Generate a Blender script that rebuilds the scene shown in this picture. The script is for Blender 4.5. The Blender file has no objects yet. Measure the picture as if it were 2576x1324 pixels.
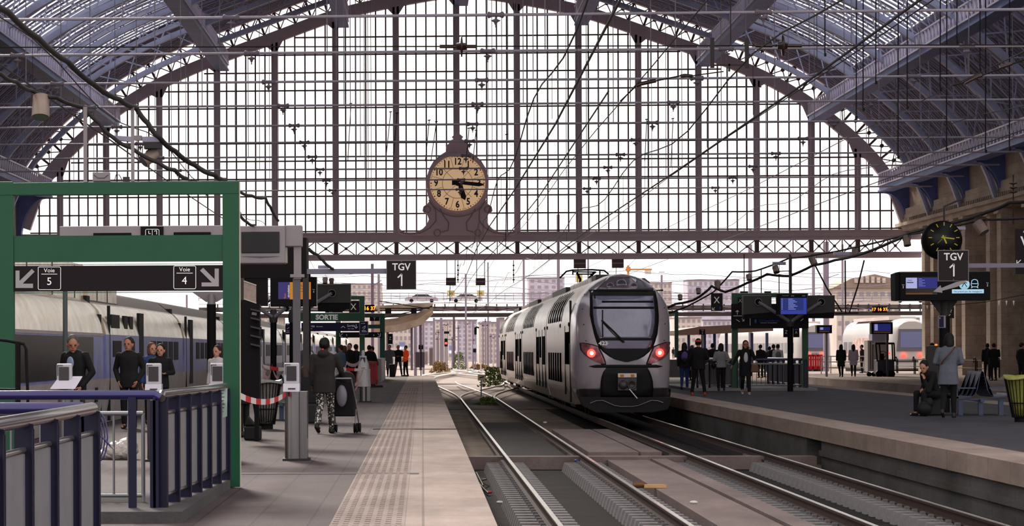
import bpy, bmesh, math, random
import numpy as np
from mathutils import Vector, Matrix
R = math.radians
S = bpy.context.scene
COL = S.collection
# ---------------------------------------------------------------- camera
F = 7000.0            # focal length in pixels of the 2576 px wide frame
YAW = R(3.2); ROLL = R(0.2)
CAMZ = 1.52           # eye above the platform (platform top is z = 0)
VPX, VPY = 1063.0, 880.0
CX = VPX - F*math.tan(YAW)*math.cos(ROLL)
CY = VPY + F*math.tan(YAW)*math.sin(ROLL)
CF = Vector((-math.sin(YAW), math.cos(YAW), 0))
CR0 = Vector((math.cos(YAW), math.sin(YAW), 0)); CU0 = Vector((0, 0, 1))
CR = CR0*math.cos(ROLL) - CU0*math.sin(ROLL)
CU = CU0*math.cos(ROLL) + CR0*math.sin(ROLL)
cam_d = bpy.data.cameras.new('camera'); cam = bpy.data.objects.new('camera', cam_d); COL.objects.link(cam)
cam_d.sensor_width = 36; cam_d.lens = F/2576*36
cam_d.shift_x = (1288-CX)/2576; cam_d.shift_y = (CY-662)/2576
cam_d.clip_start = 0.5; cam_d.clip_end = 3000
M = Matrix((CR, CU, -CF)).transposed().to_4x4(); M.translation = Vector((0, 0, CAMZ))
cam.matrix_world = M
S.camera = cam
# ---------------------------------------------------------------- sky and exposure
w = bpy.data.worlds.new('world'); S.world = w; w.use_nodes = True
bg = w.node_tree.nodes['Background']
bg.inputs[0].default_value = (1.0, 0.965, 0.93, 1); bg.inputs[1].default_value = 1.5
sun_d = bpy.data.lights.new('sun', 'SUN'); sun = bpy.data.objects.new('sun', sun_d); COL.objects.link(sun)
sun_d.energy = 6.5; sun_d.angle = R(12); sun_d.color = (1.0, .86, .74)
sun.rotation_euler = (R(-60), 0, R(14))     # high and from beyond the far end of the hall
S.view_settings.view_transform = 'Standard'; S.view_settings.look = 'None'
S.view_settings.gamma = 1; S.view_settings.exposure = 0.0; S.view_settings.use_curve_mapping = False
# ---------------------------------------------------------------- helpers
def ray(px, py):
    return CF*F + CR*(px-CX) - CU*(py-CY)
def at(px, py, Y):
    d = ray(px, py); k = Y/d.y
    return Vector((d.x*k, Y, CAMZ+d.z*k))
def gnd(px, py, z=0.0):
    d = ray(px, py); k = (z-CAMZ)/d.z
    return Vector((d.x*k, d.y*k, z))
def ax(px, py, X):
    d = ray(px, py); k = X/d.x
    return Vector((X, d.y*k, CAMZ+d.z*k))
def sc(Y): return F/Y
def lin(c):
    if isinstance(c, str):
        c = [int(c[i:i+2], 16)/255 for i in (0, 2, 4)]
        return tuple(((v+.055)/1.055)**2.4 if v > .04045 else v/12.92 for v in c)+(1,)
    return tuple(c)+(1,) if len(c) == 3 else tuple(c)
MATS = {}
def mat(name, col, rough=.6, metal=0, noise=0, nscale=3, col2=None, bump=0, bscale=20, emit=None, estr=0, alpha=None, spec=.3, stretch=None):
    if name in MATS: return MATS[name]
    m = bpy.data.materials.new(name); m.use_nodes = True; MATS[name] = m
    nt = m.node_tree; b = nt.nodes['Principled BSDF']
    b.inputs['Base Color'].default_value = lin(col); b.inputs['Roughness'].default_value = rough
    b.inputs['Metallic'].default_value = metal; b.inputs['Specular IOR Level'].default_value = spec
    m.diffuse_color = lin(col)
    tc = None
    if noise or bump:
        tc = nt.nodes.new('ShaderNodeTexCoord'); mp = nt.nodes.new('ShaderNodeMapping')
        nt.links.new(tc.outputs['Object'], mp.inputs[0])
        if stretch: mp.inputs['Scale'].default_value = stretch
    if noise:
        n = nt.nodes.new('ShaderNodeTexNoise'); n.inputs['Scale'].default_value = nscale; n.inputs['Detail'].default_value = 6; n.inputs['Roughness'].default_value = .65
        nt.links.new(mp.outputs[0], n.inputs['Vector'])
        cr = nt.nodes.new('ShaderNodeValToRGB'); c = lin(col)
        c2 = lin(col2) if col2 else tuple(v*(1-noise) for v in c[:3])+(1,)
        cr.color_ramp.elements[0].position = .35; cr.color_ramp.elements[0].color = c2
        cr.color_ramp.elements[1].position = .65; cr.color_ramp.elements[1].color = c
        nt.links.new(n.outputs[0], cr.inputs[0]); nt.links.new(cr.outputs[0], b.inputs['Base Color'])
    if bump:
        n2 = nt.nodes.new('ShaderNodeTexNoise'); n2.inputs['Scale'].default_value = bscale; n2.inputs['Detail'].default_value = 4
        nt.links.new(mp.outputs[0], n2.inputs['Vector'])
        bp = nt.nodes.new('ShaderNodeBump'); bp.inputs['Strength'].default_value = bump; bp.inputs['Distance'].default_value = .02
        nt.links.new(n2.outputs[0], bp.inputs['Height']); nt.links.new(bp.outputs[0], b.inputs['Normal'])
    if emit:
        b.inputs['Emission Color'].default_value = lin(emit); b.inputs['Emission Strength'].default_value = estr
    if alpha is not None: b.inputs['Alpha'].default_value = alpha
    return m
def glassmat(name, tint=(.9, .92, .92), gl=.12):
    if name in MATS: return MATS[name]
    m = bpy.data.materials.new(name); m.use_nodes = True; MATS[name] = m; nt = m.node_tree; nt.nodes.clear()
    o = nt.nodes.new('ShaderNodeOutputMaterial'); t = nt.nodes.new('ShaderNodeBsdfTransparent'); g = nt.nodes.new('ShaderNodeBsdfGlossy'); x = nt.nodes.new('ShaderNodeMixShader')
    t.inputs[0].default_value = tint+(1,); g.inputs['Roughness'].default_value = .05; x.inputs[0].default_value = gl
    nt.links.new(t.outputs[0], x.inputs[1]); nt.links.new(g.outputs[0], x.inputs[2]); nt.links.new(x.outputs[0], o.inputs[0])
    return m
def tag(o, label=None, cat=None, group=None, kind=None):
    if label: o['label'] = label
    if cat: o['category'] = cat
    if group: o['group'] = group
    if kind: o['kind'] = kind
    return o
def empty(name, loc, label=None, cat=None, group=None, kind=None, rz=0):
    o = bpy.data.objects.new(name, None); COL.objects.link(o); o.location = loc; o.rotation_euler = (0, 0, rz); o.empty_display_size = .2
    return tag(o, label, cat, group, kind)
class MB:
    def __init__(s): s.v = []; s.f = []; s.mi = []; s.mats = []; s.cur = 0; s.sm = []
    def mat(s, m):
        if m not in s.mats: s.mats.append(m)
        s.cur = s.mats.index(m); return s
    def add(s, vs, fs, smooth=False):
        o = len(s.v); s.v += [tuple(v) for v in vs]; s.f += [tuple(i+o for i in f) for f in fs]; s.mi += [s.cur]*len(fs); s.sm += [smooth]*len(fs); return s
    def box(s, x0, x1, y0, y1, z0, z1):
        return s.add([(x0,y0,z0),(x1,y0,z0),(x1,y1,z0),(x0,y1,z0),(x0,y0,z1),(x1,y0,z1),(x1,y1,z1),(x0,y1,z1)],
                     [(0,3,2,1),(4,5,6,7),(0,1,5,4),(1,2,6,5),(2,3,7,6),(3,0,4,7)])
    def cbox(s, c, sx, sy, sz, rz=0, rx=0, ry=0):
        m = Matrix.Translation(c) @ Matrix.Rotation(rz, 4, 'Z') @ Matrix.Rotation(ry, 4, 'Y') @ Matrix.Rotation(rx, 4, 'X')
        v = [m @ Vector((a*sx/2, b*sy/2, d*sz/2)) for d in (-1, 1) for a, b in ((-1,-1),(1,-1),(1,1),(-1,1))]
        return s.add(v, [(0,3,2,1),(4,5,6,7),(0,1,5,4),(1,2,6,5),(2,3,7,6),(3,0,4,7)])
    def bar(s, p, q, w, h, up=(0, 0, 1)):
        p = Vector(p); q = Vector(q); d = (q-p).normalized(); up = Vector(up)
        if abs(d.dot(up)) > .99: up = Vector((0, 1, 0)) if abs(d.y) < .9 else Vector((1, 0, 0))
        a = d.cross(up).normalized()*w/2; b = a.cross(d).normalized()*h/2
        v = [p-a-b, p+a-b, p+a+b, p-a+b, q-a-b, q+a-b, q+a+b, q-a+b]
        return s.add(v, [(0,1,2,3),(7,6,5,4),(0,4,5,1),(1,5,6,2),(2,6,7,3),(3,7,4,0)])
    def tube(s, pts, r, n=8, cap=True, smooth=True):
        pts = [Vector(p) for p in pts]; rs = r if isinstance(r, (list, tuple)) else [r]*len(pts)
        vs = []; prev = None
        for i, p in enumerate(pts):
            d = (pts[min(i+1, len(pts)-1)]-pts[max(i-1, 0)]).normalized()
            if prev is None:
                u = Vector((0, 0, 1)) if abs(d.z) < .9 else Vector((1, 0, 0)); a = d.cross(u).normalized()
            else: a = (prev - d*prev.dot(d)).normalized()
            prev = a; b = d.cross(a)
            for k in range(n):
                t = 2*math.pi*k/n; vs.append(p + a*math.cos(t)*rs[i] + b*math.sin(t)*rs[i])
        fs = [(i*n+k, i*n+(k+1) % n, (i+1)*n+(k+1) % n, (i+1)*n+k) for i in range(len(pts)-1) for k in range(n)]
        s.add(vs, fs, smooth)
        if cap:
            s.add(vs[:n], [tuple(range(n-1, -1, -1))]); s.add(vs[-n:], [tuple(range(n))])
        return s
    def cyl(s, p, q, r, r2=None, n=16): return s.tube([p, q], [r, r2 if r2 is not None else r], n)
    def lathe(s, prof, c=(0, 0, 0), n=20, axis='Z'):
        vs = []
        for (r, z) in prof:
            for k in range(n):
                t = 2*math.pi*k/n; x, y = r*math.cos(t), r*math.sin(t)
                v = (x, y, z) if axis == 'Z' else ((x, z, y) if axis == 'Y' else (z, x, y))
                vs.append((c[0]+v[0], c[1]+v[1], c[2]+v[2]))
        fs = [(i*n+k, i*n+(k+1) % n, (i+1)*n+(k+1) % n, (i+1)*n+k) for i in range(len(prof)-1) for k in range(n)]
        return s.add(vs, fs, True)
    def ell(s, c, rx, ry, rz, n=12, m=8, M3=None):
        vs = []
        for i in range(m+1):
            ph = math.pi*i/m
            for k in range(n):
                t = 2*math.pi*k/n; v = Vector((rx*math.sin(ph)*math.cos(t), ry*math.sin(ph)*math.sin(t), rz*math.cos(ph)))
                if M3: v = M3 @ v
                vs.append(Vector(c)+v)
        fs = [(i*n+k, (i+1)*n+k, (i+1)*n+(k+1) % n, i*n+(k+1) % n) for i in range(m) for k in range(n)]
        return s.add(vs, fs, True)
    def prism(s, poly, off, smooth=False):   # poly: list of 3D points (planar), extruded by vector off
        n = len(poly); poly = [Vector(p) for p in poly]; off = Vector(off)
        s.add(poly+[p+off for p in poly], [tuple(range(n)), tuple(range(2*n-1, n-1, -1))]+[(i, n+i, n+(i+1) % n, (i+1) % n) for i in range(n)])
        return s
    def build(s, name, m=None, parent=None, loc=None, recalc=True):
        me = bpy.data.meshes.new(name); me.from_pydata(s.v, [], s.f)
        for mm in (s.mats or [m]): me.materials.append(mm)
        if s.mats: me.polygons.foreach_set('material_index', s.mi)
        me.polygons.foreach_set('use_smooth', s.sm)
        if recalc:
            b = bmesh.new(); b.from_mesh(me); bmesh.ops.recalc_face_normals(b, faces=b.faces); b.to_mesh(me); b.free()
        me.update()
        o = bpy.data.objects.new(name, me); COL.objects.link(o)
        if loc is not None: o.location = loc
        if parent is not None: o.parent = parent
        return o
def copytree(o, parent=None):
    c = o.copy(); COL.objects.link(c); c.parent = parent
    for ch in list(o.children): copytree(ch, c)
    return c
def bevel(o, wd=.01, seg=2):
    md = o.modifiers.new('bevel', 'BEVEL'); md.width = wd; md.segments = seg; md.limit_method = 'ANGLE'; return o
def text(s, size, m, parent, loc, rot=(R(90), 0, 0), name='lettering', ext=.002, align='CENTER', sx=1, bold=0, rows=None):
    cu = bpy.data.curves.new('t', 'FONT'); cu.body = s; cu.size = size; cu.extrude = ext; cu.align_x = align; cu.align_y = 'CENTER'; cu.offset = bold; cu.resolution_u = 3
    o = bpy.data.objects.new('t', cu); COL.objects.link(o)
    dg = bpy.context.evaluated_depsgraph_get(); dg.update()
    me = bpy.data.meshes.new_from_object(o.evaluated_get(dg)); bpy.data.objects.remove(o); me.materials.clear(); me.materials.append(m); me.name = name
    o = bpy.data.objects.new(name, me); COL.objects.link(o); o.location = loc; o.rotation_euler = rot; o.scale = (sx, 1, 1)
    if parent is not None: o.parent = parent
    return o
NUMW = 'one two three four five six seven eight nine ten eleven twelve thirteen fourteen fifteen sixteen seventeen eighteen nineteen twenty twenty-one twenty-two twenty-three twenty-four twenty-five twenty-six'.split()
ORD = ['nearest', 'second', 'third', 'fourth', 'fifth', 'sixth', 'seventh', 'eighth', 'ninth', 'tenth', 'eleventh', 'twelfth', 'thirteenth', 'fourteenth', 'fifteenth', 'sixteenth', 'seventeenth', 'eighteenth', 'nineteenth', 'twentieth']
STEEL = mat('painted_steel_blue_grey', 'bcc0e0', .55, .0, .25, .8, bump=0)
STEELD = mat('painted_steel_dark_blue', '6476b8', .55, .0, .3, .8)
MULL = mat('window_bar_paint', '5e4c50', .6)
DARK = mat('dark_grey_paint', '2b292d', .5, spec=.15)
BLACKM = mat('black_matte', '0f0d0f', .6, spec=.12)
GREEN = mat('green_enamel', '1a5038', .4, 0, .15, 1.5)
PURP = mat('dark_violet_enamel', '141130', .4)
GREYM = mat('light_grey_paint', '8d8a90', .45)
STAIN = mat('brushed_stainless', '7d797b', .25, .9, .15, 60, stretch=(1, 1, .02))
WHITEL = mat('white_lettering', 'ffffff', .5)
# ================================================================= ground, platforms, tracks
BAY = 9.54; DW = 176.0; ZR = -.52     # truss spacing, gable distance, rail top level
def platmat(name, c1, c2, kind):
    m = bpy.data.materials.new(name); m.use_nodes = True; nt = m.node_tree; b = nt.nodes['Principled BSDF']
    b.inputs['Roughness'].default_value = .75; b.inputs['Specular IOR Level'].default_value = .2
    geo = nt.nodes.new('ShaderNodeNewGeometry')
    mp = nt.nodes.new('ShaderNodeMapping'); nt.links.new(geo.outputs['Position'], mp.inputs[0]); mp.inputs['Scale'].default_value = (1, .35, 1)
    n1 = nt.nodes.new('ShaderNodeTexNoise'); n1.inputs['Scale'].default_value = .9; n1.inputs['Detail'].default_value = 8; n1.inputs['Roughness'].default_value = .7; nt.links.new(mp.outputs[0], n1.inputs[0])
    n2 = nt.nodes.new('ShaderNodeTexNoise'); n2.inputs['Scale'].default_value = 30; n2.inputs['Detail'].default_value = 3; nt.links.new(geo.outputs['Position'], n2.inputs[0])
    cr = nt.nodes.new('ShaderNodeValToRGB'); cr.color_ramp.elements[0].position = .33; cr.color_ramp.elements[1].position = .68
    cr.color_ramp.elements[0].color = lin(c2); cr.color_ramp.elements[1].color = lin(c1); nt.links.new(n1.outputs[0], cr.inputs[0])
    mx = nt.nodes.new('ShaderNodeMix'); mx.data_type = 'RGBA'; mx.blend_type = 'MULTIPLY'; mx.inputs[0].default_value = .35
    nt.links.new(cr.outputs[0], mx.inputs[6]); nt.links.new(n2.outputs[0], mx.inputs[7])
    out = mx.outputs[2]
    br = None
    if kind in ('slabs', 'blocks', 'tiles', 'stone'):
        br = nt.nodes.new('ShaderNodeTexBrick'); mp2 = nt.nodes.new('ShaderNodeMapping'); nt.links.new(geo.outputs['Position'], mp2.inputs[0])
        if kind == 'slabs': br.inputs['Scale'].default_value = 1; br.inputs['Brick Width'].default_value = 50; br.inputs['Row Height'].default_value = 1.5; br.offset = 0
        if kind == 'tiles': br.inputs['Scale'].default_value = 1; br.inputs['Brick Width'].default_value = .5; br.inputs['Row Height'].default_value = 1.0; br.offset = 0
        if kind == 'blocks':   # wall face towards -x or +x: use y,z
            sp = nt.nodes.new('ShaderNodeSeparateXYZ'); cb = nt.nodes.new('ShaderNodeCombineXYZ'); nt.links.new(mp2.outputs[0], sp.inputs[0]); nt.links.new(sp.outputs[1], cb.inputs[0]); nt.links.new(sp.outputs[2], cb.inputs[1])
            br.inputs['Scale'].default_value = 1; br.inputs['Brick Width'].default_value = 1.5; br.inputs['Row Height'].default_value = .9; br.offset = 0
            nt.links.new(cb.outputs[0], br.inputs[0])
        elif kind == 'stone':
            sp = nt.nodes.new('ShaderNodeSeparateXYZ'); cb = nt.nodes.new('ShaderNodeCombineXYZ'); ad = nt.nodes.new('ShaderNodeMath'); ad.operation = 'ADD'
            nt.links.new(mp2.outputs[0], sp.inputs[0]); nt.links.new(sp.outputs[0], ad.inputs[0]); nt.links.new(sp.outputs[1], ad.inputs[1]); nt.links.new(ad.outputs[0], cb.inputs[0]); nt.links.new(sp.outputs[2], cb.inputs[1])
            br.inputs['Scale'].default_value = 1; br.inputs['Brick Width'].default_value = 1.3; br.inputs['Row Height'].default_value = .55
            nt.links.new(cb.outputs[0], br.inputs[0])
        else: nt.links.new(mp2.outputs[0], br.inputs[0])
        br.inputs['Mortar Size'].default_value = .012; br.inputs['Color1'].default_value = (1, 1, 1, 1); br.inputs['Color2'].default_value = (.82, .82, .82, 1); br.inputs['Mortar'].default_value = (.45, .43, .43, 1)
        m2 = nt.nodes.new('ShaderNodeMix'); m2.data_type = 'RGBA'; m2.blend_type = 'MULTIPLY'; m2.inputs[0].default_value = .8 if kind != 'stone' else .55
        nt.links.new(out, m2.inputs[6]); nt.links.new(br.outputs[0], m2.inputs[7]); out = m2.outputs[2]
    nt.links.new(out, b.inputs['Base Color'])
    bp = nt.nodes.new('ShaderNodeBump'); bp.inputs['Strength'].default_value = .4; bp.inputs['Distance'].default_value = .01
    nt.links.new(n2.outputs[0], bp.inputs['Height']); nt.links.new(bp.outputs[0], b.inputs['Normal'])
    return m
ASPH = platmat('platform_asphalt', '5e4e51', '40373b', 'tiles')
ASPHR = platmat('dark_platform_asphalt', '4d4a52', '38373f', 'plain')
EDGE = platmat('platform_edge_concrete', 'b8a49b', '8c7a73', 'slabs')
TACT = platmat('tactile_strip', 'ae9b95', '84736d', 'slabs')
WALLB = platmat('platform_wall_blocks', '6e6a6c', '44423f', 'blocks')
STONE = platmat('station_limestone', 'dcc8b4', 'b09c8c', 'stone')
CONC = platmat('track_bed_concrete', '8d7b79', '6c5e5d', 'plain')
BALL = platmat('ballast', '6e6260', '3c3634', 'plain')
BALL2 = platmat('yard_ballast', '8c776c', '5e5049', 'plain')
FARG = platmat('yard_ground', '9a8572', '5d5148', 'plain')
XL0, XL1 = -6.65, .64      # left platform
XR0, XR1 = 7.8, 16.3       # right platform
X20, X21 = 20.2, 30.4      # platform against the station wall
PEND = 158.0
def slab(name, x0, x1, y0, y1, z0, z1, m): return tag(MB().box(x0, x1, y0, y1, z0, z1).build(name, m), kind='structure')
slab('floor', -400, 400, -40, 1500, -1.2, -.86, FARG)
slab('floor', XL0, XL1-1.45, -15, PEND+4, -.86, 0, ASPH)
slab('trim_1', XL1-.62, XL1, -15, PEND+4, -.86, .0, EDGE)
slab('trim_2', XL1-1.45, XL1-.62, -15, PEND+4, -.86, .0, EDGE)
# tactile strip with raised bars (surface pattern of one part)
mb = MB(); mb.box(XL1-1.45, XL1-.80, 12, PEND+4, .0, .004)
yy = 17.0
while yy < 110:
    for k in range(7):
        x = XL1-1.43+k*.092; mb.box(x, x+.045, yy, yy+.16, .004, .009)
    yy += .3 if yy < 50 else .6
tag(mb.build('trim_3', TACT), kind='structure')
slab('floor', XR0+.9, XR1-.9, -15, 170, -.86, 0, ASPHR)
slab('trim_4', XR0, XR0+.9, -15, 170, -.30, .0, EDGE)
slab('trim_5', XR1-.9, XR1, -15, 170, -.30, .0, EDGE)
# platform retaining walls with a coping line and a recess
mb = MB(); mb.box(XR0+.06, XR0+.9, -15, 55.5, -.86, -.30); mb.box(XR0+.06, XR0+.9, 57.6, 170, -.86, -.30); mb.box(XR0+.6, XR0+.9, 55.5, 57.6, -.86, -.3)
mb.box(XR0+.01, XR0+.06, -15, 55.5, -.60, -.50); mb.box(XR1-.9, XR1-.06, -15, 170, -.86, -.30)
tag(mb.build('wall_platform_right', WALLB), kind='structure')
slab('floor', X20, X21+8, -15, 184, -.86, 0, platmat('hall_side_floor', 'a8938a', '7c6c66', 'tiles'))
slab('trim_6', X20-.02, X20+.7, -15, 184, -.5, .004, EDGE)
# stray items that sit on the platform floor
slab('trim_7', -2.6, -.05, 34.0, 34.28, 0, .006, mat('drain_grate', '3a3436', .6))
slab('trim_8', -.95, XL1, 53.0, 53.06, .0, .014, mat('expansion_joint', '2c2628', .7))
# --- track beds
mb = MB(); mb.box(XL1, XL1+.35, -15, 54.5, -.87, -.845)
tag(mb.build('floor', BALL), kind='structure')
# concrete slab between the two tracks
slab('floor', 3.62, 4.42, -15, 55, -.86, -.66, CONC)
slab('floor', 4.48, 4.78, -15, 55, -.86, -.64, CONC)
slab('trim_9', .66, 7.7, 55, 55.6, -.86, -.60, CONC)
slab('floor', -14, 34, 186, 420, -.87, -.83, BALL2)
slab('floor', XL1, 7.8, 110, 186, -.87, -.83, BALL2)
slab('floor', 3.4, 4.42, 57.5, 74, -.86, -.60, CONC)
slab('floor', 4.47, 4.9, 57.5, 74, -.86, -.60, CONC)
slab('floor', 1.75, 2.95, 57, 84, -.86, -.68, mat('pit_cover_dark', '1d1819', .7, 0, .4, 2, spec=.1))
BLOCK = mat('sleeper_concrete', '7d787b', .75, 0, .4, 6)
RAILM = mat('rail_steel_rust', '3a2522', .6, .2, .3, 8)
RAILT = mat('rail_head_polished', 'eae2dc', .2, .85)
def block_mesh():
    b = MB(); w2, l2 = .14, .42; t = .10; tl = .36
    v = [(-l2,-w2,-.2),(l2,-w2,-.2),(l2,w2,-.2),(-l2,w2,-.2),(-tl,-t,0),(tl,-t,0),(tl,t,0),(-tl,t,0)]
    b.add(v, [(0,3,2,1),(4,5,6,7),(0,1,5,4),(1,2,6,5),(2,3,7,6),(3,0,4,7)])
    for x in (-.1, .1):
        b.mat(BLOCK) if False else None
        b.box(x-.03, x+.03, -.05, .05, 0, .035)
    return b
def rail(x, y0, y1, name, label, group):
    t = empty(name, (x, y0, ZR), label, 'rail', group)
    L = y1-y0; p = MB(); p.box(-.07, .07, 0, L, -.15, -.135); p.box(-.009, .009, 0, L, -.135, -.035); p.box(-.034, .034, 0, L, -.035, -.006)
    p.build('rail_web', RAILM, t); h = MB(); h.box(-.03, .03, 0, L, -.006, .0); h.build('rail_head', RAILT, t); return t
for xc, nm in ((2.34, 'left empty track beside the left platform'), (5.94, 'right track in front of the silver train')):
    for s, sn in ((-1, 'left'), (1, 'right')):
        rail(xc+s*.752, 10, 118 if xc < 3 else 300, 'rail', 'shiny %s rail of the %s' % (sn, nm), 'rails of the two tracks between the platforms')
proto = None
for ti, (xc, nm) in enumerate(((2.34, 'left'), (5.94, 'right'))):
    y = 17.4; i = 0
    while i < 68:
        for s, sn in ((-1, 'left'), (1, 'right')):
            if 54.6 < y < 56.5: continue
            if proto is None:
                proto = block_mesh().build('sleeper_block', BLOCK); o = proto
            else:
                o = proto.copy(); COL.objects.link(o)
            o.location = (xc+s*.752, y, ZR-.16)
            tag(o, 'grey concrete sleeper block in the row under the %s rail of the %s track' % (sn, nm), 'railway sleeper', 'sleeper blocks under the %s rail of the %s track' % (sn, nm))
        y += .6; i += 1
# ballast bed of the tracks as one thing nobody could count
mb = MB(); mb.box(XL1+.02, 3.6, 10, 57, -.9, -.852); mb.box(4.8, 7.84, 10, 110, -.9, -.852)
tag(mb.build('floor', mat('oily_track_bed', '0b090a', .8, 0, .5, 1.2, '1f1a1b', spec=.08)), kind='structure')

q = MB(); p0 = Vector((.8, 50, -.8)); q.tube([(0, 0, 0), (.02, -1.2, .12), (.12, -2.2, .2), (.2, -3.5, .05), (.05, -4.5, .02), (.1, -6, 0)], .02, 6); q.tube([(.2, 0, .0), (.3, -1.5, .06), (.1, -3, .1), (.25, -5, 0)], .015, 6)
tag(q.build('trackside_cable', mat('cable_black', '141213', .5), loc=p0), 'loose black cable beside the left track at the platform foot', 'cable')
q = MB(); p0 = Vector((8.1, 56, -.84))
for k in range(5): q.tube([(0, k*.25-.5, 0), (.05, k*.25-.45, .3), (.1+.03*k, k*.2-.4, .55)], .02+.006*(k % 3), 6)
tag(q.build('pipe_bundle', mat('pipe_dark_grey', '4a4748', .5), loc=p0), 'dark pipes in the recess of the right platform wall', 'pipes')
# ================================================================= hall: gable, roof, trusses, rods
XC = at(1161, 300, DW).x
PH = [0, 1.56, 3.8, 7.5, 11.26, 17.7, 21.6, 26.15, 27.4]
PZ = [23.85, 23.62, 23.24, 22.47, 21.13, 18.74, 16.56, 12.36, 9.19]
# arc-length smooth interpolation of the arch (intrados)
_p = np.array(list(zip(PH, PZ))); _p = np.vstack([_p[:0:-1]*[-1, 1], _p])
_t = np.concatenate([[0], np.cumsum(np.hypot(*np.diff(_p, axis=0).T))])
def _cr(t):
    i = min(max(np.searchsorted(_t, t)-1, 0), len(_t)-2); p0 = _p[max(i-1, 0)]; p1 = _p[i]; p2 = _p[i+1]; p3 = _p[min(i+2, len(_p)-1)]
    u = (t-_t[i])/(_t[i+1]-_t[i]); h = _t[i+1]-_t[i]
    m1 = (p2-p0)/max(_t[min(i+1, len(_t)-1)]-_t[max(i-1, 0)], 1e-6)*h; m2 = (p3-p1)/max(_t[min(i+2, len(_t)-1)]-_t[i], 1e-6)*h
    return (2*u**3-3*u*u+1)*p1+(u**3-2*u*u+u)*m1+(-2*u**3+3*u*u)*p2+(u**3-u*u)*m2
ARCN = 96; TL = _t[-1]
ARC = np.array([_cr(TL*i/ARCN) for i in range(ARCN+1)])
_k = np.array([.25, .5, .25])
for _ in range(6):
    A = ARC.copy(); A[1:-1] = ARC[:-2]*.25+ARC[1:-1]*.5+ARC[2:]*.25; ARC = A
NRM = np.gradient(ARC, axis=0); NRM = np.stack([-NRM[:, 1], NRM[:, 0]], 1); NRM /= np.linalg.norm(NRM, axis=1)[:, None]
NRM[NRM[:, 1] < 0] *= 1
def apt(i, off, Y):
    i = max(0, min(ARCN, i)); i0 = int(math.floor(i)); i1 = min(i0+1, ARCN); u = i-i0
    p = ARC[i0]*(1-u)+ARC[i1]*u; n = NRM[i0]*(1-u)+NRM[i1]*u
    return Vector((XC+p[0]+n[0]*off, Y, p[1]+n[1]*off))
def hw_index(hw):    # arc index on the right side for a half width
    xs = ARC[:, 0]; return float(np.interp(hw, xs, np.arange(ARCN+1)))
def arcband(mb, o0, o1, y0, y1, i0=0, i1=ARCN, step=1):
    idx = list(range(i0, i1, step))+[i1]; vs = []
    for i in idx:
        for (o, y) in ((o0, y0), (o1, y0), (o1, y1), (o0, y1)): vs.append(apt(i, o, y))
    fs = []
    for k in range(len(idx)-1):
        for j in range(4): fs.append((k*4+j, k*4+(j+1) % 4, (k+1)*4+(j+1) % 4, (k+1)*4+j))
    fs += [(3, 2, 1, 0), tuple(len(vs)-4+j for j in range(4))]
    mb.add(vs, fs)
# --- gable ring
g = empty('arch_truss', (XC, DW, 0), 'big curved lattice arch framing the glazed end wall', 'roof truss', 'curved steel roof trusses')
STEELG = mat('gable_steel_mauve', 'c8bcc8', .55, 0, .12, .6)
mb = MB(); arcband(mb, 0, .72, DW-.25, DW+.25); mb.build('inner_chord', STEELG, g).location = (-XC, -DW, 0)
mb = MB(); arcband(mb, 1.85, 2.1, DW-.25, DW+.25); mb.build('outer_chord', STEELG, g).location = (-XC, -DW, 0)
mb = MB(); NP = 62
for k in range(NP):
    a = k*ARCN/NP; b = (k+1)*ARCN/NP
    mb.bar(apt(a, .7, DW), apt(a, 1.9, DW), .14, .14, (0, 1, 0))
    mb.bar(apt(a, .7, DW), apt(b, 1.9, DW), .06, .06, (0, 1, 0)); mb.bar(apt(b, .7, DW), apt(a, 1.9, DW), .06, .06, (0, 1, 0))
    c = apt((a+b)/2, 1.3, DW); mb.cyl(c-Vector((0, .06, 0)), c+Vector((0, .06, 0)), .13, n=10)
mb.build('lattice', MULL, g).location = (-XC, -DW, 0)
# --- glazed end wall
def colx(k): return k
GT = 588; GB = 590
gz0 = at(1161, 586, DW).z
win = empty('window_1', (XC, DW, 0), 'huge arched glazed end wall of the hall', kind='structure')
xs_px = [152, 268, 402, 547, 692, 845, 997, 1149, 1301, 1456, 1606, 1757, 1903, 2040, 2157]
def arch_z(x):
    xs = ARC[:, 0]+XC; return float(np.interp(x, xs, ARC[:, 1]))
colX = [at(p, 500, DW).x for p in xs_px]
off = Vector((-XC, -DW, 0))
for cx in colX:
    m = MB(); zt = arch_z(cx)+.1
    m.box(cx-.2, cx+.2, DW-.2, DW-.12, gz0, zt); m.box(cx-.06, cx+.06, DW-.45, DW-.12, gz0, zt)
    m.prism([(cx-.2, DW-.2, zt-.55), (cx+.2, DW-.2, zt-.55), (cx+.62, DW-.2, arch_z(cx+.62)+.1), (cx-.62, DW-.2, arch_z(cx-.62)+.1)], (0, .08, 0))
    m.build('column', STEELG, win, off)
m = MB(); bx = [XC-27.5]+colX+[XC+27.5]
for a, b in zip(bx[:-1], bx[1:]):
    n = max(2, round((b-a)/.635))
    for k in range(1, n):
        x = a+(b-a)*k/n; zt = arch_z(x)+.1
        if zt > gz0+.3: m.box(x-.045, x+.045, DW-.08, DW-.02, gz0, zt)
m.build('glazing_bar', MULL, win, off)
m = MB(); z = gz0+.12
for yv in [91, 135, 180, 225, 269, 314, 358, 403, 448, 492, 537, 581]:
    z = at(1161, yv, DW).z
    h = [i for i in range(ARCN+1) if ARC[i, 1] > z]
    if not h: continue
    xa, xb = XC+ARC[h[0], 0], XC+ARC[h[-1], 0]
    m.box(xa, xb, DW-.1, DW-.03, z-.045, z+.045)
m.build('transom_bar', MULL, win, off)
m = MB(); poly = [apt(i, 0, DW) for i in range(0, ARCN+1, 2)]
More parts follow.
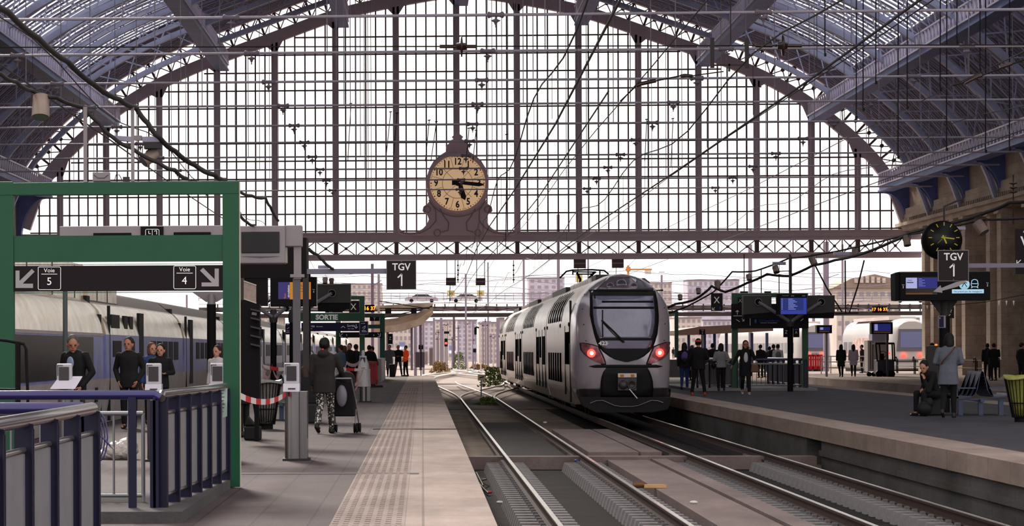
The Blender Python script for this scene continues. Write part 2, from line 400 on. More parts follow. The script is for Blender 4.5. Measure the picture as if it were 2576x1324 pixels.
m.add(poly, [tuple(range(len(poly)))]); m.build('pane', glassmat('gable_glass', (.97, .97, .96), .03), win, off, recalc=False)
# --- lattice girder below the glazing
xa, xb = XC-28.6, XC+28.6
zz = [at(1161, v, DW).z for v in (586, 609, 640, 654.5)]
g = empty('lattice_girder', (XC, DW, zz[3]), 'long horizontal steel lattice girder below the glazed end wall', 'girder')
o2 = Vector((-XC, -DW, -zz[3]))
MB().box(xa, xb, DW-.35, DW+.3, zz[1]+.12, zz[0]).box(xa, xb, DW-.5, DW+.3, zz[0]-.06, zz[0]+.04).box(xa, xb, DW-.42, DW+.3, zz[1]+.0, zz[1]+.14).build('top_chord', STEELG, g, o2)
MB().box(xa, xb, DW-.35, DW+.3, zz[3], zz[2]-.04).box(xa, xb, DW-.45, DW+.3, zz[2]-.1, zz[2]).build('bottom_chord', STEELG, g, o2)
m = MB()
for a, b in zip(bx[:-1], bx[1:]):
    m.box(a-.13, a+.13, DW-.2, DW+.1, zz[2], zz[1]+.02)
    for k in range(3):
        p, q = a+(b-a)*k/3, a+(b-a)*(k+1)/3
        m.box(p-.03, p+.03, DW-.1, DW, zz[2], zz[1]+.02)
        m.bar((p+.1, DW-.05, zz[2]), (q-.1, DW-.05, zz[1]), .06, .05, (0, 1, 0)); m.bar((q-.1, DW-.05, zz[2]), (p+.1, DW-.05, zz[1]), .06, .05, (0, 1, 0))
        c = Vector(((p+q)/2, DW-.05, (zz[1]+zz[2])/2)); m.cyl(c-Vector((0, .08, 0)), c+Vector((0, .05, 0)), .1, n=8)
m.build('lattice', MULL, g, o2)
# --- interior trusses
def truss(Y, label):
    g = empty('arch_truss', (XC, Y, 0), label, 'roof truss', 'curved steel roof trusses')
    mb = MB(); arcband(mb, -.02, .12, Y-.2, Y+.2, step=2); arcband(mb, .1, .3, Y-.04, Y+.04, step=2); mb.build('inner_chord', STEEL, g, Vector((-XC, -Y, 0)))
    mb = MB(); arcband(mb, 1.85, 2.05, Y-.2, Y+.2, step=2); mb.build('outer_chord', STEEL, g, Vector((-XC, -Y, 0)))
    mb = MB(); n = 40
    for k in range(n):
        a = k*ARCN/n; b = (k+1)*ARCN/n
        mb.bar(apt(a, .2, Y), apt(b, 1.9, Y), .07, .05, (0, 1, 0)); mb.bar(apt(b, .2, Y), apt(a, 1.9, Y), .07, .05, (0, 1, 0))
    mb.build('lattice', STEEL, g, Vector((-XC, -Y, 0))); return g
tr = None
for k in range(1, 9):
    Y = DW-k*BAY
    lab = 'curved lattice roof truss, %s inward from the glazed end wall' % (['', 'first', 'second', 'third', 'fourth', 'fifth', 'sixth', 'seventh', 'eighth'][k])
    if tr is None: tr = truss(Y, lab)
    else:
        c = copytree(tr); c.location = (XC, Y, 0); tag(c, lab)
# light lattice rafters, two per bay
rf = None
for k in range(0, 8):
    for j in (1, 2):
        Y = DW-k*BAY-j*BAY/3
        if rf is None:
            mb = MB(); arcband(mb, 1.62, 1.68, Y-.05, Y+.05, step=3); arcband(mb, 1.95, 2.0, Y-.04, Y+.04, step=3)
            n = 150
            for q in range(n):
                a = q*ARCN/n; b = (q+1)*ARCN/n
                mb.bar(apt(a, 1.65 if q % 2 else 1.98, Y), apt(b, 1.98 if q % 2 else 1.65, Y), .04, .04, (0, 1, 0))
            rf = mb.build('rafter', STEEL); rf.data.transform(Matrix.Translation((-XC, -Y, 0))); o = rf
        else: o = rf.copy(); COL.objects.link(o)
        o.location = (XC, Y, 0); tag(o, 'thin zigzag steel rafter under the roof panels, number %s inward from the glazed wall' % NUMW[k*2+j-1], 'rafter', 'zigzag rafters under the roof')
# --- roof skin: solid corrugated zones and slatted skylights
PUR = [0, 7.5, 15.1, 22.0, 26.35]
pidx = [hw_index(h) for h in PUR]
def roofmat():
    m = mat('roof_sheet', 'a09aac', .7, 0, .3, .6); return m
RM = roofmat(); RM2 = mat('roof_boards_brown', '6d5c5a', .7, 0, .35, .7)
mb = MB(); ys, ye = 42, DW+.3
def skin(i0, i1, y0, y1, corr=True):
    n = max(2, int((i1-i0)/2)); vs = []; fs = []
    for a in range(n+1):
        i = i0+(i1-i0)*a/n
        for (o, y) in ((2.15, y0), (2.15, y1), (2.32, y1), (2.32, y0)): vs.append(apt(i, o, y))
    for a in range(n):
        for j in range(4): fs.append((a*4+j, a*4+(j+1) % 4, (a+1)*4+(j+1) % 4, (a+1)*4+j))
    fs += [(0, 1, 2, 3), tuple(len(vs)-4+j for j in range(4))]
    mb.add(vs, fs)
cz = ARCN/2
i_a, i_b = hw_index(15.4), hw_index(21.7); i_c = hw_index(8.5)  # skylights widened in the unseen near bays to let more light in
for sgn in (1, -1):
    f = (lambda i: i) if sgn == 1 else (lambda i: ARCN-i)
    def sk(i0, i1, y0, y1):
        a, b = sorted((f(i0), f(i1))); skin(a, b, y0, y1)
    sk(cz, i_c, ys, 112); sk(cz, i_a, 112, ye); sk(i_b, ARCN+0, ys, ye)
    sk(i_a, i_b, DW-1.0*BAY, ye)
    y = DW-1.0*BAY
    while y > ys:
        a_, b_ = sorted((f(i_a if y > 112 else i_c), f(i_b))); arcband(mb, 2.2, 2.225, y-.5, y, int(round(a_)), int(round(b_)), 2); y -= 1.05
# corrugation ribs below the solid parts
for sgn in (1, -1):
    y = DW-.3
    while y > DW-8.2*BAY:
        a, b = (cz, i_a) if sgn == 1 else (ARCN-i_a, cz)
        if y < 113: break
        for (p, q) in ((a, b), ((i_b, ARCN) if sgn == 1 else (0, ARCN-i_b))):
            arcband(mb, 2.02, 2.16, y-.09, y+.09, int(round(p)), int(round(q)), 4)
        if y > DW-1.0*BAY:
            p, q = (i_a, i_b) if sgn == 1 else (ARCN-i_b, ARCN-i_a); arcband(mb, 2.02, 2.16, y-.09, y+.09, int(round(p)), int(round(q)), 4)
        y -= .62
tag(mb.build('ceiling', RM), kind='structure')
m = MB()
for sgn in (1, -1):
    for (ia_, y0_, y1_) in ((i_c, ys, 112), (i_a, 112, DW-1.0*BAY)):
        a, b = (ia_, i_b) if sgn == 1 else (ARCN-i_b, ARCN-ia_); n = 16
        vs = [apt(a+(b-a)*k/n, 2.33, y) for k in range(n+1) for y in (y0_, y1_)]
        m.add(vs, [(2*k, 2*k+1, 2*k+3, 2*k+2) for k in range(n)])
tag(m.build('window_2', glassmat('skylight_glass', (.9, .93, .97), .04), recalc=False), 'slatted glass skylights in both flanks of the roof', kind='structure')
# --- purlin girders with a ladder of zigzag bars
def purlin(side, j, label):
    i = pidx[j] if side > 0 else ARCN-pidx[j]
    p = apt(i, 0, 0); y0, y1 = DW-9.4*BAY, DW-.2
    g = empty('purlin_girder', (p.x, y0, p.z), label, 'roof girder', 'long roof girders running into the hall')
    L = y1-y0; hb = .55 if j < 4 else 1.2; wv = .42
    MB().box(-wv, wv, 0, L, -.55, -.45).box(-wv*.8, wv*.8, 0, L, -.45, -.45+hb*.5).build('bottom_flange', STEELD if j != 4 else STEELD, g)
    m = MB(); zt = .62
    for xx in (-wv*.9, wv*.9):
        m.box(xx-.05, xx+.05, 0, L, -.2, -.12); m.box(xx-.05, xx+.05, 0, L, zt-.08, zt)
        y = 0; s = 0
        while y < L-.3:
            m.bar((xx, y, -.15 if s else zt-.05), (xx, y+.42, zt-.05 if s else -.15), .06, .07, (1, 0, 0)); y += .42; s = 1-s
    m.build('ladder_lattice', mat('lit_lattice_pale', 'e4def2', .5), g); return g  # pale colour paints the light falling on the lattice bars
names = {1: 'nearest the crown', 2: 'second below the crown', 3: 'third below the crown', 4: 'lowest gutter'}
for side, sn in ((-1, 'left'), (1, 'right')):
    for j in (1, 2, 3, 4): purlin(side, j, '%s roof girder on the %s slope' % (names[j], sn))
purlin(1, 0, 'roof girder along the very crown of the roof')
# --- tie rods with turnbuckles and hanging ornaments
CAST = mat('cast_iron_grey', '857a88', .5)
ZT = CAMZ+9.46
RODN = ['topmost', 'second', 'third', 'fourth', 'fifth', 'sixth', 'seventh', 'eighth', 'ninth', 'tenth', 'lowest']
orn_px = [(1247, 0), (1227, 1), (1212, 2), (1201, 3), (1189, 4), (1181, 5), (1172, 6), (1166, 7), (1160, 8), (1156, 9), (1152, 10)]
rodg = None
xw = 27.3
for k in range(11):
    Y = 78.9+k*9.54
    if Y > DW-2: break
    p = empty('tie_rod', (XC, Y, ZT), '%s long horizontal tie rod across the hall, counted from the top of the photo' % RODN[k], 'tie rod', 'tie rods across the hall')
    m = MB(); m.tube([(-xw, 0, 0), (xw, 0, 0)], .042, 8); m.build('rod', mat('tie_rod_paint', 'b8b0c0', .4), p)
    cxx = at(orn_px[k][0], 880-9.46*sc(Y), Y).x-XC
    for xx in (-15, -7.5, 0, 7.5, 15):
        x = xx+cxx
        m = MB(); m.tube([(x-.24, 0, 0), (x-.2, 0, 0), (x-.1, 0, 0), (x+.1, 0, 0), (x+.2, 0, 0), (x+.24, 0, 0)], [.05, .1, .06, .06, .1, .05], 10)
        m.build('turnbuckle', CAST, p)
        m = MB(); m.lathe([(r_*.52, z_*.5) for r_, z_ in [(.0, -.1), (.05, -.14), (.05, -.22), (.24, -.3), (.26, -.34), (.1, -.42), (.07, -.52), (.02, -.62), (.05, -.68), (.0, -.73)]], (x, 0, 0), 10)
        m.build('pendant_ornament', CAST, p)
    for xx in [-22, -16.5, -11, -5.5, 1.4, 5.5, 11, 16.5, 22]:
        m = MB(); zt = float(np.interp(xx, ARC[:, 0], ARC[:, 1])); m.tube([(xx, 0, 0), (xx, 0, zt-ZT)], .018, 5)
        m.build('suspension_rod', mat('thin_rod_pale', '9a92a0', .4), p)
# --- side walls
def arcade(side, name):
    xf = XC+side*28.2 if side < 0 else 30.3
    m = MB(); x1 = xf+side*1.2; a, b = sorted((xf, x1)); y0, y1 = 60, 177
    if side < 0:
        m.box(a, b, 30, y1, -.8, 13); return tag(m.build(name, STONE), kind='structure')
    m.box(a, b, y0, y1, 9.0, 14)                      # attic above the entablature
    m.box(a-.25, b, y0, y1, 9.6, 10.2); m.box(a-.5, b, y0, y1, 12.3, 12.8)
    y = y0
    while y < y1-6:       # piers with pilasters, openings between
        m.box(a, b+1, y, y+4.4, -.1, 9.0)
        m.box(a-.35, a, y+.3, y+1.3, .9, 8.7); m.box(a-.35, a, y+3.1, y+4.1, .9, 8.7)
        m.box(a-.55, a, y+.15, y+1.45, -.1, .9); m.box(a-.55, a, y+2.95, y+4.25, -.1, .9)
        m.box(a-.5, a, y+.2, y+1.4, 8.5, 8.8); m.box(a-.5, a, y+3, y+4.2, 8.5, 8.8)
        m.box(a+.9, b, y+4.4, y+9.54, 6.9, 9.0)
        y += 9.54
    m.box(a-.4, b, y0, y1, 8.8, 9.1); m.box(a-.6, b, y0, y1, 9.1, 9.3)
    y = y0
    while y < y1:
        m.box(a-.5, a-.1, y, y+.22, 12.0, 12.3); m.box(a-.4, a-.05, y+.1, y+.25, 9.32, 9.55); y += .5
    o = tag(m.build(name, STONE), kind='structure'); return o
arcade(1, 'wall_right'); arcade(-1, 'wall_left')
m = MB(); y = 64.4
while y < 170: m.box(31.6, 31.75, y, y+5.14, 0, 9); y += 9.54
tag(m.build('wall_right_recess', mat('dark_doorway_panels', '2a2426', .4)), kind='structure')
# curved wall brackets carrying the gutter
br = None
for k in range(0, 8):
    Y = DW-k*BAY-.4
    for side, sn in ((1, 'right'), (-1, 'left')):
        if side < 0 and k > 0: continue
        n = 10; xi = XC+side*26.3; xo = 30.5 if side > 0 else XC-28.2
        pts = [(xi, 11.6), (xo, 11.6), (xo, 8.7), (xo-side*.3, 8.7)]
        for t in range(1, n+1):
            u = t/n; pts.append((xo-side*.3+(xi-xo+side*.3)*(1-math.cos(u*math.pi/2)), 8.7+2.5*math.sin(u*math.pi/2)))
        m = MB(); m.prism([(x, Y-.35, z) for x, z in pts], (0, .7, 0))
        o = m.build('wall_bracket', STEELD); tag(o, 'curved dark blue steel bracket on the %s wall, %s from the glazed end' % (sn, ['first', 'second', 'third', 'fourth', 'fifth', 'sixth', 'seventh', 'eighth'][k]), 'bracket', 'curved steel brackets under the gutter')
# ================================================================= silver double-deck train (centre)
TX = 5.94; TF = 82.3
SILV = mat('silver_lilac_paint', 'c9c0cc', .18, .5, .08, 1)
SIDEM = mat('brushed_silver_side', 'f6eae4', .24, .6, .3, 2.2, 'b3a198', stretch=(1, 2.5, .25))
ROOFT = mat('glossy_roof_silver', 'cfc4c0', .22, .85, .3, 1.5, stretch=(1, 1.2, .3))
GLB = mat('dark_train_glass', '0e0c0f', .6, 0, spec=.0)
WSH = mat('windscreen_lilac', '8e8da8', .12, .1, .15, 1.2, '77758f', spec=.8)
RUB = mat('rubber_black', '0e0d0f', .6)
UNDER = mat('underframe_dark', '1d191a', .7, 0, .3, 3)
REDL = mat('tail_lamp_red', 'ff5a50', .3, emit='ff2a22', estr=7)
REDC = mat('tail_lamp_core', 'ffffff', .3, emit='ffd9c8', estr=18)
LENS = mat('lamp_housing_pink', 'b56a76', .15, .4, .3, 8, '6b5058')
hw = 1.45
def secpts(n=8):
    # half outline from bottom to top, (x, z above platform)
    base = [(1.30, -.16), (1.42, .35), (1.45, .9), (1.45, 1.6), (1.45, 2.2), (1.43, 2.55), (1.36, 2.85), (1.22, 3.12), (1.0, 3.37), (.75, 3.56), (.45, 3.71), (.2, 3.78)]
    r = [(x, z) for x, z in base]; l = [(-x, z) for x, z in reversed(base)]
    return r+[(0, 3.80)]+l
SEC = secpts(); ZC = 1.75
def loft(mb, levels, pts=SEC, close=False, cx=TX, zc=ZC, capf=False, capb=False):
    n = len(pts); vs = []
    for (y, sx, sz) in levels:
        for (x, z) in pts: vs.append((cx+x*sx, y, zc+(z-zc)*sz))
    fs = [(a*n+k, a*n+k+1, (a+1)*n+k+1, (a+1)*n+k) for a in range(len(levels)-1) for k in range(n-1)]
    fs += [(a*n+n-1, a*n, (a+1)*n, (a+1)*n+n-1) for a in range(len(levels)-1)]
    mb.add(vs, fs, True)
    if capf: mb.add(vs[:n], [tuple(range(n))])
    if capb: mb.add(vs[-n:], [tuple(range(n-1, -1, -1))])
tr_ = empty('passenger_train', (TX, TF, ZR), 'silver double-deck train with red tail lamps standing in the centre', 'train')
T0 = Vector((-TX, -TF, -ZR))
NOSE = [(0.0, TF), (.45, TF+.04), (.7, TF+.12), (.84, TF+.25), (.92, TF+.5), (.965, TF+.95), (.99, TF+1.7), (1.0, TF+2.6)]
m = MB(); lv = [(y, max(s, .001), max(s, .001)) for s, y in NOSE]; loft(m, lv, capb=True)
m.build('nose', SILV, tr_, T0)
RS = [(math.hypot(x, z-ZC), math.atan2(z-ZC, x)) for x, z in SEC]
_ang = np.array([a if a > -math.pi/2 else a+2*math.pi for r, a in RS]); _rad = np.array([r for r, a in RS]); _o = np.argsort(_ang)
def noseY(x, z):
    dx, dz = x-TX, z-ZC; a = math.atan2(dz, dx); a = a if a > -math.pi/2 else a+2*math.pi
    r = float(np.interp(a, _ang[_o], _rad[_o])); s = math.hypot(dx, dz)/r
    return float(np.interp(s, [q[0] for q in NOSE], [q[1] for q in NOSE]))
def npx(px, py):
    Y = TF+.1
    for _ in range(4):
        p = at(px, py, Y); Y = noseY(p.x, p.z)
    return p.x, p.z
def patch(rows, name, m_, off=.012, parent=None, cols=14, sub=4):
    """rows: [(py, pxl, pxr)] boundary of a panel lying on the nose"""
    vs = []; rr = []
    for a, b in zip(rows[:-1], rows[1:]):
        for k in range(sub): t = k/sub; rr.append([a[i]*(1-t)+b[i]*t for i in range(3)])
    rr.append(list(rows[-1]))
    for py, l, r in rr:
        for k in range(cols+1):
            x, z = npx(l+(r-l)*k/cols, py); vs.append((x, noseY(x, z)-off, z))
    n = cols+1; fs = [(a*n+k, a*n+k+1, (a+1)*n+k+1, (a+1)*n+k) for a in range(len(rr)-1) for k in range(cols)]
    mb = MB(); mb.add(vs, fs, True); o = mb.build(name, m_, parent or tr_, T0 if parent is None else None)
    sd = o.modifiers.new('solid', 'SOLIDIFY'); sd.thickness = .012; return o
patch([(731, 1484, 1648), (745, 1484, 1651), (760, 1484, 1654), (793, 1484, 1657), (810, 1487, 1657), (840, 1494, 1654), (860, 1500, 1648), (873, 1506, 1643), (885, 1516, 1634), (897, 1532, 1620), (905, 1548, 1604), (911, 1572, 1580)], 'windscreen_surround', RUB)
patch([(745, 1491, 1643), (790, 1492, 1647), (815, 1495, 1646), (838, 1502, 1642), (851, 1508, 1637)], 'windscreen', WSH, .026)
patch([(772, 1493, 1645), (777.5, 1493, 1645)], 'sun_blind', RUB, .032, sub=1)
patch([(757, 1514, 1643), (762, 1514, 1643)], 'sun_blind', RUB, .032, sub=1)
patch([(857, 1510, 1640), (864, 1511, 1640), (872, 1515, 1636), (878, 1524, 1626)], 'dashboard_panel', mat('dashboard_lilac', '7a7488', .3, .2), .024)
patch([(700, 1602, 1622), (712, 1600, 1636), (729, 1600, 1644)], 'destination_glass', mat('smoked_glass', '55505a', .15), .012)
patch([(698, 1530, 1583), (712, 1519, 1600), (729, 1500, 1606)], 'lamp_panel', mat('smoked_lamp_panel', '8d808a', .12, .5, .2, 2), .014)
patch([(729.5, 1482, 1668), (732.5, 1481, 1668)], 'seam', RUB, .03, sub=1)
for px_, py_, r in ((1535, 721, .11), (1563.5, 716, .155), (1595, 721, .1)):
    x, z = npx(px_, py_); y = noseY(x, z)
    m = MB(); m.lathe([(0, -.03), (r*.8, -.035), (r, -.05), (r*1.12, -.03), (r*1.15, .05)], (x, y, z), 20, 'Y'); m.build('headlamp', mat('lamp_glass', '5d5966', .08, .3, spec=.9), tr_, T0)
for rows, cx_, cy_ in (([(864, 1461, 1466), (868, 1461, 1488), (873, 1462, 1504), (882, 1463, 1508), (893, 1472, 1514), (903, 1485, 1518), (911, 1500, 1521), (916, 1514, 1522)], 1488, 889),
                       ([(862, 1678, 1684), (867, 1662, 1684), (873, 1646, 1684), (882, 1642, 1683), (893, 1637, 1677), (903, 1633, 1666), (911, 1630, 1652), (916, 1628, 1637)], 1659, 888)):
    patch([(a-1.5, l-2.5, r+2.5) for a, l, r in rows]+[(920, rows[-1][1]-2, rows[-1][2]+2)], 'lamp_bezel', RUB, .018)
    h = patch(rows, 'lamp_housing', LENS, .03)
    x, z = npx(cx_, cy_); y = noseY(x, z)-.04
    m = MB(); m.lathe([(0, -.05), (.06, -.05), (.115, -.03), (.13, .03)], (x, y, z), 16, 'Y'); m.build('tail_lamp', REDL, tr_, T0)
    m = MB(); m.lathe([(0, -.075), (.045, -.07), (.055, -.04)], (x, y, z), 12, 'Y'); m.build('lamp_core', REDC, tr_, T0)
patch([(918, 1500, 1650), (922, 1480, 1668), (925.5, 1495, 1655)], 'seam', RUB, .02, sub=1)
patch([(925, 1526, 1628), (935, 1518, 1634), (948, 1513, 1639), (960, 1511, 1642), (975, 1510, 1643), (1000, 1512, 1641)], 'coupler_opening', mat('opening_black', '0c0a0b', .5), .03)
patch([(978, 1443, 1510), (990, 1444, 1510), (1012, 1452, 1512)], 'apron', mat('apron_dark', '2a2729', .4), .012)
patch([(976, 1643, 1687), (990, 1641, 1687), (1012, 1640, 1684)], 'apron', mat('apron_dark', '2a2729', .4), .012)
p = [at(x, y, TF-.35) for x, y in ((1484, 1015), (1500, 1009), (1516, 1008), (1546, 1021), (1562, 1023.5), (1590, 1023.5), (1606, 1021), (1638, 1008), (1655, 1009), (1668, 1014))]
m = MB(); m.tube(p, .02, 8); m.build('apron_lip', mat('lip_grey', '6c666c', .3, .5), tr_, T0)
m = MB(); m.prism([at(x, y, TF-.3) for x, y in ((1460, 1000), (1690, 1000), (1680, 1030), (1640, 1038), (1500, 1038), (1468, 1022))], (0, 1.2, 0)); m.build('snow_plough', UNDER, tr_, T0)
c = at(1578, 962, TF-.3)
m = MB(); m.box(c.x-.27, c.x+.27, c.y, c.y+.4, c.z-.24, c.z+.12); m.build('coupler', mat('coupler_grey', '4a4547', .4, .5), tr_, T0)
m = MB(); m.lathe([(0, -.1), (.11, -.12), (.14, 0)], (c.x-.12, c.y, c.z-.08), 14, 'Y'); m.lathe([(0, -.02), (.1, -.03), (.13, -.08), (.15, 0)], (c.x+.13, c.y, c.z-.08), 14, 'Y'); m.build('coupler_head', mat('coupler_grey', '4a4547'), tr_, T0)
m = MB(); m.box(c.x-.27, c.x+.27, c.y-.03, c.y+.2, c.z+.14, c.z+.26); m.build('electric_coupler_cover', mat('cover_silver', 'b3aaa6', .3, .7), tr_, T0)
m = MB(); m.box(c.x-.21, c.x-.1, c.y-.04, c.y, c.z+.15, c.z+.23); m.box(c.x+.1, c.x+.21, c.y-.04, c.y, c.z+.15, c.z+.23); m.build('orange_mark', mat('orange_label', 'c47a28', .5), tr_, T0)
m = MB(); m.tube([(c.x+.05, c.y-.1, c.z-.2), (c.x+.28, c.y-.15, c.z-.48)], .02); m.build('coupler_handle', SILV, tr_, T0)
# wiper
def nl(px, py, off=.06): x, z = npx(px, py); return Vector((x, noseY(x, z)-off, z))
m = MB(); m.tube([nl(1570, 862), nl(1545, 836), nl(1513, 806)], .028); m.tube([nl(1566, 862), nl(1540, 838), nl(1516, 812)], .014); m.tube([nl(1515.5, 780), nl(1515, 815), nl(1516, 848)], .018); m.build('wiper', RUB, tr_, T0)
x, z = npx(1529, 864.5); text('423Cm', .135*1.15, WHITEL, tr_, Vector((x, noseY(x, z)-.035, z))+T0, name='number_lettering', bold=.004, sx=1.18)
for px_, py_ in ((1470, 741), (1465, 778), (1468, 817), (1474, 858), (1664, 740), (1671, 775), (1673, 815), (1671, 857), (1513, 728), (1541, 697), (1616, 728)):
    p_ = nl(px_, py_, .01); m = MB(); m.ell(p_, .018, .01, .018, 6, 4); m.build('bolt_cap', RUB, tr_, T0)
# bodies
gaps = [TF+2.6, 101.7, 126.4, 151.2, 164.5]
for a, b in zip(gaps[:-1], gaps[1:]):
    m = MB(); loft(m, [(a+.12, 1, 1), (b-.35, 1, 1)], capf=True, capb=True); car = m.build('car_body', SIDEM, tr_, T0)
    m = MB(); loft(m, [(b-.35, .96, .97), (b+.12, .96, .97)]); m.build('gangway_bellows', RUB, tr_, T0)
    xs_ = TX-hw
    def slot(y0, y1, z0, z1, nm, mm):
        q = MB(); q.box(xs_-.012, xs_+.05, y0, y1, z0, z1); q.build(nm, mm, tr_, T0)
    L = b-a; half = a+L*.45 if a > 90 else a+5
    # doors and narrow windows in the near part
    if a > 90:
        for t in (1.0, 2.2, 6.3, 7.5): slot(a+t, a+t+.8, .95, 2.0, 'door_window', GLB)
        for t in (.7, 3.2, 6.0, 8.6): slot(a+t, a+t+.06, .1, 2.25, 'door_seam', RUB)
        for t in (4.2, 5.0): slot(a+t, a+t+.5, 1.2, 2.0, 'window', GLB)
    else:
        slot(a+1.9-1.1, a+3.0, 1.05, 2.05, 'door_window', GLB); slot(a+.3, a+.38, -.1, 3.0, 'door_seam', RUB); slot(a+3.3, a+3.36, .1, 2.25, 'door_seam', RUB); slot(a+.5, a+.75, 1.7, 2.3, 'window', GLB)
    # lower deck windows, far part
    y = half+.8; k = 0
    while y < b-2.2:
        slot(y, y+.85, .45, 1.4, 'window', GLB); slot(y+.85, y+.9, .43, 1.42, 'window_frame', SILV)
        # upper deck windows wrap onto the curved shoulder
        q = MB(); prof = [(1.46, 2.42), (1.45, 2.6), (1.375, 2.86), (1.235, 3.13), (1.02, 3.38)]
        vs = [(TX-x*1.006-.004, yy, zz*1.003) for x, zz in prof for yy in (y, y+.85)]; q.add(vs, [(2*i, 2*i+1, 2*i+3, 2*i+2) for i in range(len(prof)-1)]); q.build('upper_window', GLB, tr_, T0)
        y += 1.62
    for yy in (a+.9, a+1.2+L*.3, b-1.2):
        q = MB(); q.ell((xs_-.005, yy, 2.28), .03, .07, .07, 8, 6); q.build('side_lamp', RUB, tr_, T0)
    # roof equipment recess over the door part
    q = MB(); q.box(TX-.7, TX+.7, a+.6, half, 3.40, 3.79) if a > 90 else q.box(TX-.5, TX+.5, a+3, a+6, 3.6, 3.86); q.build('roof_equipment', mat('roof_gear_dark', '3c3536', .5, .3, .4, 5), tr_, T0)
    q = MB(); y = half
    while y < b-.6: q.box(TX-.6, TX+.6, y, y+.07, 3.34, 3.80); y += .5
    q.build('roof_rib', ROOFT, tr_, T0)
    # running gear
    q = MB(); q.box(TX-1.3, TX+1.3, a+.3, b-.3, ZR+.32, -.12); q.build('underframe', UNDER, tr_, T0)
    for yb in (a+.2+(.9 if a < 90 else 0), b-3.0 if b > 160 else b-1.2):
        q = MB(); q.box(TX-1.25, TX-1.0, yb, yb+2.6, ZR+.25, ZR+.7); q.box(TX+1.0, TX+1.25, yb, yb+2.6, ZR+.25, ZR+.7)
        q.build('bogie_frame', UNDER, tr_, T0)
        for dy in (.35, 2.25):
            q = MB(); q.cyl((TX-.82, yb+dy, ZR+.42), (TX-.69, yb+dy, ZR+.42), .42, n=20); q.cyl((TX+.69, yb+dy, ZR+.42), (TX+.82, yb+dy, ZR+.42), .42, n=20); q.cyl((TX-.69, yb+dy, ZR+.42), (TX+.69, yb+dy, ZR+.42), .08, n=8)
            q.build('wheelset', UNDER, tr_, T0)
# pantograph
q = MB(); Yp = 118
P = lambda x, y: at(x, y, Yp)
q.tube([P(1408, 700), P(1425, 683), P(1440, 680), P(1490, 679), P(1520, 681), P(1531, 690)], .035)
q.tube([P(1441, 684), P(1500, 685)], .03); q.tube([P(1441, 680), P(1441, 692)], .03); q.tube([P(1509, 680), P(1509, 693)], .03)
q.tube([P(1497, 684), P(1482, 700), P(1471, 722)], .05); q.tube([P(1451, 686), P(1460, 703), P(1458, 716)], .05); q.tube([P(1455, 690), P(1490, 690)], .03)
q.tube([P(1471, 722), P(1440, 738)], .05)
q.build('pantograph', BLACKM, tr_, T0)

# ================================================================= violet and silver high speed train on the far left
LX = -6.8
TGS = mat('polished_silver_flank', 'fbeedd', .22, .3, .3, 1.6, 'cdb594', bump=.3, bscale=1.2, stretch=(1, .8, 1))
TGB = mat('violet_blue_band', '9298d0', .35, .1, .25, 1.5, '767bb0')
TGG = mat('grey_skirt', 'b3a9a6', .5, 0, .2, 2)
TGW = mat('tinted_window_brown', '2a2628', .5, spec=.05)
t2 = empty('high_speed_train', (LX-1.4, 36, ZR), 'long silver and violet-blue high speed train at the left platform', 'train'); O2 = Vector((-LX+1.4, -36, -ZR))
def strip(prof, y0, y1, name, mm, n=1):
    q = MB(); vs = [(LX-dx, yy, z) for dx, z in prof for yy in (y0, y1)]
    q.add(vs, [(2*i, 2*i+1, 2*i+3, 2*i+2) for i in range(len(prof)-1)], True)
    k = len(prof); q.add([(LX-dx, y0, z) for dx, z in prof]+[(LX-2.8, y0, prof[-1][1]), (LX-2.8, y0, prof[0][1])], [tuple(range(k+2))]); q.add([(LX-dx, y1, z) for dx, z in prof]+[(LX-2.8, y1, prof[-1][1]), (LX-2.8, y1, prof[0][1])], [tuple(range(k+2))])
    return q.build(name, mm, t2, O2)
def boxp(y0, y1, z0, z1, name, mm, d=.012, x=0):
    q = MB(); q.box(LX-x-.06, LX-x+d, y0, y1, z0, z1); return q.build(name, mm, t2, O2)
tg = [36.0, 59.3, 79.0, 97.8, 116.5, 135.2, 153.9, 172.6, 191.3, 210, 228.7, 247.4, 266]
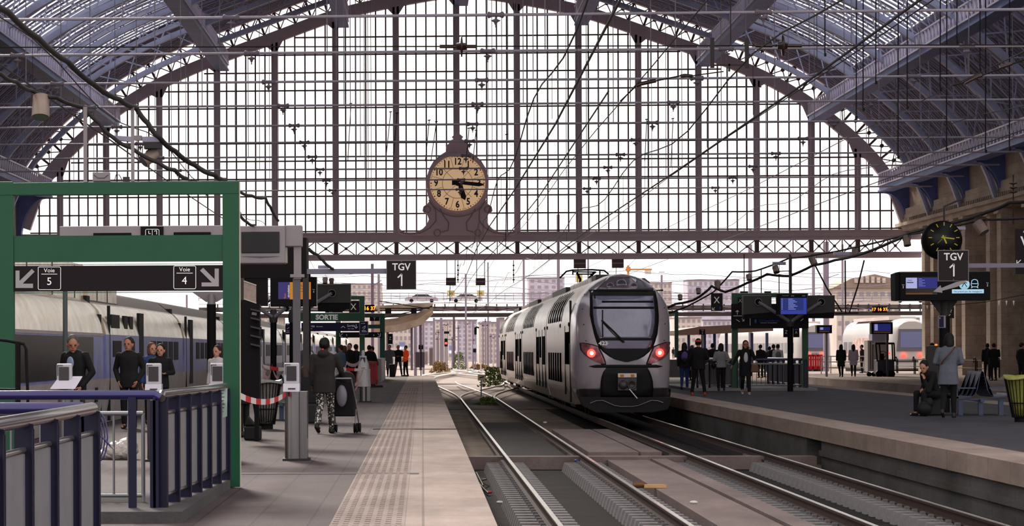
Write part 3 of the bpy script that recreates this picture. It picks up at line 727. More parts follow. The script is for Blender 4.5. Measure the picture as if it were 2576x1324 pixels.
for k, (a, b) in enumerate(zip(tg[:-1], tg[1:])):
    a2, b2 = a+.3, b-.25
    strip([(.12, -.05), (.03, .4), (0, .92)], a2, b2, 'skirt', TGG)
    strip([(0, .92), (0, 1.4), (.0, 1.87)], a2, b2, 'body_band', TGB)
    strip([(.0, 1.87), (.05, 2.1), (.17, 2.4), (.3, 2.54)], a2, b2, 'upper_side', TGS)
    strip([(.3, 2.54), (.36, 2.58)], a2, b2, 'cantrail', mat('cantrail_white', 'ded3cc', .3, .4))
    strip([(.36, 2.58), (.7, 2.84), (1.1, 2.96), (1.6, 2.98), (2.3, 2.8)], a2, b2, 'roof', TGS if k == 0 else mat('roof_dull', '6f6662', .5))
    q = MB(); q.box(LX-2.7, LX-.1, b2-.02, b2+.55, .0, 2.3); q.box(LX-2.5, LX-.35, b2-.02, b2+.55, 2.3, 2.7); q.build('gangway', RUB, t2, O2)
    q = MB(); q.box(LX-2.6, LX-.25, a+.2, b-.2, ZR+.3, -.04); q.build('underframe', UNDER, t2, O2)
    if k == 0:
        boxp(a2, b2-1.9, .98, 1.80, 'black_side_panel', mat('panel_black', '15120f', .35), .02)
        boxp(a2, b2, 1.83, 1.89, 'band_line', mat('band_line_grey', 'a79c9c', .4))
        boxp(b2-1.4, b2-1.0, .45, .75, 'skirt_hatch', RUB, .006)
        continue
    if k == 1:
        for y0, y1 in ((60.9, 62.6), (63.6, 64.3), (64.8, 65.5)):
            boxp(y0, y1, 2.02, 2.32, 'upper_window', TGW, .0, .03); boxp(y0, y1, 1.38, 1.74, 'window', TGW)
        dy = 66.6
    else: dy = a+2.2
    boxp(dy, dy+1.05, .55, 2.42, 'door', RUB, .006)
    y = dy+2.2 if k > 1 else 69.5
    while y < b-2:
        boxp(y, y+1.25, 1.26, 1.76, 'window', TGW); y += 1.75 if k > 1 else 1.62
    boxp(a+1.0, a+1.05, .0, 2.5, 'panel_seam', RUB, .008)

q = MB(); q.box(LX-2.3, LX-.42, 36.5, 59.0, 2.6, 3.35); q.box(LX-2.3, LX-.42, 59.9, 65.5, 2.6, 3.3); q.build('roof_fairing', TGS, t2, O2)
q = MB()
for yy in (40, 43.5, 47, 50.5, 54, 57.5, 61.5, 63.5): q.box(LX-.43, LX-.41, yy, yy+.05, 2.6, 3.3)
q.build('fairing_seam', RUB, t2, O2)
# ================================================================= signs, frames, displays
class TH:
    """a thing made of parts laid out at distance Y; coordinates of parts are measured on the frame"""
    def __init__(s, name, label, cat, Y, base, group=None, kind=None):
        s.Y = Y; s.o = at(base[0], base[1], Y); s.e = empty(name, s.o, label, cat, group, kind)
    def p(s, x, y, dY=0): return at(x, y, s.Y+dY)-s.o
    def rect(s, name, m, x0, y0, x1, y1, dY=0, d=.05, bev=0, parent=None):
        a = s.p(x0, y1, dY); b = s.p(x1, y0, dY); q = MB(); q.box(a.x, b.x, a.y, a.y+d, a.z, b.z); o = q.build(name, m, parent or s.e)
        if bev: bevel(o, bev)
        return o
    def rects(s, name, m, L, dY=0, d=.01):
        q = MB()
        for x0, y0, x1, y1 in L:
            a = s.p(x0, y1, dY); b = s.p(x1, y0, dY); q.box(a.x, b.x, a.y, a.y+d, a.z, b.z)
        return q.build(name, m, s.e)
    def poly(s, name, m, pts, dY=0, d=.02): q = MB(); q.prism([s.p(x, y, dY) for x, y in pts], (0, d, 0)); return q.build(name, m, s.e)
    def polys(s, name, m, L, dY=0, d=.01):
        q = MB()
        for pts in L: q.prism([s.p(x, y, dY) for x, y in pts], (0, d, 0))
        return q.build(name, m, s.e)
    def lines(s, name, m, L, wpx, dY=0):
        q = MB(); w_ = wpx/sc(s.Y)
        for pts in L:
            for a, b in zip(pts[:-1], pts[1:]): q.bar(s.p(*a, dY), s.p(*b, dY), w_, .01, (0, 1, 0)) if False else q.bar(s.p(*a, dY), s.p(*b, dY), .01, w_, (0, 1, 0)) if False else q.prism(_seg(s.p(*a, dY), s.p(*b, dY), w_), (0, .006, 0))
        return q.build(name, m, s.e)
    def tube(s, name, m, pts, rpx, n=8): q = MB(); q.tube([s.p(*t) for t in pts], rpx/sc(s.Y), n); return q.build(name, m, s.e)
    def disc(s, name, m, x, y, rpx, dY=0, d=.03, n=28): c = s.p(x, y, dY); r = rpx/sc(s.Y); q = MB(); q.lathe([(0, 0), (r, 0), (r, d), (0, d)], c, n, 'Y'); return q.build(name, m, s.e)
    def ring(s, name, m, x, y, rpx, wpx, dY=0, n=28):
        c = s.p(x, y, dY); q = MB(); q.tube([(c.x+rpx/sc(s.Y)*math.cos(t*2*math.pi/n), c.y, c.z+rpx/sc(s.Y)*math.sin(t*2*math.pi/n)) for t in range(n+1)], wpx/sc(s.Y)/2, 6, cap=False); return q.build(name, m, s.e)
    def text(s, tx, x, y, hpx, m=None, dY=-.004, rot=0, sx=1, bold=0, name='lettering'):   # hpx: capital height
        return text(tx, hpx/sc(s.Y)/.73, m or WHITEL, s.e, s.p(x, y, dY), (R(90), rot, 0), name, .001, 'CENTER', sx, bold)
def _seg(a, b, w_):
    d = (b-a); n = Vector((-d.z, 0, d.x)).normalized()*w_/2; e = d.normalized()*w_*.0
    return [a-n-e, b-n+e, b+n+e, a+n-e]
SIGNB = mat('sign_black_brown', '1f181d', .5, spec=.12); SIGNV = mat('sign_dark_violet', '241e40', .5, spec=.12)
ARROW = mat('arrow_grey', '9d979c', .5); HOUS = mat('housing_grey', '8b8287', .4, .1, .1, 2); HOUSD = mat('housing_dark_grey', '3c383a', .5, spec=.2)
# --- near green frame
t = TH('portal_frame', 'large green steel portal frame in the left foreground over the stairs', 'frame', 30.6, (300, 1228), 'green portal frames over the stairs')
t.rect('post', GREEN, -14, 457, 33, 1228, d=.12, bev=.006); t.rect('post', GREEN, 562, 456, 601, 1226, d=.12, bev=.006)
t.rect('edge_strip', mat('cream_edge', 'cfc4ae', .5), 601, 458, 603, 1226, .02, .08)
t.rect('top_beam', GREEN, -14, 456, 601, 492, -.004, .128, .006); t.rect('header_panel', GREEN, 33, 591, 562, 660, .02, .05)
t.rects('sign_rail', GREEN, [(33, 663, 562, 667), (33, 734, 562, 738)], .01, .06)
t = TH('direction_sign', 'long dark sign reading Voie 5 and Voie 4 with two arrows in the green frame', 'sign', 30.6, (298, 701))
t.rect('sign_panel', SIGNB, 34, 667, 561, 734, .02, .04)
t.lines('pictogram_frame', WHITEL, [[(96, 674), (98, 672), (150, 672), (152.5, 674.5), (152.5, 726), (150, 729), (98, 729), (96, 726), (96, 674)], [(437, 672), (439, 669.5), (490, 669.5), (492.5, 672), (492.5, 724), (490, 727), (439, 727), (437, 724), (437, 672)], [(104, 690), (144, 690)], [(444, 687.5), (485, 687.5)]], 1.4, .012)
t.text('Voie', 124, 681, 11, dY=.012); t.text('Voie', 464.5, 678.5, 11, dY=.012); t.text('5', 124, 709, 20, dY=.012); t.text('4', 464, 707, 20, dY=.012)
for pts in ([[(39, 681), (49, 681), (49, 707), (80, 677), (87, 684), (57, 714), (83, 714), (83, 725), (39, 725)]], [[(550.5, 676), (540, 676), (540, 703), (511, 674), (503, 681), (533, 711), (507, 711), (507, 721), (550.5, 721)]]):
    t.polys('arrow', ARROW, pts, .010, .01)
# --- other green frames
def frame(x0, x1, yb, Y, top, label, band=None, wp=12):
    t = TH('portal_frame', label, 'frame', Y, ((x0+x1)/2, yb), 'green portal frames over the stairs')
    t.rect('post', GREEN, x0, top, x0+wp, yb, d=.15); t.rect('post', GREEN, x1-wp, top, x1, yb, d=.15); t.rect('top_beam', GREEN, x0, top, x1, top+wp*.8, -.003, .156)
    if band: t.rect('header_panel', GREEN, x0, band[0], x1, band[1], .02, .1)
    return t
t = frame(733, 917, 985, 101.5, 745, 'green steel portal frame with the white word SORTIE on its band', (787, 809))
t.text('SORTIE', 822, 799, 12.5, dY=.012, bold=.012)
t = frame(845, 968, 955, 142, 790, 'smaller green portal frame further down the left platform'); t.rect('header_panel', GREEN, 912, 817, 968, 827, .02, .1)
t = frame(1842, 2033, 985, 101, 738, 'green portal frame on the right island platform behind the dark sign', wp=14)
t.rects('roof_box', HOUSD, [(1863, 733, 1882, 738), (1924, 733, 1940, 738)], 0, .2)
frame(1585, 1706.5, 900, 140, 783, 'green portal frame just right of the silver train front', wp=9)
t = TH('exit_sign', 'violet sign strip reading Sortie twice under the green SORTIE band', 'sign', 101, (830, 822))
t.rect('sign_panel', SIGNV, 758, 812, 906, 834, 0, .08); t.text('Sortie', 782, 821, 6, dY=-.01); t.text('Sortie', 883, 820, 6, dY=-.01); t.text('Batiment', 804, 822, 3.2, dY=-.01)
t.text('Exit - Salida', 778, 827.5, 2.4, dY=-.01); t.text('Exit - Salida', 883, 827.5, 2.4, dY=-.01)
t.lines('arrow', WHITEL, [[(896, 816), (896, 826)], [(892, 822), (896, 826.5), (900, 822)], [(762, 824), (767, 818), (763, 818)], [(858, 825), (863, 821), (868, 825)]], 1.2, -.01)
t.rect('top_edge', WHITEL, 760, 809.5, 856, 811, 0, .02)
t = TH('pictogram_board', 'small framed notice board at the right end of the violet exit sign', 'sign', 100.5, (915, 825))
t.rect('frame', HOUS, 904, 808.5, 926.5, 842, 0, .05); t.rect('panel', SIGNV, 905.5, 810, 925, 840.5, -.01, .02)
t.lines('pictogram', WHITEL, [[(909, 814), (912, 814)], [(914, 814), (918, 814)], [(911, 826), (915, 823), (919, 820), (918, 826), (914, 829)], [(910, 832), (920, 832)], [(910, 835), (923, 835)]], 1, -.02)
t = TH('pictogram_board', 'small dark notice board hanging left of the display columns', 'sign', 95, (723, 825))
t.rect('panel', SIGNV, 718, 814, 729, 842, 0, .04); t.lines('pictogram', WHITEL, [[(721, 817), (727, 817)], [(722, 828), (727, 824)], [(720, 833), (728, 833)], [(720, 837), (728, 837)]], 1, -.01)
t = TH('direction_sign', 'dark sign with arrows and platform numbers 5 and 4 below the violet sign', 'sign', 141.6, (905, 843))
t.rect('panel', SIGNB, 852, 836, 961, 850, 0, .05); t.text('5', 872, 844, 5, dY=-.01); t.text('4', 940, 844, 5, dY=-.01)
t.lines('arrow', WHITEL, [[(854, 838.5), (854, 847), (862, 847)], [(854, 847), (862, 839)], [(957, 838.5), (957, 847), (950, 847)], [(957, 847), (950, 839)]], 1.5, -.01)
def letterboard(ch, x0, y0, x1, y1, Y, cx_, cy_, h, label, sub=None, blue=None):
    t = TH('zone_sign', label, 'sign', Y, ((x0+x1)/2, (y0+y1)/2)); t.rect('panel', SIGNB, x0, y0, x1, y1, 0, .06); t.text(ch, cx_, cy_, h, dY=-.006, sx=.9)
    if blue: t.text(blue[0], blue[1], blue[2], blue[3], mat('sign_blue', '3a62b8', .5), dY=-.006)
    if sub: t.lines('arrow', WHITEL, sub, 1.2, -.006)
    return t
letterboard('X', 878, 757, 904, 787, 100, 889, 773, 17, 'zone sign with big white X beside the green SORTIE frame')
letterboard('X', 818, 774, 862, 787, 102.4, 832, 783, 9, 'dark sign with cut off X and numbers 5 4 behind the SORTIE band', blue=None).text('5 4', 863-8, 779, 4)
letterboard('Y', 930, 798, 955, 808, 141, 942, 803, 8, 'small dark zone sign with a white Y above the far green frame')
letterboard('Z', 976, 840, 988, 866, 150, 981.5, 852, 8, 'small dark zone sign with a white Z beside the far platform shelter')
letterboard('X', 1789, 738, 1818, 783, 98, 1803, 756, 17, 'tall dark hanging sign with a large white X and a small blue 3', [[(1792, 774), (1792, 780), (1798, 780)], [(1792, 780), (1798, 774)]], ('3', 1811, 776, 7))
letterboard('X', 1856, 745, 1870, 765, 101.3, 1862, 757, 11, 'dark sign with a white X fixed to the green frame on the island')
letterboard('Z', 1971, 826, 1987, 849, 103, 1978, 836, 9, 'small dark sign with a white Z left of the dark display column')
letterboard('A', 1996, 826, 2011, 849, 103, 2003, 837, 7, 'small dark sign with a white A right of the dark display column').rect('blue_mark', mat('sign_blue', '3a62b8'), 1999, 828, 2007, 831, -.006, .01)
t = letterboard('V', 2555, 576, 2600, 690, 66, 2582, 616, 40, 'big dark zone sign with a white V cut off by the right photo edge'); t.lines('arrow', WHITEL, [[(2558, 655), (2558, 664), (2566, 664)], [(2558, 664), (2568, 654)]], 2, -.006); t.text('Repere', 2584, 584, 5); t.tube('hanger', HOUSD, [(2580, 576, .03), (2580, 300, .03)], 2)
letterboard('Y', 2389, 773, 2400, 801, 88, 2392, 784, 8, 'small dark sign with a white Y behind the right display column', [[(2386, 796), (2391, 791)]])
# --- TGV 1 boards with arms
def tgv(x0, y0, x1, y1, Y, arm, label, post=None, tilt=0):
    t = TH('train_position_sign', label, 'sign', Y, ((x0+x1)/2, (y0+y1)/2)); s_ = (x1-x0)/75; cx_ = (x0+x1)/2
    t.rect('frame', HOUS, x0, y0, x1, y1, 0, .06); t.rect('panel', mat('sign_brown_grey', '2c2528', .5, spec=.12), x0+1.6, y0+1.6, x1-1.6, y1-1.6, -.01, .02)
    t.text('TGV', cx_, y0+17.5*s_, 18*s_, dY=-.016, sx=.95, bold=.004); t.lines('numeral', WHITEL, [[(cx_-9*s_, y0+44*s_), (cx_+1*s_, y0+34.5*s_), (cx_+1*s_, y0+65*s_)]], 3.6*s_, -.018)
    for yy in (y0+3, y1-4): t.disc('screw', HOUS, cx_, yy, 1.4, -.02, .01, 8)
    t.rect('arm', mat('arm_steel', '7a7688', .5), *arm, .07, .1)
    if post: t.rect('mast', HOUSD, *post, .1, .12)
    return t
tgv(972, 655, 1047, 729, 60, (768, 676, 973, 690), 'square TGV 1 sign hanging left of centre under the girder', (763, 600, 776, 1085))
t = tgv(2360, 629, 2437, 708, 62, (2436, 662, 2640, 674), 'square TGV 1 sign at the right in front of the round clock', (2640, 560, 2655, 1053))
t = TH('arrow_sign', 'grey metal arrow pointing down left below the right TGV 1 sign', 'sign', 62, (2390, 718))
t.poly('arrow_plate', ARROW, [(2348, 734), (2366, 718), (2368, 725), (2405, 710), (2432, 705), (2432, 708), (2408, 722), (2370, 732), (2371, 737)], -.02, .02)
# --- digital clocks
def dclock(x0, y0, x1, y1, Y, tx, label):
    t = TH('digital_clock', label, 'clock', Y, ((x0+x1)/2, (y0+y1)/2)); t.rect('case', BLACKM, x0, y0, x1, y1, 0, .15); t.text(tx, (x0+x1)/2, (y0+y1)/2, (y1-y0)*.5, mat('orange_digits', 'ff8a2a', emit='ff7a1c', estr=4), dY=-.01, bold=.004); return t
dclock(918, 767, 942, 786, 120, '16 37', 'orange digital clock reading 16 37 beside the left green frames')
dclock(2194, 771, 2231, 787, 150, '17 16 37', 'orange digital clock reading 17 16 37 in front of the white train on the right')
# --- round dark clock with yellow hands
t = TH('round_clock', 'black round station clock with yellow hands high on the right', 'clock', 70, (2376, 604))
t.disc('case', BLACKM, 2371, 604, 48, .1, .3, 40); t.disc('dial', mat('dial_black', '0e0c0e', .4), 2376, 604, 44, 0, .12, 40)
YEL = mat('clock_yellow', 'c9bb3c', .5)
for k in range(12):
    a = k*math.pi/6; cx_, cy_ = 2375, 598; t.lines('hour_mark', YEL, [[(cx_+math.sin(a)*30, cy_-math.cos(a)*30), (cx_+math.sin(a)*39, cy_-math.cos(a)*39)]], 2, -.01)
t.lines('minute_hand', YEL, [[(2368, 597), (2401, 601)]], 3, -.02); t.lines('hour_hand', YEL, [[(2372, 592), (2381, 613)]], 3.6, -.025); t.lines('second_hand', mat('green_hand', '8e9a4a', .5), [[(2380, 593), (2359, 612)]], 1, -.03)
t.tube('hanger', HOUSD, [(2375, 560, .25), (2375, 520, .25), (2420, 500, .25)], 2.5)
# --- displays
SCRB = mat('screen_blue', '2a3a9a', .3, emit='3040b0', estr=.5); SCRBK = mat('screen_black', '17141a', .2); SCRO = mat('screen_orange', 'c07a20', .4, emit='c8791c', estr=.45); SCRV = mat('screen_violet', '3a3070', .4, emit='3a2f78', estr=.3)
SCRL = mat('screen_pale', 'aab0e0', .4, emit='a4a9dc', estr=.5); SCRC = mat('screen_cyan', '9cc2d8', .4, emit='9cc2da', estr=.7)
def vmast(t, cx_, r, ytop, yb, hubs, cone=True):
    t.tube('column', BLACKM, [(cx_, ytop, .2), (cx_, yb, .2)], r, 16)
    q = MB(); k = sc(t.Y)
    a, b = t.p(cx_, ytop, .2), t.p(cx_, ytop-32*r/7.5, .2); q.tube([a, a*.5+b*.5, b], [r*1.25/k, r*1.5/k, r*.9/k], 16); q.build('cone_head', HOUSD, t.e)
    for hx, hy in hubs:
        t.tube('arm', mat('arm_grey', '77727a', .45), [(cx_+(3 if hx > cx_ else -3), ytop-14*r/7.5, .1), (hx, hy, .0)], r*.62, 8); t.ring('hub_ring', HOUS, hx, hy, r*1.2, 1.6, -.03); t.disc('hub', BLACKM, hx, hy, r*.95, -.02, .1)
t = TH('display_column', 'dark column with V arms and grey monitor backs on the right island platform', 'display', 98.6, (1988, 988), 'display columns with V arms')
for x0, x1, y0, y1 in ((1870, 1941, 744, 786), (2031, 2100, 744, 786)):
    t.poly('monitor', HOUSD, [(x0, y0), (x1, y0), (x1, y1), (x0, y1+(6 if x0 < 1900 else 4))], .06, .5); t.poly('hood', BLACKM, [(x0, y1+.5), (x1, y1+.5), (x1-3, y1+15), (x0, y1+15)], .12, .4); t.rect('top_edge', HOUS, x0, y0-1, x1, y0+.6, .05, .4)
vmast(t, 1988, 7.2, 822, 988, ((1908, 760), (2066, 760)))
t = TH('departure_screen', 'blue departure screen in a black case in front of the island column', 'screen', 98, (1992, 767))
t.rect('case', BLACKM, 1955, 740, 2030, 792, -.1, .3); t.rect('screen', SCRB, 1964, 750, 2029, 791, -.12, .03); t.rect('list_panel', mat('list_navy', '23337c', .4, emit='2a3a90', estr=.35), 1965, 751, 2021, 781, -.13, .01)
t.rects('text_line', mat('text_pale_blue', '8fa0e8', emit='8fa0e8', estr=.5), [(1966+a, 752+k*3.6, 1966+b, 753.6+k*3.6) for k in range(8) for a, b in ((0, 3), (17, 29+(k*5) % 14))], -.14, .008)
t.rects('top_label', HOUS, [(1968, 743.5, 1984, 745), (1990, 743.5, 1998, 746), (2018, 743.5, 2026, 746)], -.12, .02); t.rect('tower_pole', HOUSD, 1985, 640, 1990, 742, .1, .06)
t = TH('direction_sign', 'wide dark sign with arrows reading Correspondances on the right island', 'sign', 100.6, (1937, 796))
t.rect('panel', SIGNB, 1840, 764, 2034, 827, 0, .08); t.text('Correspondances', 1935, 807, 5.2, mat('sign_blue', '3a62b8'), dY=-.006); t.text('Connections - Correspondencias', 1934, 812.5, 2.2, dY=-.006)
t.lines('arrow', WHITEL, [[(1855, 792), (1855, 781)], [(1851, 785), (1855, 781), (1859, 785)], [(1845, 795), (1884, 795)], [(1887, 793), (1887, 819)], [(1866, 802), (1872, 808), (1872, 803)], [(1872, 808), (1867, 808)], [(1852, 804), (1861, 810)], [(2014, 808), (2021, 802)]], 1.2, -.006)
t.rects('train_pictogram', mat('sign_blue', '3a62b8'), [(1898, 804, 1903, 811), (1897, 812, 1904, 813)], -.006, .006)
t = TH('display_column', 'black display column with V support at the right behind the woman in grey', 'display', 66, (2376, 1042), 'display columns with V arms')
t.tube('column', BLACKM, [(2376, 796, .3), (2376, 1042, .3)], 13, 18); q = MB(); a, b = t.p(2376, 797, .3), t.p(2376, 752, .3); q.tube([a, b], [11/sc(66), 13/sc(66)], 16); q.build('cone_head', HOUSD, t.e)
t.polys('v_bracket', HOUSD, [[(2340, 755), (2366, 755), (2376, 780), (2370, 795)], [(2410, 755), (2388, 755), (2378, 780), (2384, 795)]], .25, .1)
t = TH('information_display', 'wide black display with blue screen and no passengers notice on the right', 'screen', 65.6, (2372, 720))
t.rect('case', BLACKM, 2265, 684, 2491, 757, 0, .3, .01); t.rect('case_edge', HOUS, 2265, 682.5, 2491, 684.2, 0, .3); t.poly('side_display', BLACKM, [(2251, 689), (2264, 684), (2264, 757), (2252, 756)], .1, .6)
t.rect('screen', SCRBK, 2278, 697, 2358, 742, -.01, .02); t.rect('pale_panel', SCRL, 2279, 699, 2307, 726, -.016, .01); t.rect('blue_panel', SCRV if False else mat('screen_deep_blue', '2b2f78', emit='2b2f80', estr=.4), 2309, 699, 2358, 726, -.016, .01); t.rect('orange_bar', SCRO if False else mat('screen_dull_orange', '6a4520', emit='704820', estr=.3), 2279, 737, 2346, 741, -.016, .01)
t.rects('text_line', mat('text_lilac', '7f84d8', emit='7f84d8', estr=.4), [(2311, 701+3.6*k, 2311+8+(k*7) % 13, 702.4+3.6*k) for k in range(6)], -.022, .006); t.text('17h25', 2288, 706, 3.6, SCRBK, dY=-.022); t.rects('text_line', SCRBK, [(2281, 710, 2298, 712)], -.022, .006)
t.text('3', 2272, 723, 6, dY=-.01); t.text('2', 2484, 718, 6, dY=-.01); t.text('Voie', 2272, 717, 2.4, dY=-.01); t.text('Voie', 2484, 712, 2.4, dY=-.01)
t.rect('notice_bar', SCRC, 2395, 728, 2475, 738.5, -.016, .01); t.text('Ne prend pas de voyageurs', 2435, 733.8, 4.6, SCRBK, dY=-.02)
t.disc('no_boarding_disc', SCRC, 2426, 716, 13, -.02, .01); t.lines('pictogram', SCRBK, [[(2420, 722), (2426, 712), (2432, 722)], [(2420, 715), (2426, 710), (2433, 713)], [(2426, 712), (2426, 707)]], 2, -.024)
t.lines('train_pictogram', SCRC, [[(2445, 722), (2443, 716), (2445, 706), (2450, 703.5), (2454, 703.5), (2459, 706), (2461, 716), (2459, 722), (2445, 722)], [(2445, 714), (2459, 714)], [(2447, 722), (2443, 725)], [(2457, 722), (2461, 725)]], 1.6, -.016)
t = TH('notice_case', 'small framed notice fixed to the right display column', 'sign', 65.3, (2370, 810)); t.rect('frame', HOUS, 2361, 794.5, 2379, 825, 0, .1); t.rect('panel', SIGNV, 2362.5, 796, 2374, 823.5, -.01, .03); t.text('5', 2364.5, 801, 3.5, dY=-.015)
# left display columns
t = TH('display_column', 'slim dark display column with cone head standing left behind the railing', 'display', 62, (533, 1052), 'display columns with V arms')
t.tube('column', BLACKM, [(532, 766, .2), (532, 1052, .2)], 11.5, 16); q = MB(); a, b = t.p(532, 767, .2), t.p(532, 740, .2); q.tube([a, b], [11/sc(62), 7/sc(62)], 16); q.build('cone_head', HOUS, t.e); t.poly('v_bracket', HOUS, [(484, 736), (562, 736), (562, 750), (545, 760), (518, 760)], .3, .08)
t = TH('display_column', 'dark display column left of its twin under the flash circulation screen', 'display', 92, (688, 996), 'display columns with V arms')
t.polys('monitor', BLACKM, [[(612, 705), (672, 705), (672, 762), (612, 762)]], .1, .5)
t.rects('screen_stripe', SCRO, [(646, 749, 658, 752)], .05, .02); t.rects('screen_stripe', SCRV, [(646, 743, 666, 745)], .05, .02)
vmast(t, 688, 7.8, 812, 996, ((650, 775), (720, 775)))
t = TH('display_column', 'dark display column whose arm holds the grey monitor back', 'display', 93, (736, 994), 'display columns with V arms')
t.poly('monitor', HOUSD, [(798, 714), (882, 714), (882, 762), (798, 762)], .1, .6); t.poly('hood', BLACKM, [(798, 762.5), (881, 762.5), (880, 777), (850, 784), (800, 784)], .15, .5); t.rect('top_edge', HOUS, 799, 715, 880, 717, .05, .5)
vmast(t, 736, 7.8, 812, 994, ((835, 738),))
t = TH('information_display', 'black display showing the words flash circulation beside an orange panel', 'screen', 60.5, (740, 737))
t.rect('case', BLACKM, 680, 697, 796, 772, 0, .3); t.rect('case_edge', HOUS, 795.5, 697, 797, 772, 0, .3); t.rect('violet_panel', SCRV, 700, 710, 728.5, 753, -.01, .01); t.rect('orange_panel', SCRO, 729, 710, 782, 753.5, -.01, .01)
t.text('circulation', 726, 733, 5.4, dY=-.02, rot=R(-90), bold=.002); t.text('flash', 717, 745, 5.4, mat('text_orange', 'd08a3a', emit='c8791c', estr=.3), dY=-.02, rot=R(-90))
t.rects('text_line', mat('text_brown', '5a3a18'), [(738, 713+3.3*k, 752+(k*7) % 16, 714+3.3*k) for k in range(8)], -.016, .006); t.text('Voie', 789, 729, 2.4, dY=-.01); t.text('4', 789, 735, 5, dY=-.01)
t.rect('mast', BLACKM, 776, 690, 781, 1055, .35, .08)
# gantry of grey monitors at the left, on a grey post
t = TH('monitor_gantry', 'row of grey cased monitors on a grey post above the left ticket machines', 'monitor', 40, (748, 1146))
t.rect('post', mat('post_grey', '57545a', .5), 738, 700, 755, 1146, .12, .1); t.rect('post_sleeve', HOUS, 739, 612, 757, 702, .1, .12); t.rect('bracket', HOUS, 730, 690, 765, 698, .08, .16)
t.rect('long_case', HOUS, 150, 567, 602, 640, .2, .4, .01); t.rect('black_panel', BLACKM, 354, 570, 411, 640, .18, .05); t.lines('pictogram_frame', WHITEL, [[(366, 600), (366, 579), (369, 577), (397, 577), (400, 579), (400, 600)], [(383, 578), (383, 600)]], 1.2, .17); t.lines('pictogram', WHITEL, [[(374, 581), (374, 588), (379, 588)], [(388, 582), (394, 580), (394, 590)]], 1.6, .17)
t.rects('screen_recess', BLACKM, [(235, 586, 330, 632), (437, 584, 530, 632)], .18, .05)
t.rect('monitor_case', HOUS, 602, 568, 717, 663, 0, .5, .012); t.rect('screen', SCRBK, 607, 583, 703, 637, -.02, .04, .008); t.poly('trim_wedge', mat('trim_violet_grey', '4d4a5c', .4), [(608, 645), (703, 645), (655, 649)], -.01, .02)
t.rect('side_case', HOUS, 717, 567, 759, 620, .05, .35, .01); t.rect('side_edge', mat('edge_pale', 'b7b2a8', .4), 716.5, 622, 721, 661, .1, .3)
t = TH('display_board', 'large black back of a departure board behind the left monitors', 'display board', 46, (690, 760)); t.rect('board', mat('board_black', '151114', .6, spec=.1), 601, 598, 770, 700, .2, .3); t.rect('board_lower', mat('board_black', '1d171a'), 601, 700, 672, 770, .22, .3); t.rect('pole', BLACKM, 640, 770, 650, 1112, .3, .12)
t = TH('projecting_panel', 'weathered pale panel of a wall lamp box sticking out beside the green post', 'panel', 34, (630, 733)); t.poly('panel', mat('weathered_pale', 'a08c86', .6, 0, .3, 20), [(613, 707), (644, 718), (644, 762), (613, 752)], 0, .05); t.lines('edge', mat('edge_pale', 'b7b2a8'), [[(613, 707), (645, 718)], [(613, 752), (645, 763)]], 2.5, -.01); t.rect('bracket', HOUSD, 603, 700, 613, 755, .02, .1)
t = TH('louvred_cabinet', 'black cabinet with slanted vents beside the green post at left', 'cabinet', 45, (625, 960)); t.rect('body', mat('board_black', '1d171a'), 603, 765, 652, 1000, 0, .4)
for k in range(5): t.poly('vent_hood', HOUSD, [(630, 776+k*22), (657, 782+k*22), (655, 786+k*22), (630, 780+k*22)], -.12, .1)
t.poly('label_plate', HOUS, [(634, 785), (646, 787), (645, 794), (633, 792)], -.02, .01)
# gantry top equipment on near frame
t = TH('junction_box', 'grey junction box sitting on top of the near green frame', 'box', 30.7, (253, 456)); t.rect('case', HOUS, 233, 433, 275, 456, 0, .1, .006); t.lines('groove', HOUSD, [[(236, 440), (246, 448), (262, 448), (272, 440)]], 1.2, -.008)
t = TH('security_camera', 'tiny dark camera on top of the near green frame', 'camera', 30.7, (316, 456)); t.rect('case', HOUSD, 309, 445, 325, 456, 0, .06); t.tube('cable', BLACKM, [(308, 455, 0), (300, 440, 0), (292, 440, 0), (288, 455, 0)], 1)

for x0, y0, x1, y1, Y, lab in ((2055, 820, 2093, 839, 150, 'small blue screen in a grey case left of the far walking pair'), (2192, 812, 2246, 841, 148, 'blue screen in a black case above the forklift')):
    t = TH('departure_screen', lab, 'screen', Y, ((x0+x1)/2, 880+1.52*sc(Y))); t.rect('case', BLACKM, x0, y0, x1, y1, 0, .6); t.rect('hood', HOUS, x0-1, y0-2, x1+1, y0, -.1, .8); t.rect('screen', mat('screen_deep_blue', '2b2f78'), x0+6, y0+3, x1-5, y1-7, -.02, .02); t.rect('pale_panel', SCRL, x0+8, y0+4, x0+16, y1-9, -.03, .01); t.rect('orange_bar', mat('screen_dull_orange', '6a4520'), x0+6, y1-6, x1-6, y1-3, -.02, .02)
    t.rect('pole', HOUSD if Y == 148 else HOUS, x1-16, y1, x1-11, 880+1.52*sc(Y), .2, .12)
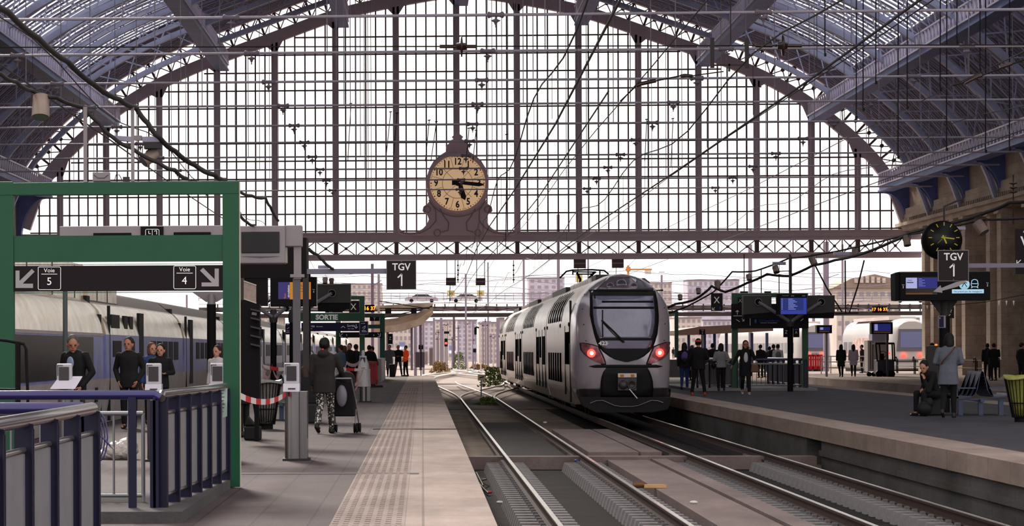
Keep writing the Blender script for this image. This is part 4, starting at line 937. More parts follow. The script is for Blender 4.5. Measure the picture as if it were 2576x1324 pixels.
# ================================================================= gable clock
t = TH('station_clock', 'huge ornate station clock with cream face on the glazed end wall', 'clock', DW-.9, (1151, 590))
CM = mat('clock_case_brown', 'd6c0ca', .6, 0, .1, .5)
half = [(0, 330), (6, 338), (14, 344), (10, 350), (20, 354), (22, 362), (30, 366), (27, 374), (30, 382), (46, 392), (60, 405), (70, 422), (78, 446), (78, 470), (75, 490), (70, 505), (76, 513), (86, 520), (88, 530), (84, 536), (79, 534), (76, 540), (72, 552), (78, 566), (88, 576), (104, 584), (124, 586), (138, 583), (146, 575), (152, 579), (150, 586), (140, 592)]
poly = [(1151+a, b) for a, b in half]+[(1151-a, b) for a, b in reversed(half[1:])]
t.poly('case', CM, poly, .1, .5)
t.ring('case_ring', CM, 1151, 461, 74, 8, .05, 48); t.disc('dial', mat('dial_cream', 'fbdcb4', .6, emit='fbd0a0', estr=.38), 1151, 461, 70, -.02, .08, 64); t.ring('dial_rim', mat('rim_pale', 'd9c6c0', .5), 1151, 461, 70, 1.6, -.04, 64)
NUM = mat('numeral_dark', '3c2c36', .6)
for k in range(1, 13):
    a = k*math.pi/6; r = 54 if k not in (10, 11, 12) else 54
    t.text(str(k), 1151+math.sin(a)*r, 461-math.cos(a)*r, 17, NUM, dY=-.035, sx=.85, bold=.018, name='numeral')
L = []
for k in range(60):
    a = k*math.pi/30; w_ = 1.5 if k % 5 == 0 else .8; r0, r1 = (65, 68) if k % 5 == 0 else (65.5, 68)
    s_, c_ = math.sin(a), math.cos(a); L.append([(1151+s_*r0-c_*w_, 461-c_*r0-s_*w_), (1151+s_*r0+c_*w_, 461-c_*r0+s_*w_), (1151+s_*r1+c_*w_, 461-c_*r1+s_*w_), (1151+s_*r1-c_*w_, 461-c_*r1-s_*w_)])
t.polys('minute_track', NUM, L, -.03, .02)
t.ring('dial_lead_ring', mat('lead_line', 'a88a78', .6), 1151, 461, 38, 1.4, -.03, 48)
t.lines('dial_lead_line', mat('lead_line', 'a88a78'), [[(1151+math.sin(a)*16*0, 461), (1151+math.sin(a)*50, 461-math.cos(a)*50)] for a in [R(45), R(135), R(225), R(315)]]+[[(1151+math.sin(a)*38, 461-math.cos(a)*38), (1151+math.sin(a)*68, 461-math.cos(a)*68)] for a in [R(v) for v in (15, 75, 105, 165, 195, 255, 285, 345)]], 1, -.03)
HND = mat('clock_hand_dark', '2e2226', .6)
t.polys('minute_hand', HND, [[(1137, 453), (1160, 455), (1208, 460), (1217, 463), (1218, 466), (1205, 469), (1160, 464), (1137, 466)]], -.12, .04)
t.polys('hour_hand', HND, [[(1152, 458), (1161, 458), (1173, 495), (1170, 504), (1160, 498), (1154, 476)]], -.09, .03); t.disc('hand_boss', HND, 1152, 460, 8, -.14, .05)
for s_ in (-1, 1):
    for (cx_, cy_, r) in ((76, 527, 8), (51, 586, 8)): t.ring('scroll', mat('scroll_dark', '9c848c', .6), 1151+s_*cx_, cy_, r, 2.4, .06, 20)
    t.tube('scroll_rib', mat('scroll_dark', '9c848c'), [(1151+s_*a, b, .07) for a, b in ((45, 525), (34, 545), (22, 560), (24, 580), (40, 584))], 1.3); t.tube('scroll_rib', mat('scroll_dark', '9c848c'), [(1151+s_*a, b, .07) for a, b in ((66, 512), (55, 530), (54, 556), (70, 574), (92, 586), (120, 590), (145, 584))], 1.3)
t.tube('ring_rib', mat('scroll_dark', '9c848c'), [(1151+math.sin(R(a))*84, 461-math.cos(R(a))*84, .07) for a in range(120, 241, 8)], 1.2)
# hanging insulator set on the long overhead line
# ================================================================= platform furniture
PANEL = mat('corrugated_panel_grey', '77747a', .45, .2, .15, 3); TUBE = mat('handrail_glossy_violet', '28235e', .22, .3, spec=.8); TUBES = mat('handrail_glare_silver', '8d8486', .2, .8); PLI = platmat('kerb_concrete', '5f5a5c', '403c3f', 'plain'); GREYT = mat('galvanised_tube', '85848a', .4, .5)  # silver tube colour paints the glare on violet enamel
def corr(q, x0, x1, y0, y1, z0, z1, n):      # corrugated sheet along the longer side
    vs = []
    for k in range(2*n+1):
        t = k/(2*n); o = .012 if k % 2 else -.012
        if abs(y1-y0) > abs(x1-x0): p = (x0+o, y0+(y1-y0)*t)
        else: p = (x0+(x1-x0)*t, y0+o)
        vs += [(p[0], p[1], z0), (p[0], p[1], z1)]
    q.add(vs, [(2*i, 2*i+2, 2*i+3, 2*i+1) for i in range(2*n)])
def railing(A, B, n, label, zb=.1, zt=1.12, silver=True, pw=.11, group='violet stair railings', corrug=True):
    A = Vector(A+(0,)); B = Vector(B+(0,)); g = empty('stair_railing', (A.x, A.y, zb), label, 'railing', group); d = (B-A); L = d.length; u = d.normalized(); v = Vector((-u.y, u.x, 0))
    rz = math.atan2(u.y, u.x); T = Matrix.Rotation(rz, 4, 'Z')
    def bd(q, nm, m_): o = q.build(nm, m_, g); o.rotation_euler = (0, 0, rz); return o
    h = zt-zb
    q = MB(); q.tube([(-.05, 0, h-.03), (0, 0, h), (L, 0, h), (L+.05, 0, h-.03)], .043, 12); bd(q, 'handrail', TUBES if silver else TUBE)
    for k in range(n+1):
        x = L*k/n; q = MB(); q.box(x-.012, x+.012, -pw/2, pw/2, 0, h-.02); q.box(x-.04, x+.04, -pw/2, -pw/2+.01, 0, h-.05); bd(q, 'post', PURP)
        if k < n:
            x1 = L*(k+1)/n; q = MB(); q.tube([(x+.02, 0, h-.17), (x1-.02, 0, h-.17)], .02, 8); bd(q, 'upper_tube', TUBES); q = MB(); q.tube([(x+.02, 0, .1), (x1-.02, 0, .1)], .02, 8); bd(q, 'lower_tube', TUBES)
            if corrug: q = MB(); corr(q, x+.05, x1-.05, 0, 0, .12, h-.19, max(4, int((x1-x)/.09))); bd(q, 'corrugated_panel', PANEL)
    return g
slab('trim_10', -6.1, -2.12, 24.4, 31.2, 0, .1, PLI); slab('trim_11', -6.1, -2.12, 11, 19.9, 0, .1, PLI)
railing((-2.29, 13.7), (-2.29, 19.2), 5, 'foreground violet stair railing at the lower left corner with painted glare on its handrail')
railing((-2.36, 25.1), (-2.16, 30.4), 6, 'violet stair railing running from the corner post to the near green frame')
g = railing((-5.6, 25.05), (-2.42, 25.05), 1, 'crosswise violet top rail behind the foreground railing', silver=False, corrug=False, pw=.08)
for c in g.children:
    if c.name.startswith(('upper', 'lower')): bpy.data.objects.remove(c)
g = railing((-5.6, 19.25), (-2.36, 19.25), 1, 'crosswise violet rail joining the foreground railing at its far corner', silver=False, corrug=False, pw=.08)
for c in list(g.children):
    if c.name.startswith(('upper', 'lower')): bpy.data.objects.remove(c)
def grille(p0, p1, z0, z1, sp, label, group=None, r=.012):
    p0 = Vector(p0+(0,)); p1 = Vector(p1+(0,)); g = empty('grey_barrier', (p0.x, p0.y, z0), label, 'barrier', group); d = p1-p0; n = max(2, int(d.length/sp))
    q = MB(); q.tube([(0, 0, z1-z0), (d.x, d.y, z1-z0)], .022, 8); q.build('top_tube', GREYT, g); q = MB(); q.tube([(0, 0, .06), (d.x, d.y, .06)], .018, 8); q.build('bottom_tube', GREYT, g)
    for k in range(n+1): q = MB(); f = k/n; q.tube([(d.x*f, d.y*f, 0 if k in (0, n) else .06), (d.x*f, d.y*f, z1-z0)], r if k not in (0, n) else .02, 6); q.build('upright', GREYT, g)
    return g
grille((-4.7, 26), (-2.62, 26), .1, .93, .135, 'grey tube barrier with thin uprights behind the foreground railing')
# pair of violet posts at the corner
for x in (-2.62, ): q = MB(); q.box(x-.035, x+.035, 25.0, 25.06, .1, 1.1); tag(q.build('rail_post', PURP), 'single violet post left of the corner post of the stair railing', 'post')
# round pole and left cabinet
q = MB(); p = gnd(165, 1107); q.cyl((p.x, p.y, 0), (p.x, p.y, 2.62), .042, n=12); tag(q.build('sign_pole', mat('pole_green_grey', '4d5558', .5)), 'grey green round pole in front of the man with grey hair', 'pole')
t = TH('utility_cabinet', 'dark cabinet with hazard stripe at the left photo edge', 'cabinet', 33, (10, 1200)); t.rect('body', mat('cabinet_dark', '34383a', .5), -20, 886, 22, 1202, 0, .4)
t.rect('green_top', GREEN, -20, 868, 30, 886, -.01, .4)
m_ = mat('hazard_yellow', 'b8892e', .5); L = []
for k in range(6): y0 = 905+k*38; L.append([(22, y0+12), (33, y0), (33, y0+18), (22, y0+30)])
t.rect('hazard_base', BLACKM, 22, 888, 33, 1190, .0, .05); t.polys('hazard_stripe', m_, L, -.01, .01)
t = TH('hoop_rail', 'black tubular hoop at the far left edge beside the cabinet', 'rail', 26, (40, 1290)); t.tube('hoop', BLACKM, [(-30, 852, 0), (20, 858, 0), (60, 866, 0), (66, 880, 0), (70, 1000, 0), (72, 1285, 0)], 4, 10); t.tube('cross_tube', BLACKM, [(-30, 980, 0), (45, 982, 0)], 4, 8); t.tube('inner_post', BLACKM, [(45, 860, 0), (45, 1280, 0)], 7, 8)
# --- ticket validators
HEADW = mat('validator_head', 'b9b4be', .35); SCRD = mat('validator_screen', '3a3438', .15)
def validator(x, Y, label, wrapped=False):
    g = empty('ticket_validator', (x, Y, 0), label, 'ticket machine', 'ticket validators in a row on the left platform')
    q = MB(); prof = [(.105*math.cos(a), -.105*math.sin(a)) for a in [math.pi*k/12 for k in range(13)]]
    pts = [(px_, py_) for px_, py_ in prof]+[(-.105, .06), (.105, .06)]; q.prism([(a, b, 0.03) for a, b in pts], (0, 0, .92)); q.build('column', STAIN, g)
    q = MB(); q.box(.105, .2, .02, .42, .03, .9) if False else None
    q.box(.1, .2, .38, .46, .03, .95); q.box(.1, .2, .0, .06, .03, .95); q.box(.1, .2, .06, .38, .03, .3); q.box(.1, .2, .06, .38, .88, .95); q.build('side_frame', STAIN, g)
    q = MB(); q.box(-.13, .23, -.14, .5, 0, .03); q.build('base_plate', mat('base_black', '221f20', .6), g)
    q = MB(); q.prism([(-.12, -.16, .95), (-.12, -.10, 1.06), (-.12, .08, 1.06), (-.12, .08, .95)], (.225, 0, 0)); q.build('reader_panel', HEADW, g)
    q = MB(); q.box(-.05, .05, -.155, -.13, .985, 1.0) ; q.build('card_slot', SCRD, g)
    q = MB(); q.box(-.11, .1, -.09, .02, 1.05, 1.345); o = q.build('screen_case', HEADW, g); bevel(o, .02, 3)
    q = MB(); q.box(-.075, .062, -.1, -.085, 1.1, 1.3); q.build('screen', SCRD, g)
    q = MB(); q.box(-.095, -.088, -.1, -.088, 1.18, 1.325); q.box(-.09, -.02, -.1, -.088, 1.318, 1.325); q.build('bracket_mark', RUB, g)
    return g
def px2(x, y): p = gnd(x, y); return p.x, p.y
vx = -1.74
validator(-1.79, 38.2, 'stainless ticket validator standing free in the middle of the left platform')
validator(-3.67, 38.0, 'ticket validator with grey framed screen behind the violet rail corner')
validator(-2.8, 38.1, 'ticket validator half hidden by the near green post')
g = validator(-4.9, 38.0, 'leftmost ticket validator with a tilted white panel'); q = MB(); q.prism([(-.18, -.22, 1.0), (.16, -.22, 1.0), (.24, -.05, 1.16), (-.08, -.05, 1.16)], (0, .02, .01)); q.build('tilted_panel', mat('tilted_panel_pale', 'c0b8c8', .4), g)
PLAS = mat('milky_plastic', 'd9d2d4', .25, 0, .15, 8, bump=.8, bscale=30, spec=.7, alpha=.72)
for (px_, yb, label) in ((914, 1012, 'ticket validator wrapped in milky plastic, rightmost of the wrapped ones'), (838, 1010, 'ticket validator wrapped in milky plastic right behind the woman with the stroller'), (778, 1012, 'ticket validator wrapped in milky plastic left of the woman with the stroller'), (650, 1020, 'ticket validator wrapped in plastic beside the louvred cabinet')):
    p = gnd(px_, yb); g = validator(p.x, p.y, label)
    q = MB(); q.lathe([(.22, .45), (.17, .85), (.14, 1.1), (.1, 1.25), (.04, 1.35), (.05, 1.42), (.03, 1.5), (0, 1.51)] if px_ in (914, 650) else [(.17, .75), (.16, .95), (.15, 1.15), (.09, 1.22), (.1, 1.34), (.12, 1.4), (.1, 1.46), (0, 1.49)], (0, 0, 0), 14)
    for i, v in enumerate(q.v): q.v[i] = (v[0]*(1+.18*math.sin(i*2.3)), v[1]*(1+.18*math.cos(i*1.7)), v[2])
    q.build('plastic_wrap', PLAS, g)
# --- striped barrier tape
TR = mat('tape_red', 'c8222c', .4); TW = mat('tape_white', 'e0d8d8', .4)
def tape(pts, label, w_=.07, seg=.7):
    P0 = Vector(pts[0]); a = MB()
    for p, q_ in zip(pts[:-1], pts[1:]):
        p = Vector(p); q_ = Vector(q_); L = (q_-p).length; n = max(1, int(L/seg)); sag = L*.012
        for k in range(n):
            f0, f1 = k/n, (k+1)/n; z0 = -sag*4*f0*(1-f0); z1 = -sag*4*f1*(1-f1); A_ = p.lerp(q_, f0)+Vector((0, 0, z0))-P0; B_ = p.lerp(q_, f1)+Vector((0, 0, z1))-P0
            a.mat(TR if k % 2 else TW); a.add([A_, B_, B_+Vector((0, .01, w_)), A_+Vector((0, .01, w_))], [(0, 1, 2, 3)])
    tag(a.build('barrier_tape', loc=P0, recalc=False), label, 'barrier tape', 'red and white barrier tapes')
tape([at(604, 1004, 30.7), at(720, 998, 38.1)], 'red and white tape from the near green post to the free standing validator')
tape([at(658, 918, 60), at(684, 922, 92), at(722, 921, 60)], 'red and white tape between the dark display columns', .09)
tape([at(658, 926, 62), at(722, 934, 60)], 'lower red and white tape left of the validator', .08)
tape([at(852, 912, 78), at(872, 917, 100), at(905, 914, 110)], 'upper red and white tape right of the wrapped validator', .12)
tape([at(850, 929, 78), at(912, 934, 80)], 'middle red and white tape beside the stroller', .08)
tape([at(868, 962, 60), at(912, 938, 80)], 'slanting red and white tape ending at the wrapped validator', .08)
tape([at(862, 976, 62), at(905, 962, 81)], 'lowest red and white tape beside the stroller handle', .07)
# --- red plastic barriers
REDP = mat('barrier_red', 'c0202a', .45)
def redbar(px0, px1, yb, h, label, skew=0, white=False):
    a = gnd(px0, yb); b = gnd(px1, yb); b = Vector((b.x, b.y+skew, 0)); d = b-a; g = empty('red_barrier', a, label, 'barrier', 'red plastic barriers'); rz = math.atan2(d.y, d.x); L = d.length; N = 3
    def bd(q, nm, m_): o = q.build(nm, m_, g); o.rotation_euler = (0, 0, rz); return o
    q = MB(); q.box(0, L, -.03, .03, h-.14, h); q.box(0, L, -.03, .03, .12, .3); 
    for k in range(N+1): x = L*k/N; q.box(max(0, x-.05), min(L, x+.05), -.03, .03, .1, h)
    bd(q, 'frame', REDP)
    for k in range(N):
        q = MB(); q.box(L*(k+.28)/N, L*(k+.72)/N, -.015, .015, .3, h-.14); bd(q, 'slat', REDP)
    for x in (.15, L-.15): q = MB(); q.box(x-.12, x+.12, -.25, .25, 0, .08); bd(q, 'foot', mat('foot_rubber', '2b1f20', .7))
    if white: q = MB(); q.box(L*.25, L*.8, -.05, -.03, .35, h-.2); bd(q, 'notice_sheet', mat('sheet_white', 'd5d0d2', .5))
redbar(868, 908, 966, 1.05, 'red plastic barrier left of the wrapped validator'); redbar(928, 952, 972, 1.05, 'red plastic barrier right of the wrapped validator', -4)
redbar(1772, 1802, 960, 1.05, 'red plastic barrier with white sheet behind the man in the orange cap', white=True); redbar(2034, 2070, 934, 1.1, 'red plastic barrier right of the island green frame')
# --- wire litter baskets
def basket(px_, yb, h, label, bag, r0, r1, tilt=0):
    p = gnd(px_, yb); g = empty('litter_basket', p, label, 'bin', 'wire litter baskets')
    q = MB(); n = 26
    for k in range(n): a = 2*math.pi*k/n; q.tube([(r0*math.cos(a), r0*math.sin(a), .1), (r1*math.cos(a), r1*math.sin(a), h)], .009, 4, cap=False)
    for f in (0, .35, .97): rr = r0+(r1-r0)*f; q.tube([(rr*math.cos(2*math.pi*k/24), rr*math.sin(2*math.pi*k/24), .1+(h-.1)*f) for k in range(25)], .012, 5, cap=False)
    q.build('wire_cage', BLACKM, g); q = MB(); q.cyl((0, 0, 0), (0, 0, .1), r0*.8, n=16); q.build('base', BLACKM, g)
    q = MB(); q.lathe([(0, .14), (r0*.8, .15), (r0+(r1-r0)*.5-.05, h*.5), (r1-.05, h-.03), (r1+.03, h+.03), (r1+.02, h-.04)], (0, 0, 0), 22)
    for i, v in enumerate(q.v): q.v[i] = (v[0]*(1+.05*math.sin(i*1.9)), v[1]*(1+.05*math.cos(i*2.3)), v[2]+.02*math.sin(i*.8))
    q.build('bag', bag, g); return g
BAGY = mat('bag_yellow_green', 'a3a550', .35, 0, .35, 6, bump=.6, bscale=14, spec=.6); BAGW = mat('bag_clear_grey', '8d8886', .3, 0, .4, 6, bump=.6, bscale=14)
basket(2572, 1062, .92, 'wire litter basket with yellow green bag at the right photo edge', BAGY, .2, .36)
basket(668, 1080, .92, 'wire litter basket with clear bag near the woman with long brown hair', BAGW, .18, .3)
# --- benches
BLUEB = mat('bench_blue_grey', '454c64', .35, .3, .15, 4)
def bench(x, Y, label, L=1.6, rz=0, slots=3):
    g = empty('bench', (x, Y, 0), label, 'bench', rz=rz)
    for s in (-1, 1):
        prof = [(-.64, .47), (-.62, .43), (-.5, .42), (-.34, .405), (-.22, .41), (-.15, .46), (-.1, .56), (-.06, .75), (-.02, .93), (.0, .97)]
        q = MB(); pts = [(s*(a-.03), b) for a, b in prof]; up = [(s*(a-.03+.02), b+.022) for a, b in prof]
        for j in range(3):
            y0, y1 = -L/2+j*L/3+.01, -L/2+(j+1)*L/3-.01
            q.prism([(a, y0, b) for a, b in pts+up[::-1]], (0, y1-y0, 0))
        q.build('seat', BLUEB, g)
        q = MB()
        for j in range(3):
            for r_ in range(5):
                for c in range(3):
                    y = -L/2+(j+.5)*L/3+(c-1)*.15; z = .58+r_*.075; f = (z-.56)/.37; xx = s*(-.13+.1*f+.035-.02)
                    q.cbox((xx-.0*s, y, z), .03, .1, .014)
        q.build('slot_pattern', mat('slot_dark', '23242c', .6), g)
        q = MB(); q.box(min(s*.6, s*.15), max(s*.6, s*.15), -L/2-.02, -L/2+.03, .6, .63) ; q.box(min(s*.58, s*.55), max(s*.58, s*.55), -L/2-.02, -L/2+.03, .42, .62)
        q.build('armrest', BLUEB, g)
    q = MB(); q.box(-.04, .04, -L/2, L/2, .3, .36); q.box(-.55, .55, -L/2+.2, -L/2+.26, .33, .38); q.build('beam', BLUEB, g)
    for xx in (-.45, 0, .45): q = MB(); q.box(xx-.05, xx+.05, -L/2+.18, -L/2+.28, 0, .34); q.build('leg', BLUEB, g)
    return g
p = gnd(2474, 1046); bench(p.x, p.y+.9, 'blue grey perforated back to back bench at the right by the litter basket')
p = gnd(712, 1058); bench(p.x-.05, p.y+.9, 'dark perforated bench behind the free standing ticket validator', 1.5)
# --- counters / low walls near the far frames
q = MB(); a = gnd(946, 962); q.box(a.x, a.x+.25, a.y, a.y+14, 0, 1.1); tag(q.build('low_screen_wall', mat('low_wall_grey', 'a59c9c', .5)), 'low pale grey screen wall inside the far green frame', 'wall panel')
q = MB(); a = at(1690, 925, 150); q.box(a.x-2, at(1842, 925, 150).x, 150, 150.4, 0, at(1700, 905, 150).z); tag(q.build('low_screen_wall', mat('low_wall_dark', '6a6568', .5)), 'long low grey screen wall behind the people right of the silver train', 'wall panel')
# railings of the island stairs
railing((11.35, 101.5), (8.9+2.2, 112), 6, 'violet stair railing left of the island green frame', group='island stair railings'); railing((13.75, 100.9), (13.9, 113), 7, 'violet stair railing right of the island display column', group='island stair railings')
railing((11.4, 100.7), (11.45, 101.0), 1, 'short stair railing section at the left island green post', group='island stair railings')
railing((9.9, 101.2), (11.2, 101.2), 3, 'short crosswise railing beside the woman in the grey sweater', group='island stair railings')
g = railing((11.7, 101.3), (13.7, 101.3), 1, 'crosswise violet top rail between the island green posts', silver=False, corrug=False, group='island stair railings')
grille((11.6, 106), (13.6, 106), .05, .95, .16, 'grey tube barrier in the island stair opening')
slab('trim_12', 9.6, 14.1, 100.5, 113.5, 0, .1, mat('kerb_pale', '8b8688', .6, 0, .2, 2))
# --- hoops along the station wall
for k in range(6):
    y0 = 140+k*6.0; g = empty('hoop_barrier', (28.6, y0, 0), '%s low black hoop barrier along the station wall' % ORD[k], 'barrier', 'low black hoop barriers along the station wall')
    q = MB(); q.tube([(0, 0, 0), (0, 0, .9), (0, .12, 1.0), (0, .3, 1.0), (0, .4, .9), (0, .4, .75)], .03, 8); q.build('hoop', BLACKM, g)
    q = MB(); q.tube([(0, 0, .85), (0, 5.6, .85)], .025, 8); q.tube([(0, 0, .45), (0, 5.6, .45)], .02, 8); q.build('cross_tube', BLACKM, g)
    q = MB(); q.tube([(0, 5.6, 0), (0, 5.6, .9)], .03, 8); q.build('post', BLACKM, g)
# white tube rails on the far platform
for k, (x0, x1, Y) in enumerate(((2066, 2112, 165), (2090, 2180, 168))):
    t = TH('white_rail', ['white tube rail left of the far walking pair', 'white tube rail behind the far walking pair'][k], 'rail', Y, ((x0+x1)/2, 880+1.52*sc(Y)))
    for yy in (897, 911, 925): t.tube('tube', mat('rail_white', 'd8d2d4', .4), [(x0, yy, 0), (x1, yy, 0)], 1.3)
    for xx in (x0, x1): t.tube('post', mat('rail_white', 'd8d2d4'), [(xx, 896, 0), (xx, 880+1.52*sc(Y), 0)], 1.4)
# --- plastic sheet bag, tube coil, litter
q = MB(); p = gnd(300, 1156); q.ell((0, 0, .12), .3, .22, .17, 18, 12); q.ell((.14, .05, .17), .2, .18, .17, 14, 10); q.ell((-.2, 0, .07), .22, .18, .1, 14, 10)
for i, v in enumerate(q.v): r_ = random.Random(i); q.v[i] = (v[0]+r_.uniform(-.02, .02), v[1]+r_.uniform(-.02, .02), max(0.0, v[2]+r_.uniform(-.02, .02)))
o = tag(q.build('crumpled_plastic_sheet', mat('plastic_pinkish', 'c9bcb8', .2, 0, .25, 10, bump=1, bscale=25, spec=.8), loc=p), 'crumpled clear plastic sheet lying on the floor behind the railing', 'plastic sheet'); o.scale = (.8, .8, .85)
t = TH('cable_coil', 'coil of violet cable hanging on the foreground railing post', 'cable', 21, (255, 1115)); p0 = (243, 1110)
for k in range(4): t.tube('loop', TUBE, [(247+26*math.sin(a)*(1-k*.12)*.9-4*k, 1100+62*math.cos(a)*(1-k*.09), .02*k) for a in [2*math.pi*j/20 for j in range(21)]], 2, 6)
t.tube('tail', TUBE, [(240, 1085, 0), (262, 1105, -.03), (280, 1125, -.03)], 2.6, 6); t.tube('tip', HOUS, [(278, 1122, -.03), (286, 1130, -.03)], 3, 6)
t = TH('notice_sheet', 'pale notice sheet taped to the railing beside the near green post', 'notice', 30.2, (561, 1052)); t.poly('sheet', mat('sheet_mint', 'a9bdb8', .5), [(552, 980), (572, 977), (571, 1048), (553, 1054)], -.12, .01); t.lines('writing', DARK, [[(557, 990+k*9), (562+(k*3) % 5, 990+k*9)] for k in range(6)], 1.3, -.13)
q = MB(); p = gnd(1628, 1229, -.66); q.tube([(-.22, 0, .05), (-.05, 0, .055)], .05, 10); q.build('bottle_body', mat('bottle_brown', '6b4526', .25), tag(empty('crumpled_bottle', p), 'brown crumpled bottle and packet lying between the tracks', 'litter')); 
e_ = [o for o in COL.objects if o.name == 'crumpled_bottle'][0]; q = MB(); q.prism([(-.05, -.06, .01), (.14, -.07, .01), (.3, 0, .01), (.16, .06, .01), (-.05, .06, .01)], (0, 0, .05)); q.build('packet', mat('packet_tan', 'c79a6a', .5), e_)
for px_, py_, c, nm, lab in ((1258, 1268, 'cfcad0', 'crushed_can', 'crushed pale can beside the left track'), (1230, 1242, 'b02a2e', 'paper_scrap', 'small red scrap in the ballast beside the platform'), (1452, 1162, '33407c', 'plastic_cap', 'blue scrap in the gap of the concrete slabs'), (1371, 1065, 'd8d4d0', 'paper_scrap', 'white paper scrap on the concrete between the tracks'), (1745, 1268, 'cfc9c6', 'paper_scrap', 'crumpled white paper in the slab gap on the right')):
    p = gnd(px_, py_, -.66 if px_ > 1300 else -.82); q = MB(); q.ell((0, 0, .02), .06, .04, .025, 8, 6); tag(q.build(nm, mat('scrap_'+c, c, .5), loc=p), lab, 'litter')
# --- forklift and container on the far right platform
t = TH('cargo_container', 'pale grey tall cargo box standing on the far right platform', 'container', 151, (2209, 942)); t.rect('body', mat('box_pale', 'b7b1ae', .5), 2183, 857, 2234, 935, 0, 1.2); t.rect('lid', mat('box_lid', 'a9a6c0', .5), 2194, 841, 2236, 857, .05, 1.1)
t.rects('edge_rib', HOUSD, [(2189, 860, 2190.5, 930), (2195, 860, 2196.5, 930)], -.02, .02)
for xx in (2187, 2199, 2212, 2226): t.disc('wheel', BLACKM, xx, 942, 6, .2, .15, 14)
t = TH('forklift', 'dark blue forklift with overhead guard parked on the far right platform', 'forklift', 149, (2226, 950)); t.rect('body', mat('forklift_blue', '1d1f33', .4), 2208, 905, 2250, 942, 0, 1.4, .05); t.rect('seat_back', BLACKM, 2212, 890, 2224, 908, .3, .4)
for xx in (2203, 2212, 2244, 2249): t.tube('guard_post', BLACKM, [(xx, 864, .1), (xx+(2 if xx > 2230 else 4), 910, .1)], 1.8)
t.rect('overhead_guard', BLACKM, 2202, 862, 2250, 867, 0, 1.3); t.ring('steering_wheel', BLACKM, 2221, 892, 8, 1.8, .2)
for xx in (2213, 2243): t.disc('wheel', BLACKM, xx, 941, 9, -.1, .3, 18)
t.disc('lamp', REDL, 2237, 889, 3, -.05, .05, 12)
# --- small things at the right column
t = TH('post_box', 'grey box with a small orange lamp beside the right display column', 'box', 84, (2360, 995)); t.rect('case', HOUSD, 2335, 871, 2366, 1006, 0, .3); t.rect('top_edge', HOUS, 2334, 869.5, 2367, 872, 0, .3); t.rect('lamp', mat('orange_lamp', 'ff5a20', emit='ff4a18', estr=5), 2353, 866, 2358, 870, 0, .1)
# ================================================================= overhead lines, cables, spotlights
WIRE = mat('wire_black', '1c1719', .5); PORC = mat('insulator_brown', '3a2622', .25, spec=.7); CABL = mat('cable_dark', '241f22', .6)
def wire(X, px, py, y0, y1, label, r=.019, droppers=False, sag=.0):
    h = X/((px-VPX)/(VPY-py)); z = CAMZ+h; n = 14
    g = empty('overhead_wire', (X, y0, z), label, 'overhead wire', 'overhead railway wires')
    q = MB(); q.tube([(.12*math.sin(k*1.3), (y1-y0)*k/n, -sag*abs(math.sin(k*math.pi/3.5))) for k in range(n+1)], r, 5, cap=False); q.build('wire', WIRE, g); return g, z
def cat(X, px, py, y0, y1, label):
    g, z = wire(X, px, py, y0, y1, label)
    n = int((y1-y0)/8); zt = 1.1
    q = MB(); pts = [(0, (y1-y0)*k/(n*2), zt-.45*(math.sin(math.pi*k/(7))**2)) for k in range(n*2+1)]; q.tube(pts, .015, 5, cap=False); q.build('messenger_wire', WIRE, g)
    for k in range(1, n*2, 2): q = MB(); q.tube([(pts[k][0], pts[k][1], 0), pts[k]], .005, 4, cap=False); q.build('dropper', WIRE, g)
cat(2.34, 1560, 0, 30, 330, 'contact wire over the left empty track'); wire(5.94, 1720, 65, 30, 330, 'steep support wire passing right of the clock', .016)
cat(5.94, 2308, 0, 22, 330, 'contact wire over the silver train track'); wire(9.6, 2342, 0, 25, 320, 'second support wire on the right slope', .014)
wire(18.2, 2576, 135, 35, 320, 'support wire over the far right track', .018); cat(18.2, 2576, 330, 40, 330, 'contact wire over the far right track')
cat(-8.2, 200, 300, 30, 330, 'contact wire over the high speed train'); wire(2.0, 1700, 0, 30, 320, 'thin support wire beside the clock', .01)
# cross span with insulators
Yc = 74; t = TH('cross_span_wire', 'black horizontal cross wire with brown insulators near the top', 'wire', Yc, (1288, 116))
t.tube('wire', WIRE, [(-400, 120, 0), (1080, 117, 0), (2950, 112, 0)], 1.7, 6)
for (x, y) in ((1128, 117), (1176, 117), (1922, 115), (1995, 115)):
    t.tube('insulator', PORC, [(x-22, y, 0), (x-14, y, 0), (x-4, y, 0), (x+10, y, 0), (x+20, y, 0)] if x not in (1176, 1995) else [(x-20, y, 0), (x-10, y, 0), (x+4, y, 0), (x+14, y, 0), (x+22, y, 0)], 4.5, 10)
for (x, y) in ((1158, 117), (1966, 115)):
    c = t.p(x, y); q = MB(); q.lathe([(0, -.1), (.09, -.1), (.1, .0), (.28, .02), (.28, .05), (.1, .07), (.09, .15), (0, .15)], c, 14, 'X'); q.build('insulator_disc', PORC, t.e)
t = TH('wire_bracket', 'dark U shaped steel bracket hanging from the cross wire at upper right', 'bracket', 73.8, (1838, 165)); IR = mat('bracket_iron', '3b3236', .5, .3)
t.tube('hanger', IR, [(1838, 115, .1), (1838, -140, .1)], 1.4)
t.rect('side_plate', IR, 1787, 95, 1797, 171, 0, .05); t.rect('side_plate', IR, 1874, 96, 1884, 172, 0, .05); t.rect('cross_bar', IR, 1797, 161, 1874, 166, .0, .04); t.rect('hook_plate', IR, 1832, 160, 1837, 180, 0, .03)
t.tube('stay', IR, [(1716, 195, .3), (1760, 188, .2), (1820, 180, 0)], 1.5)
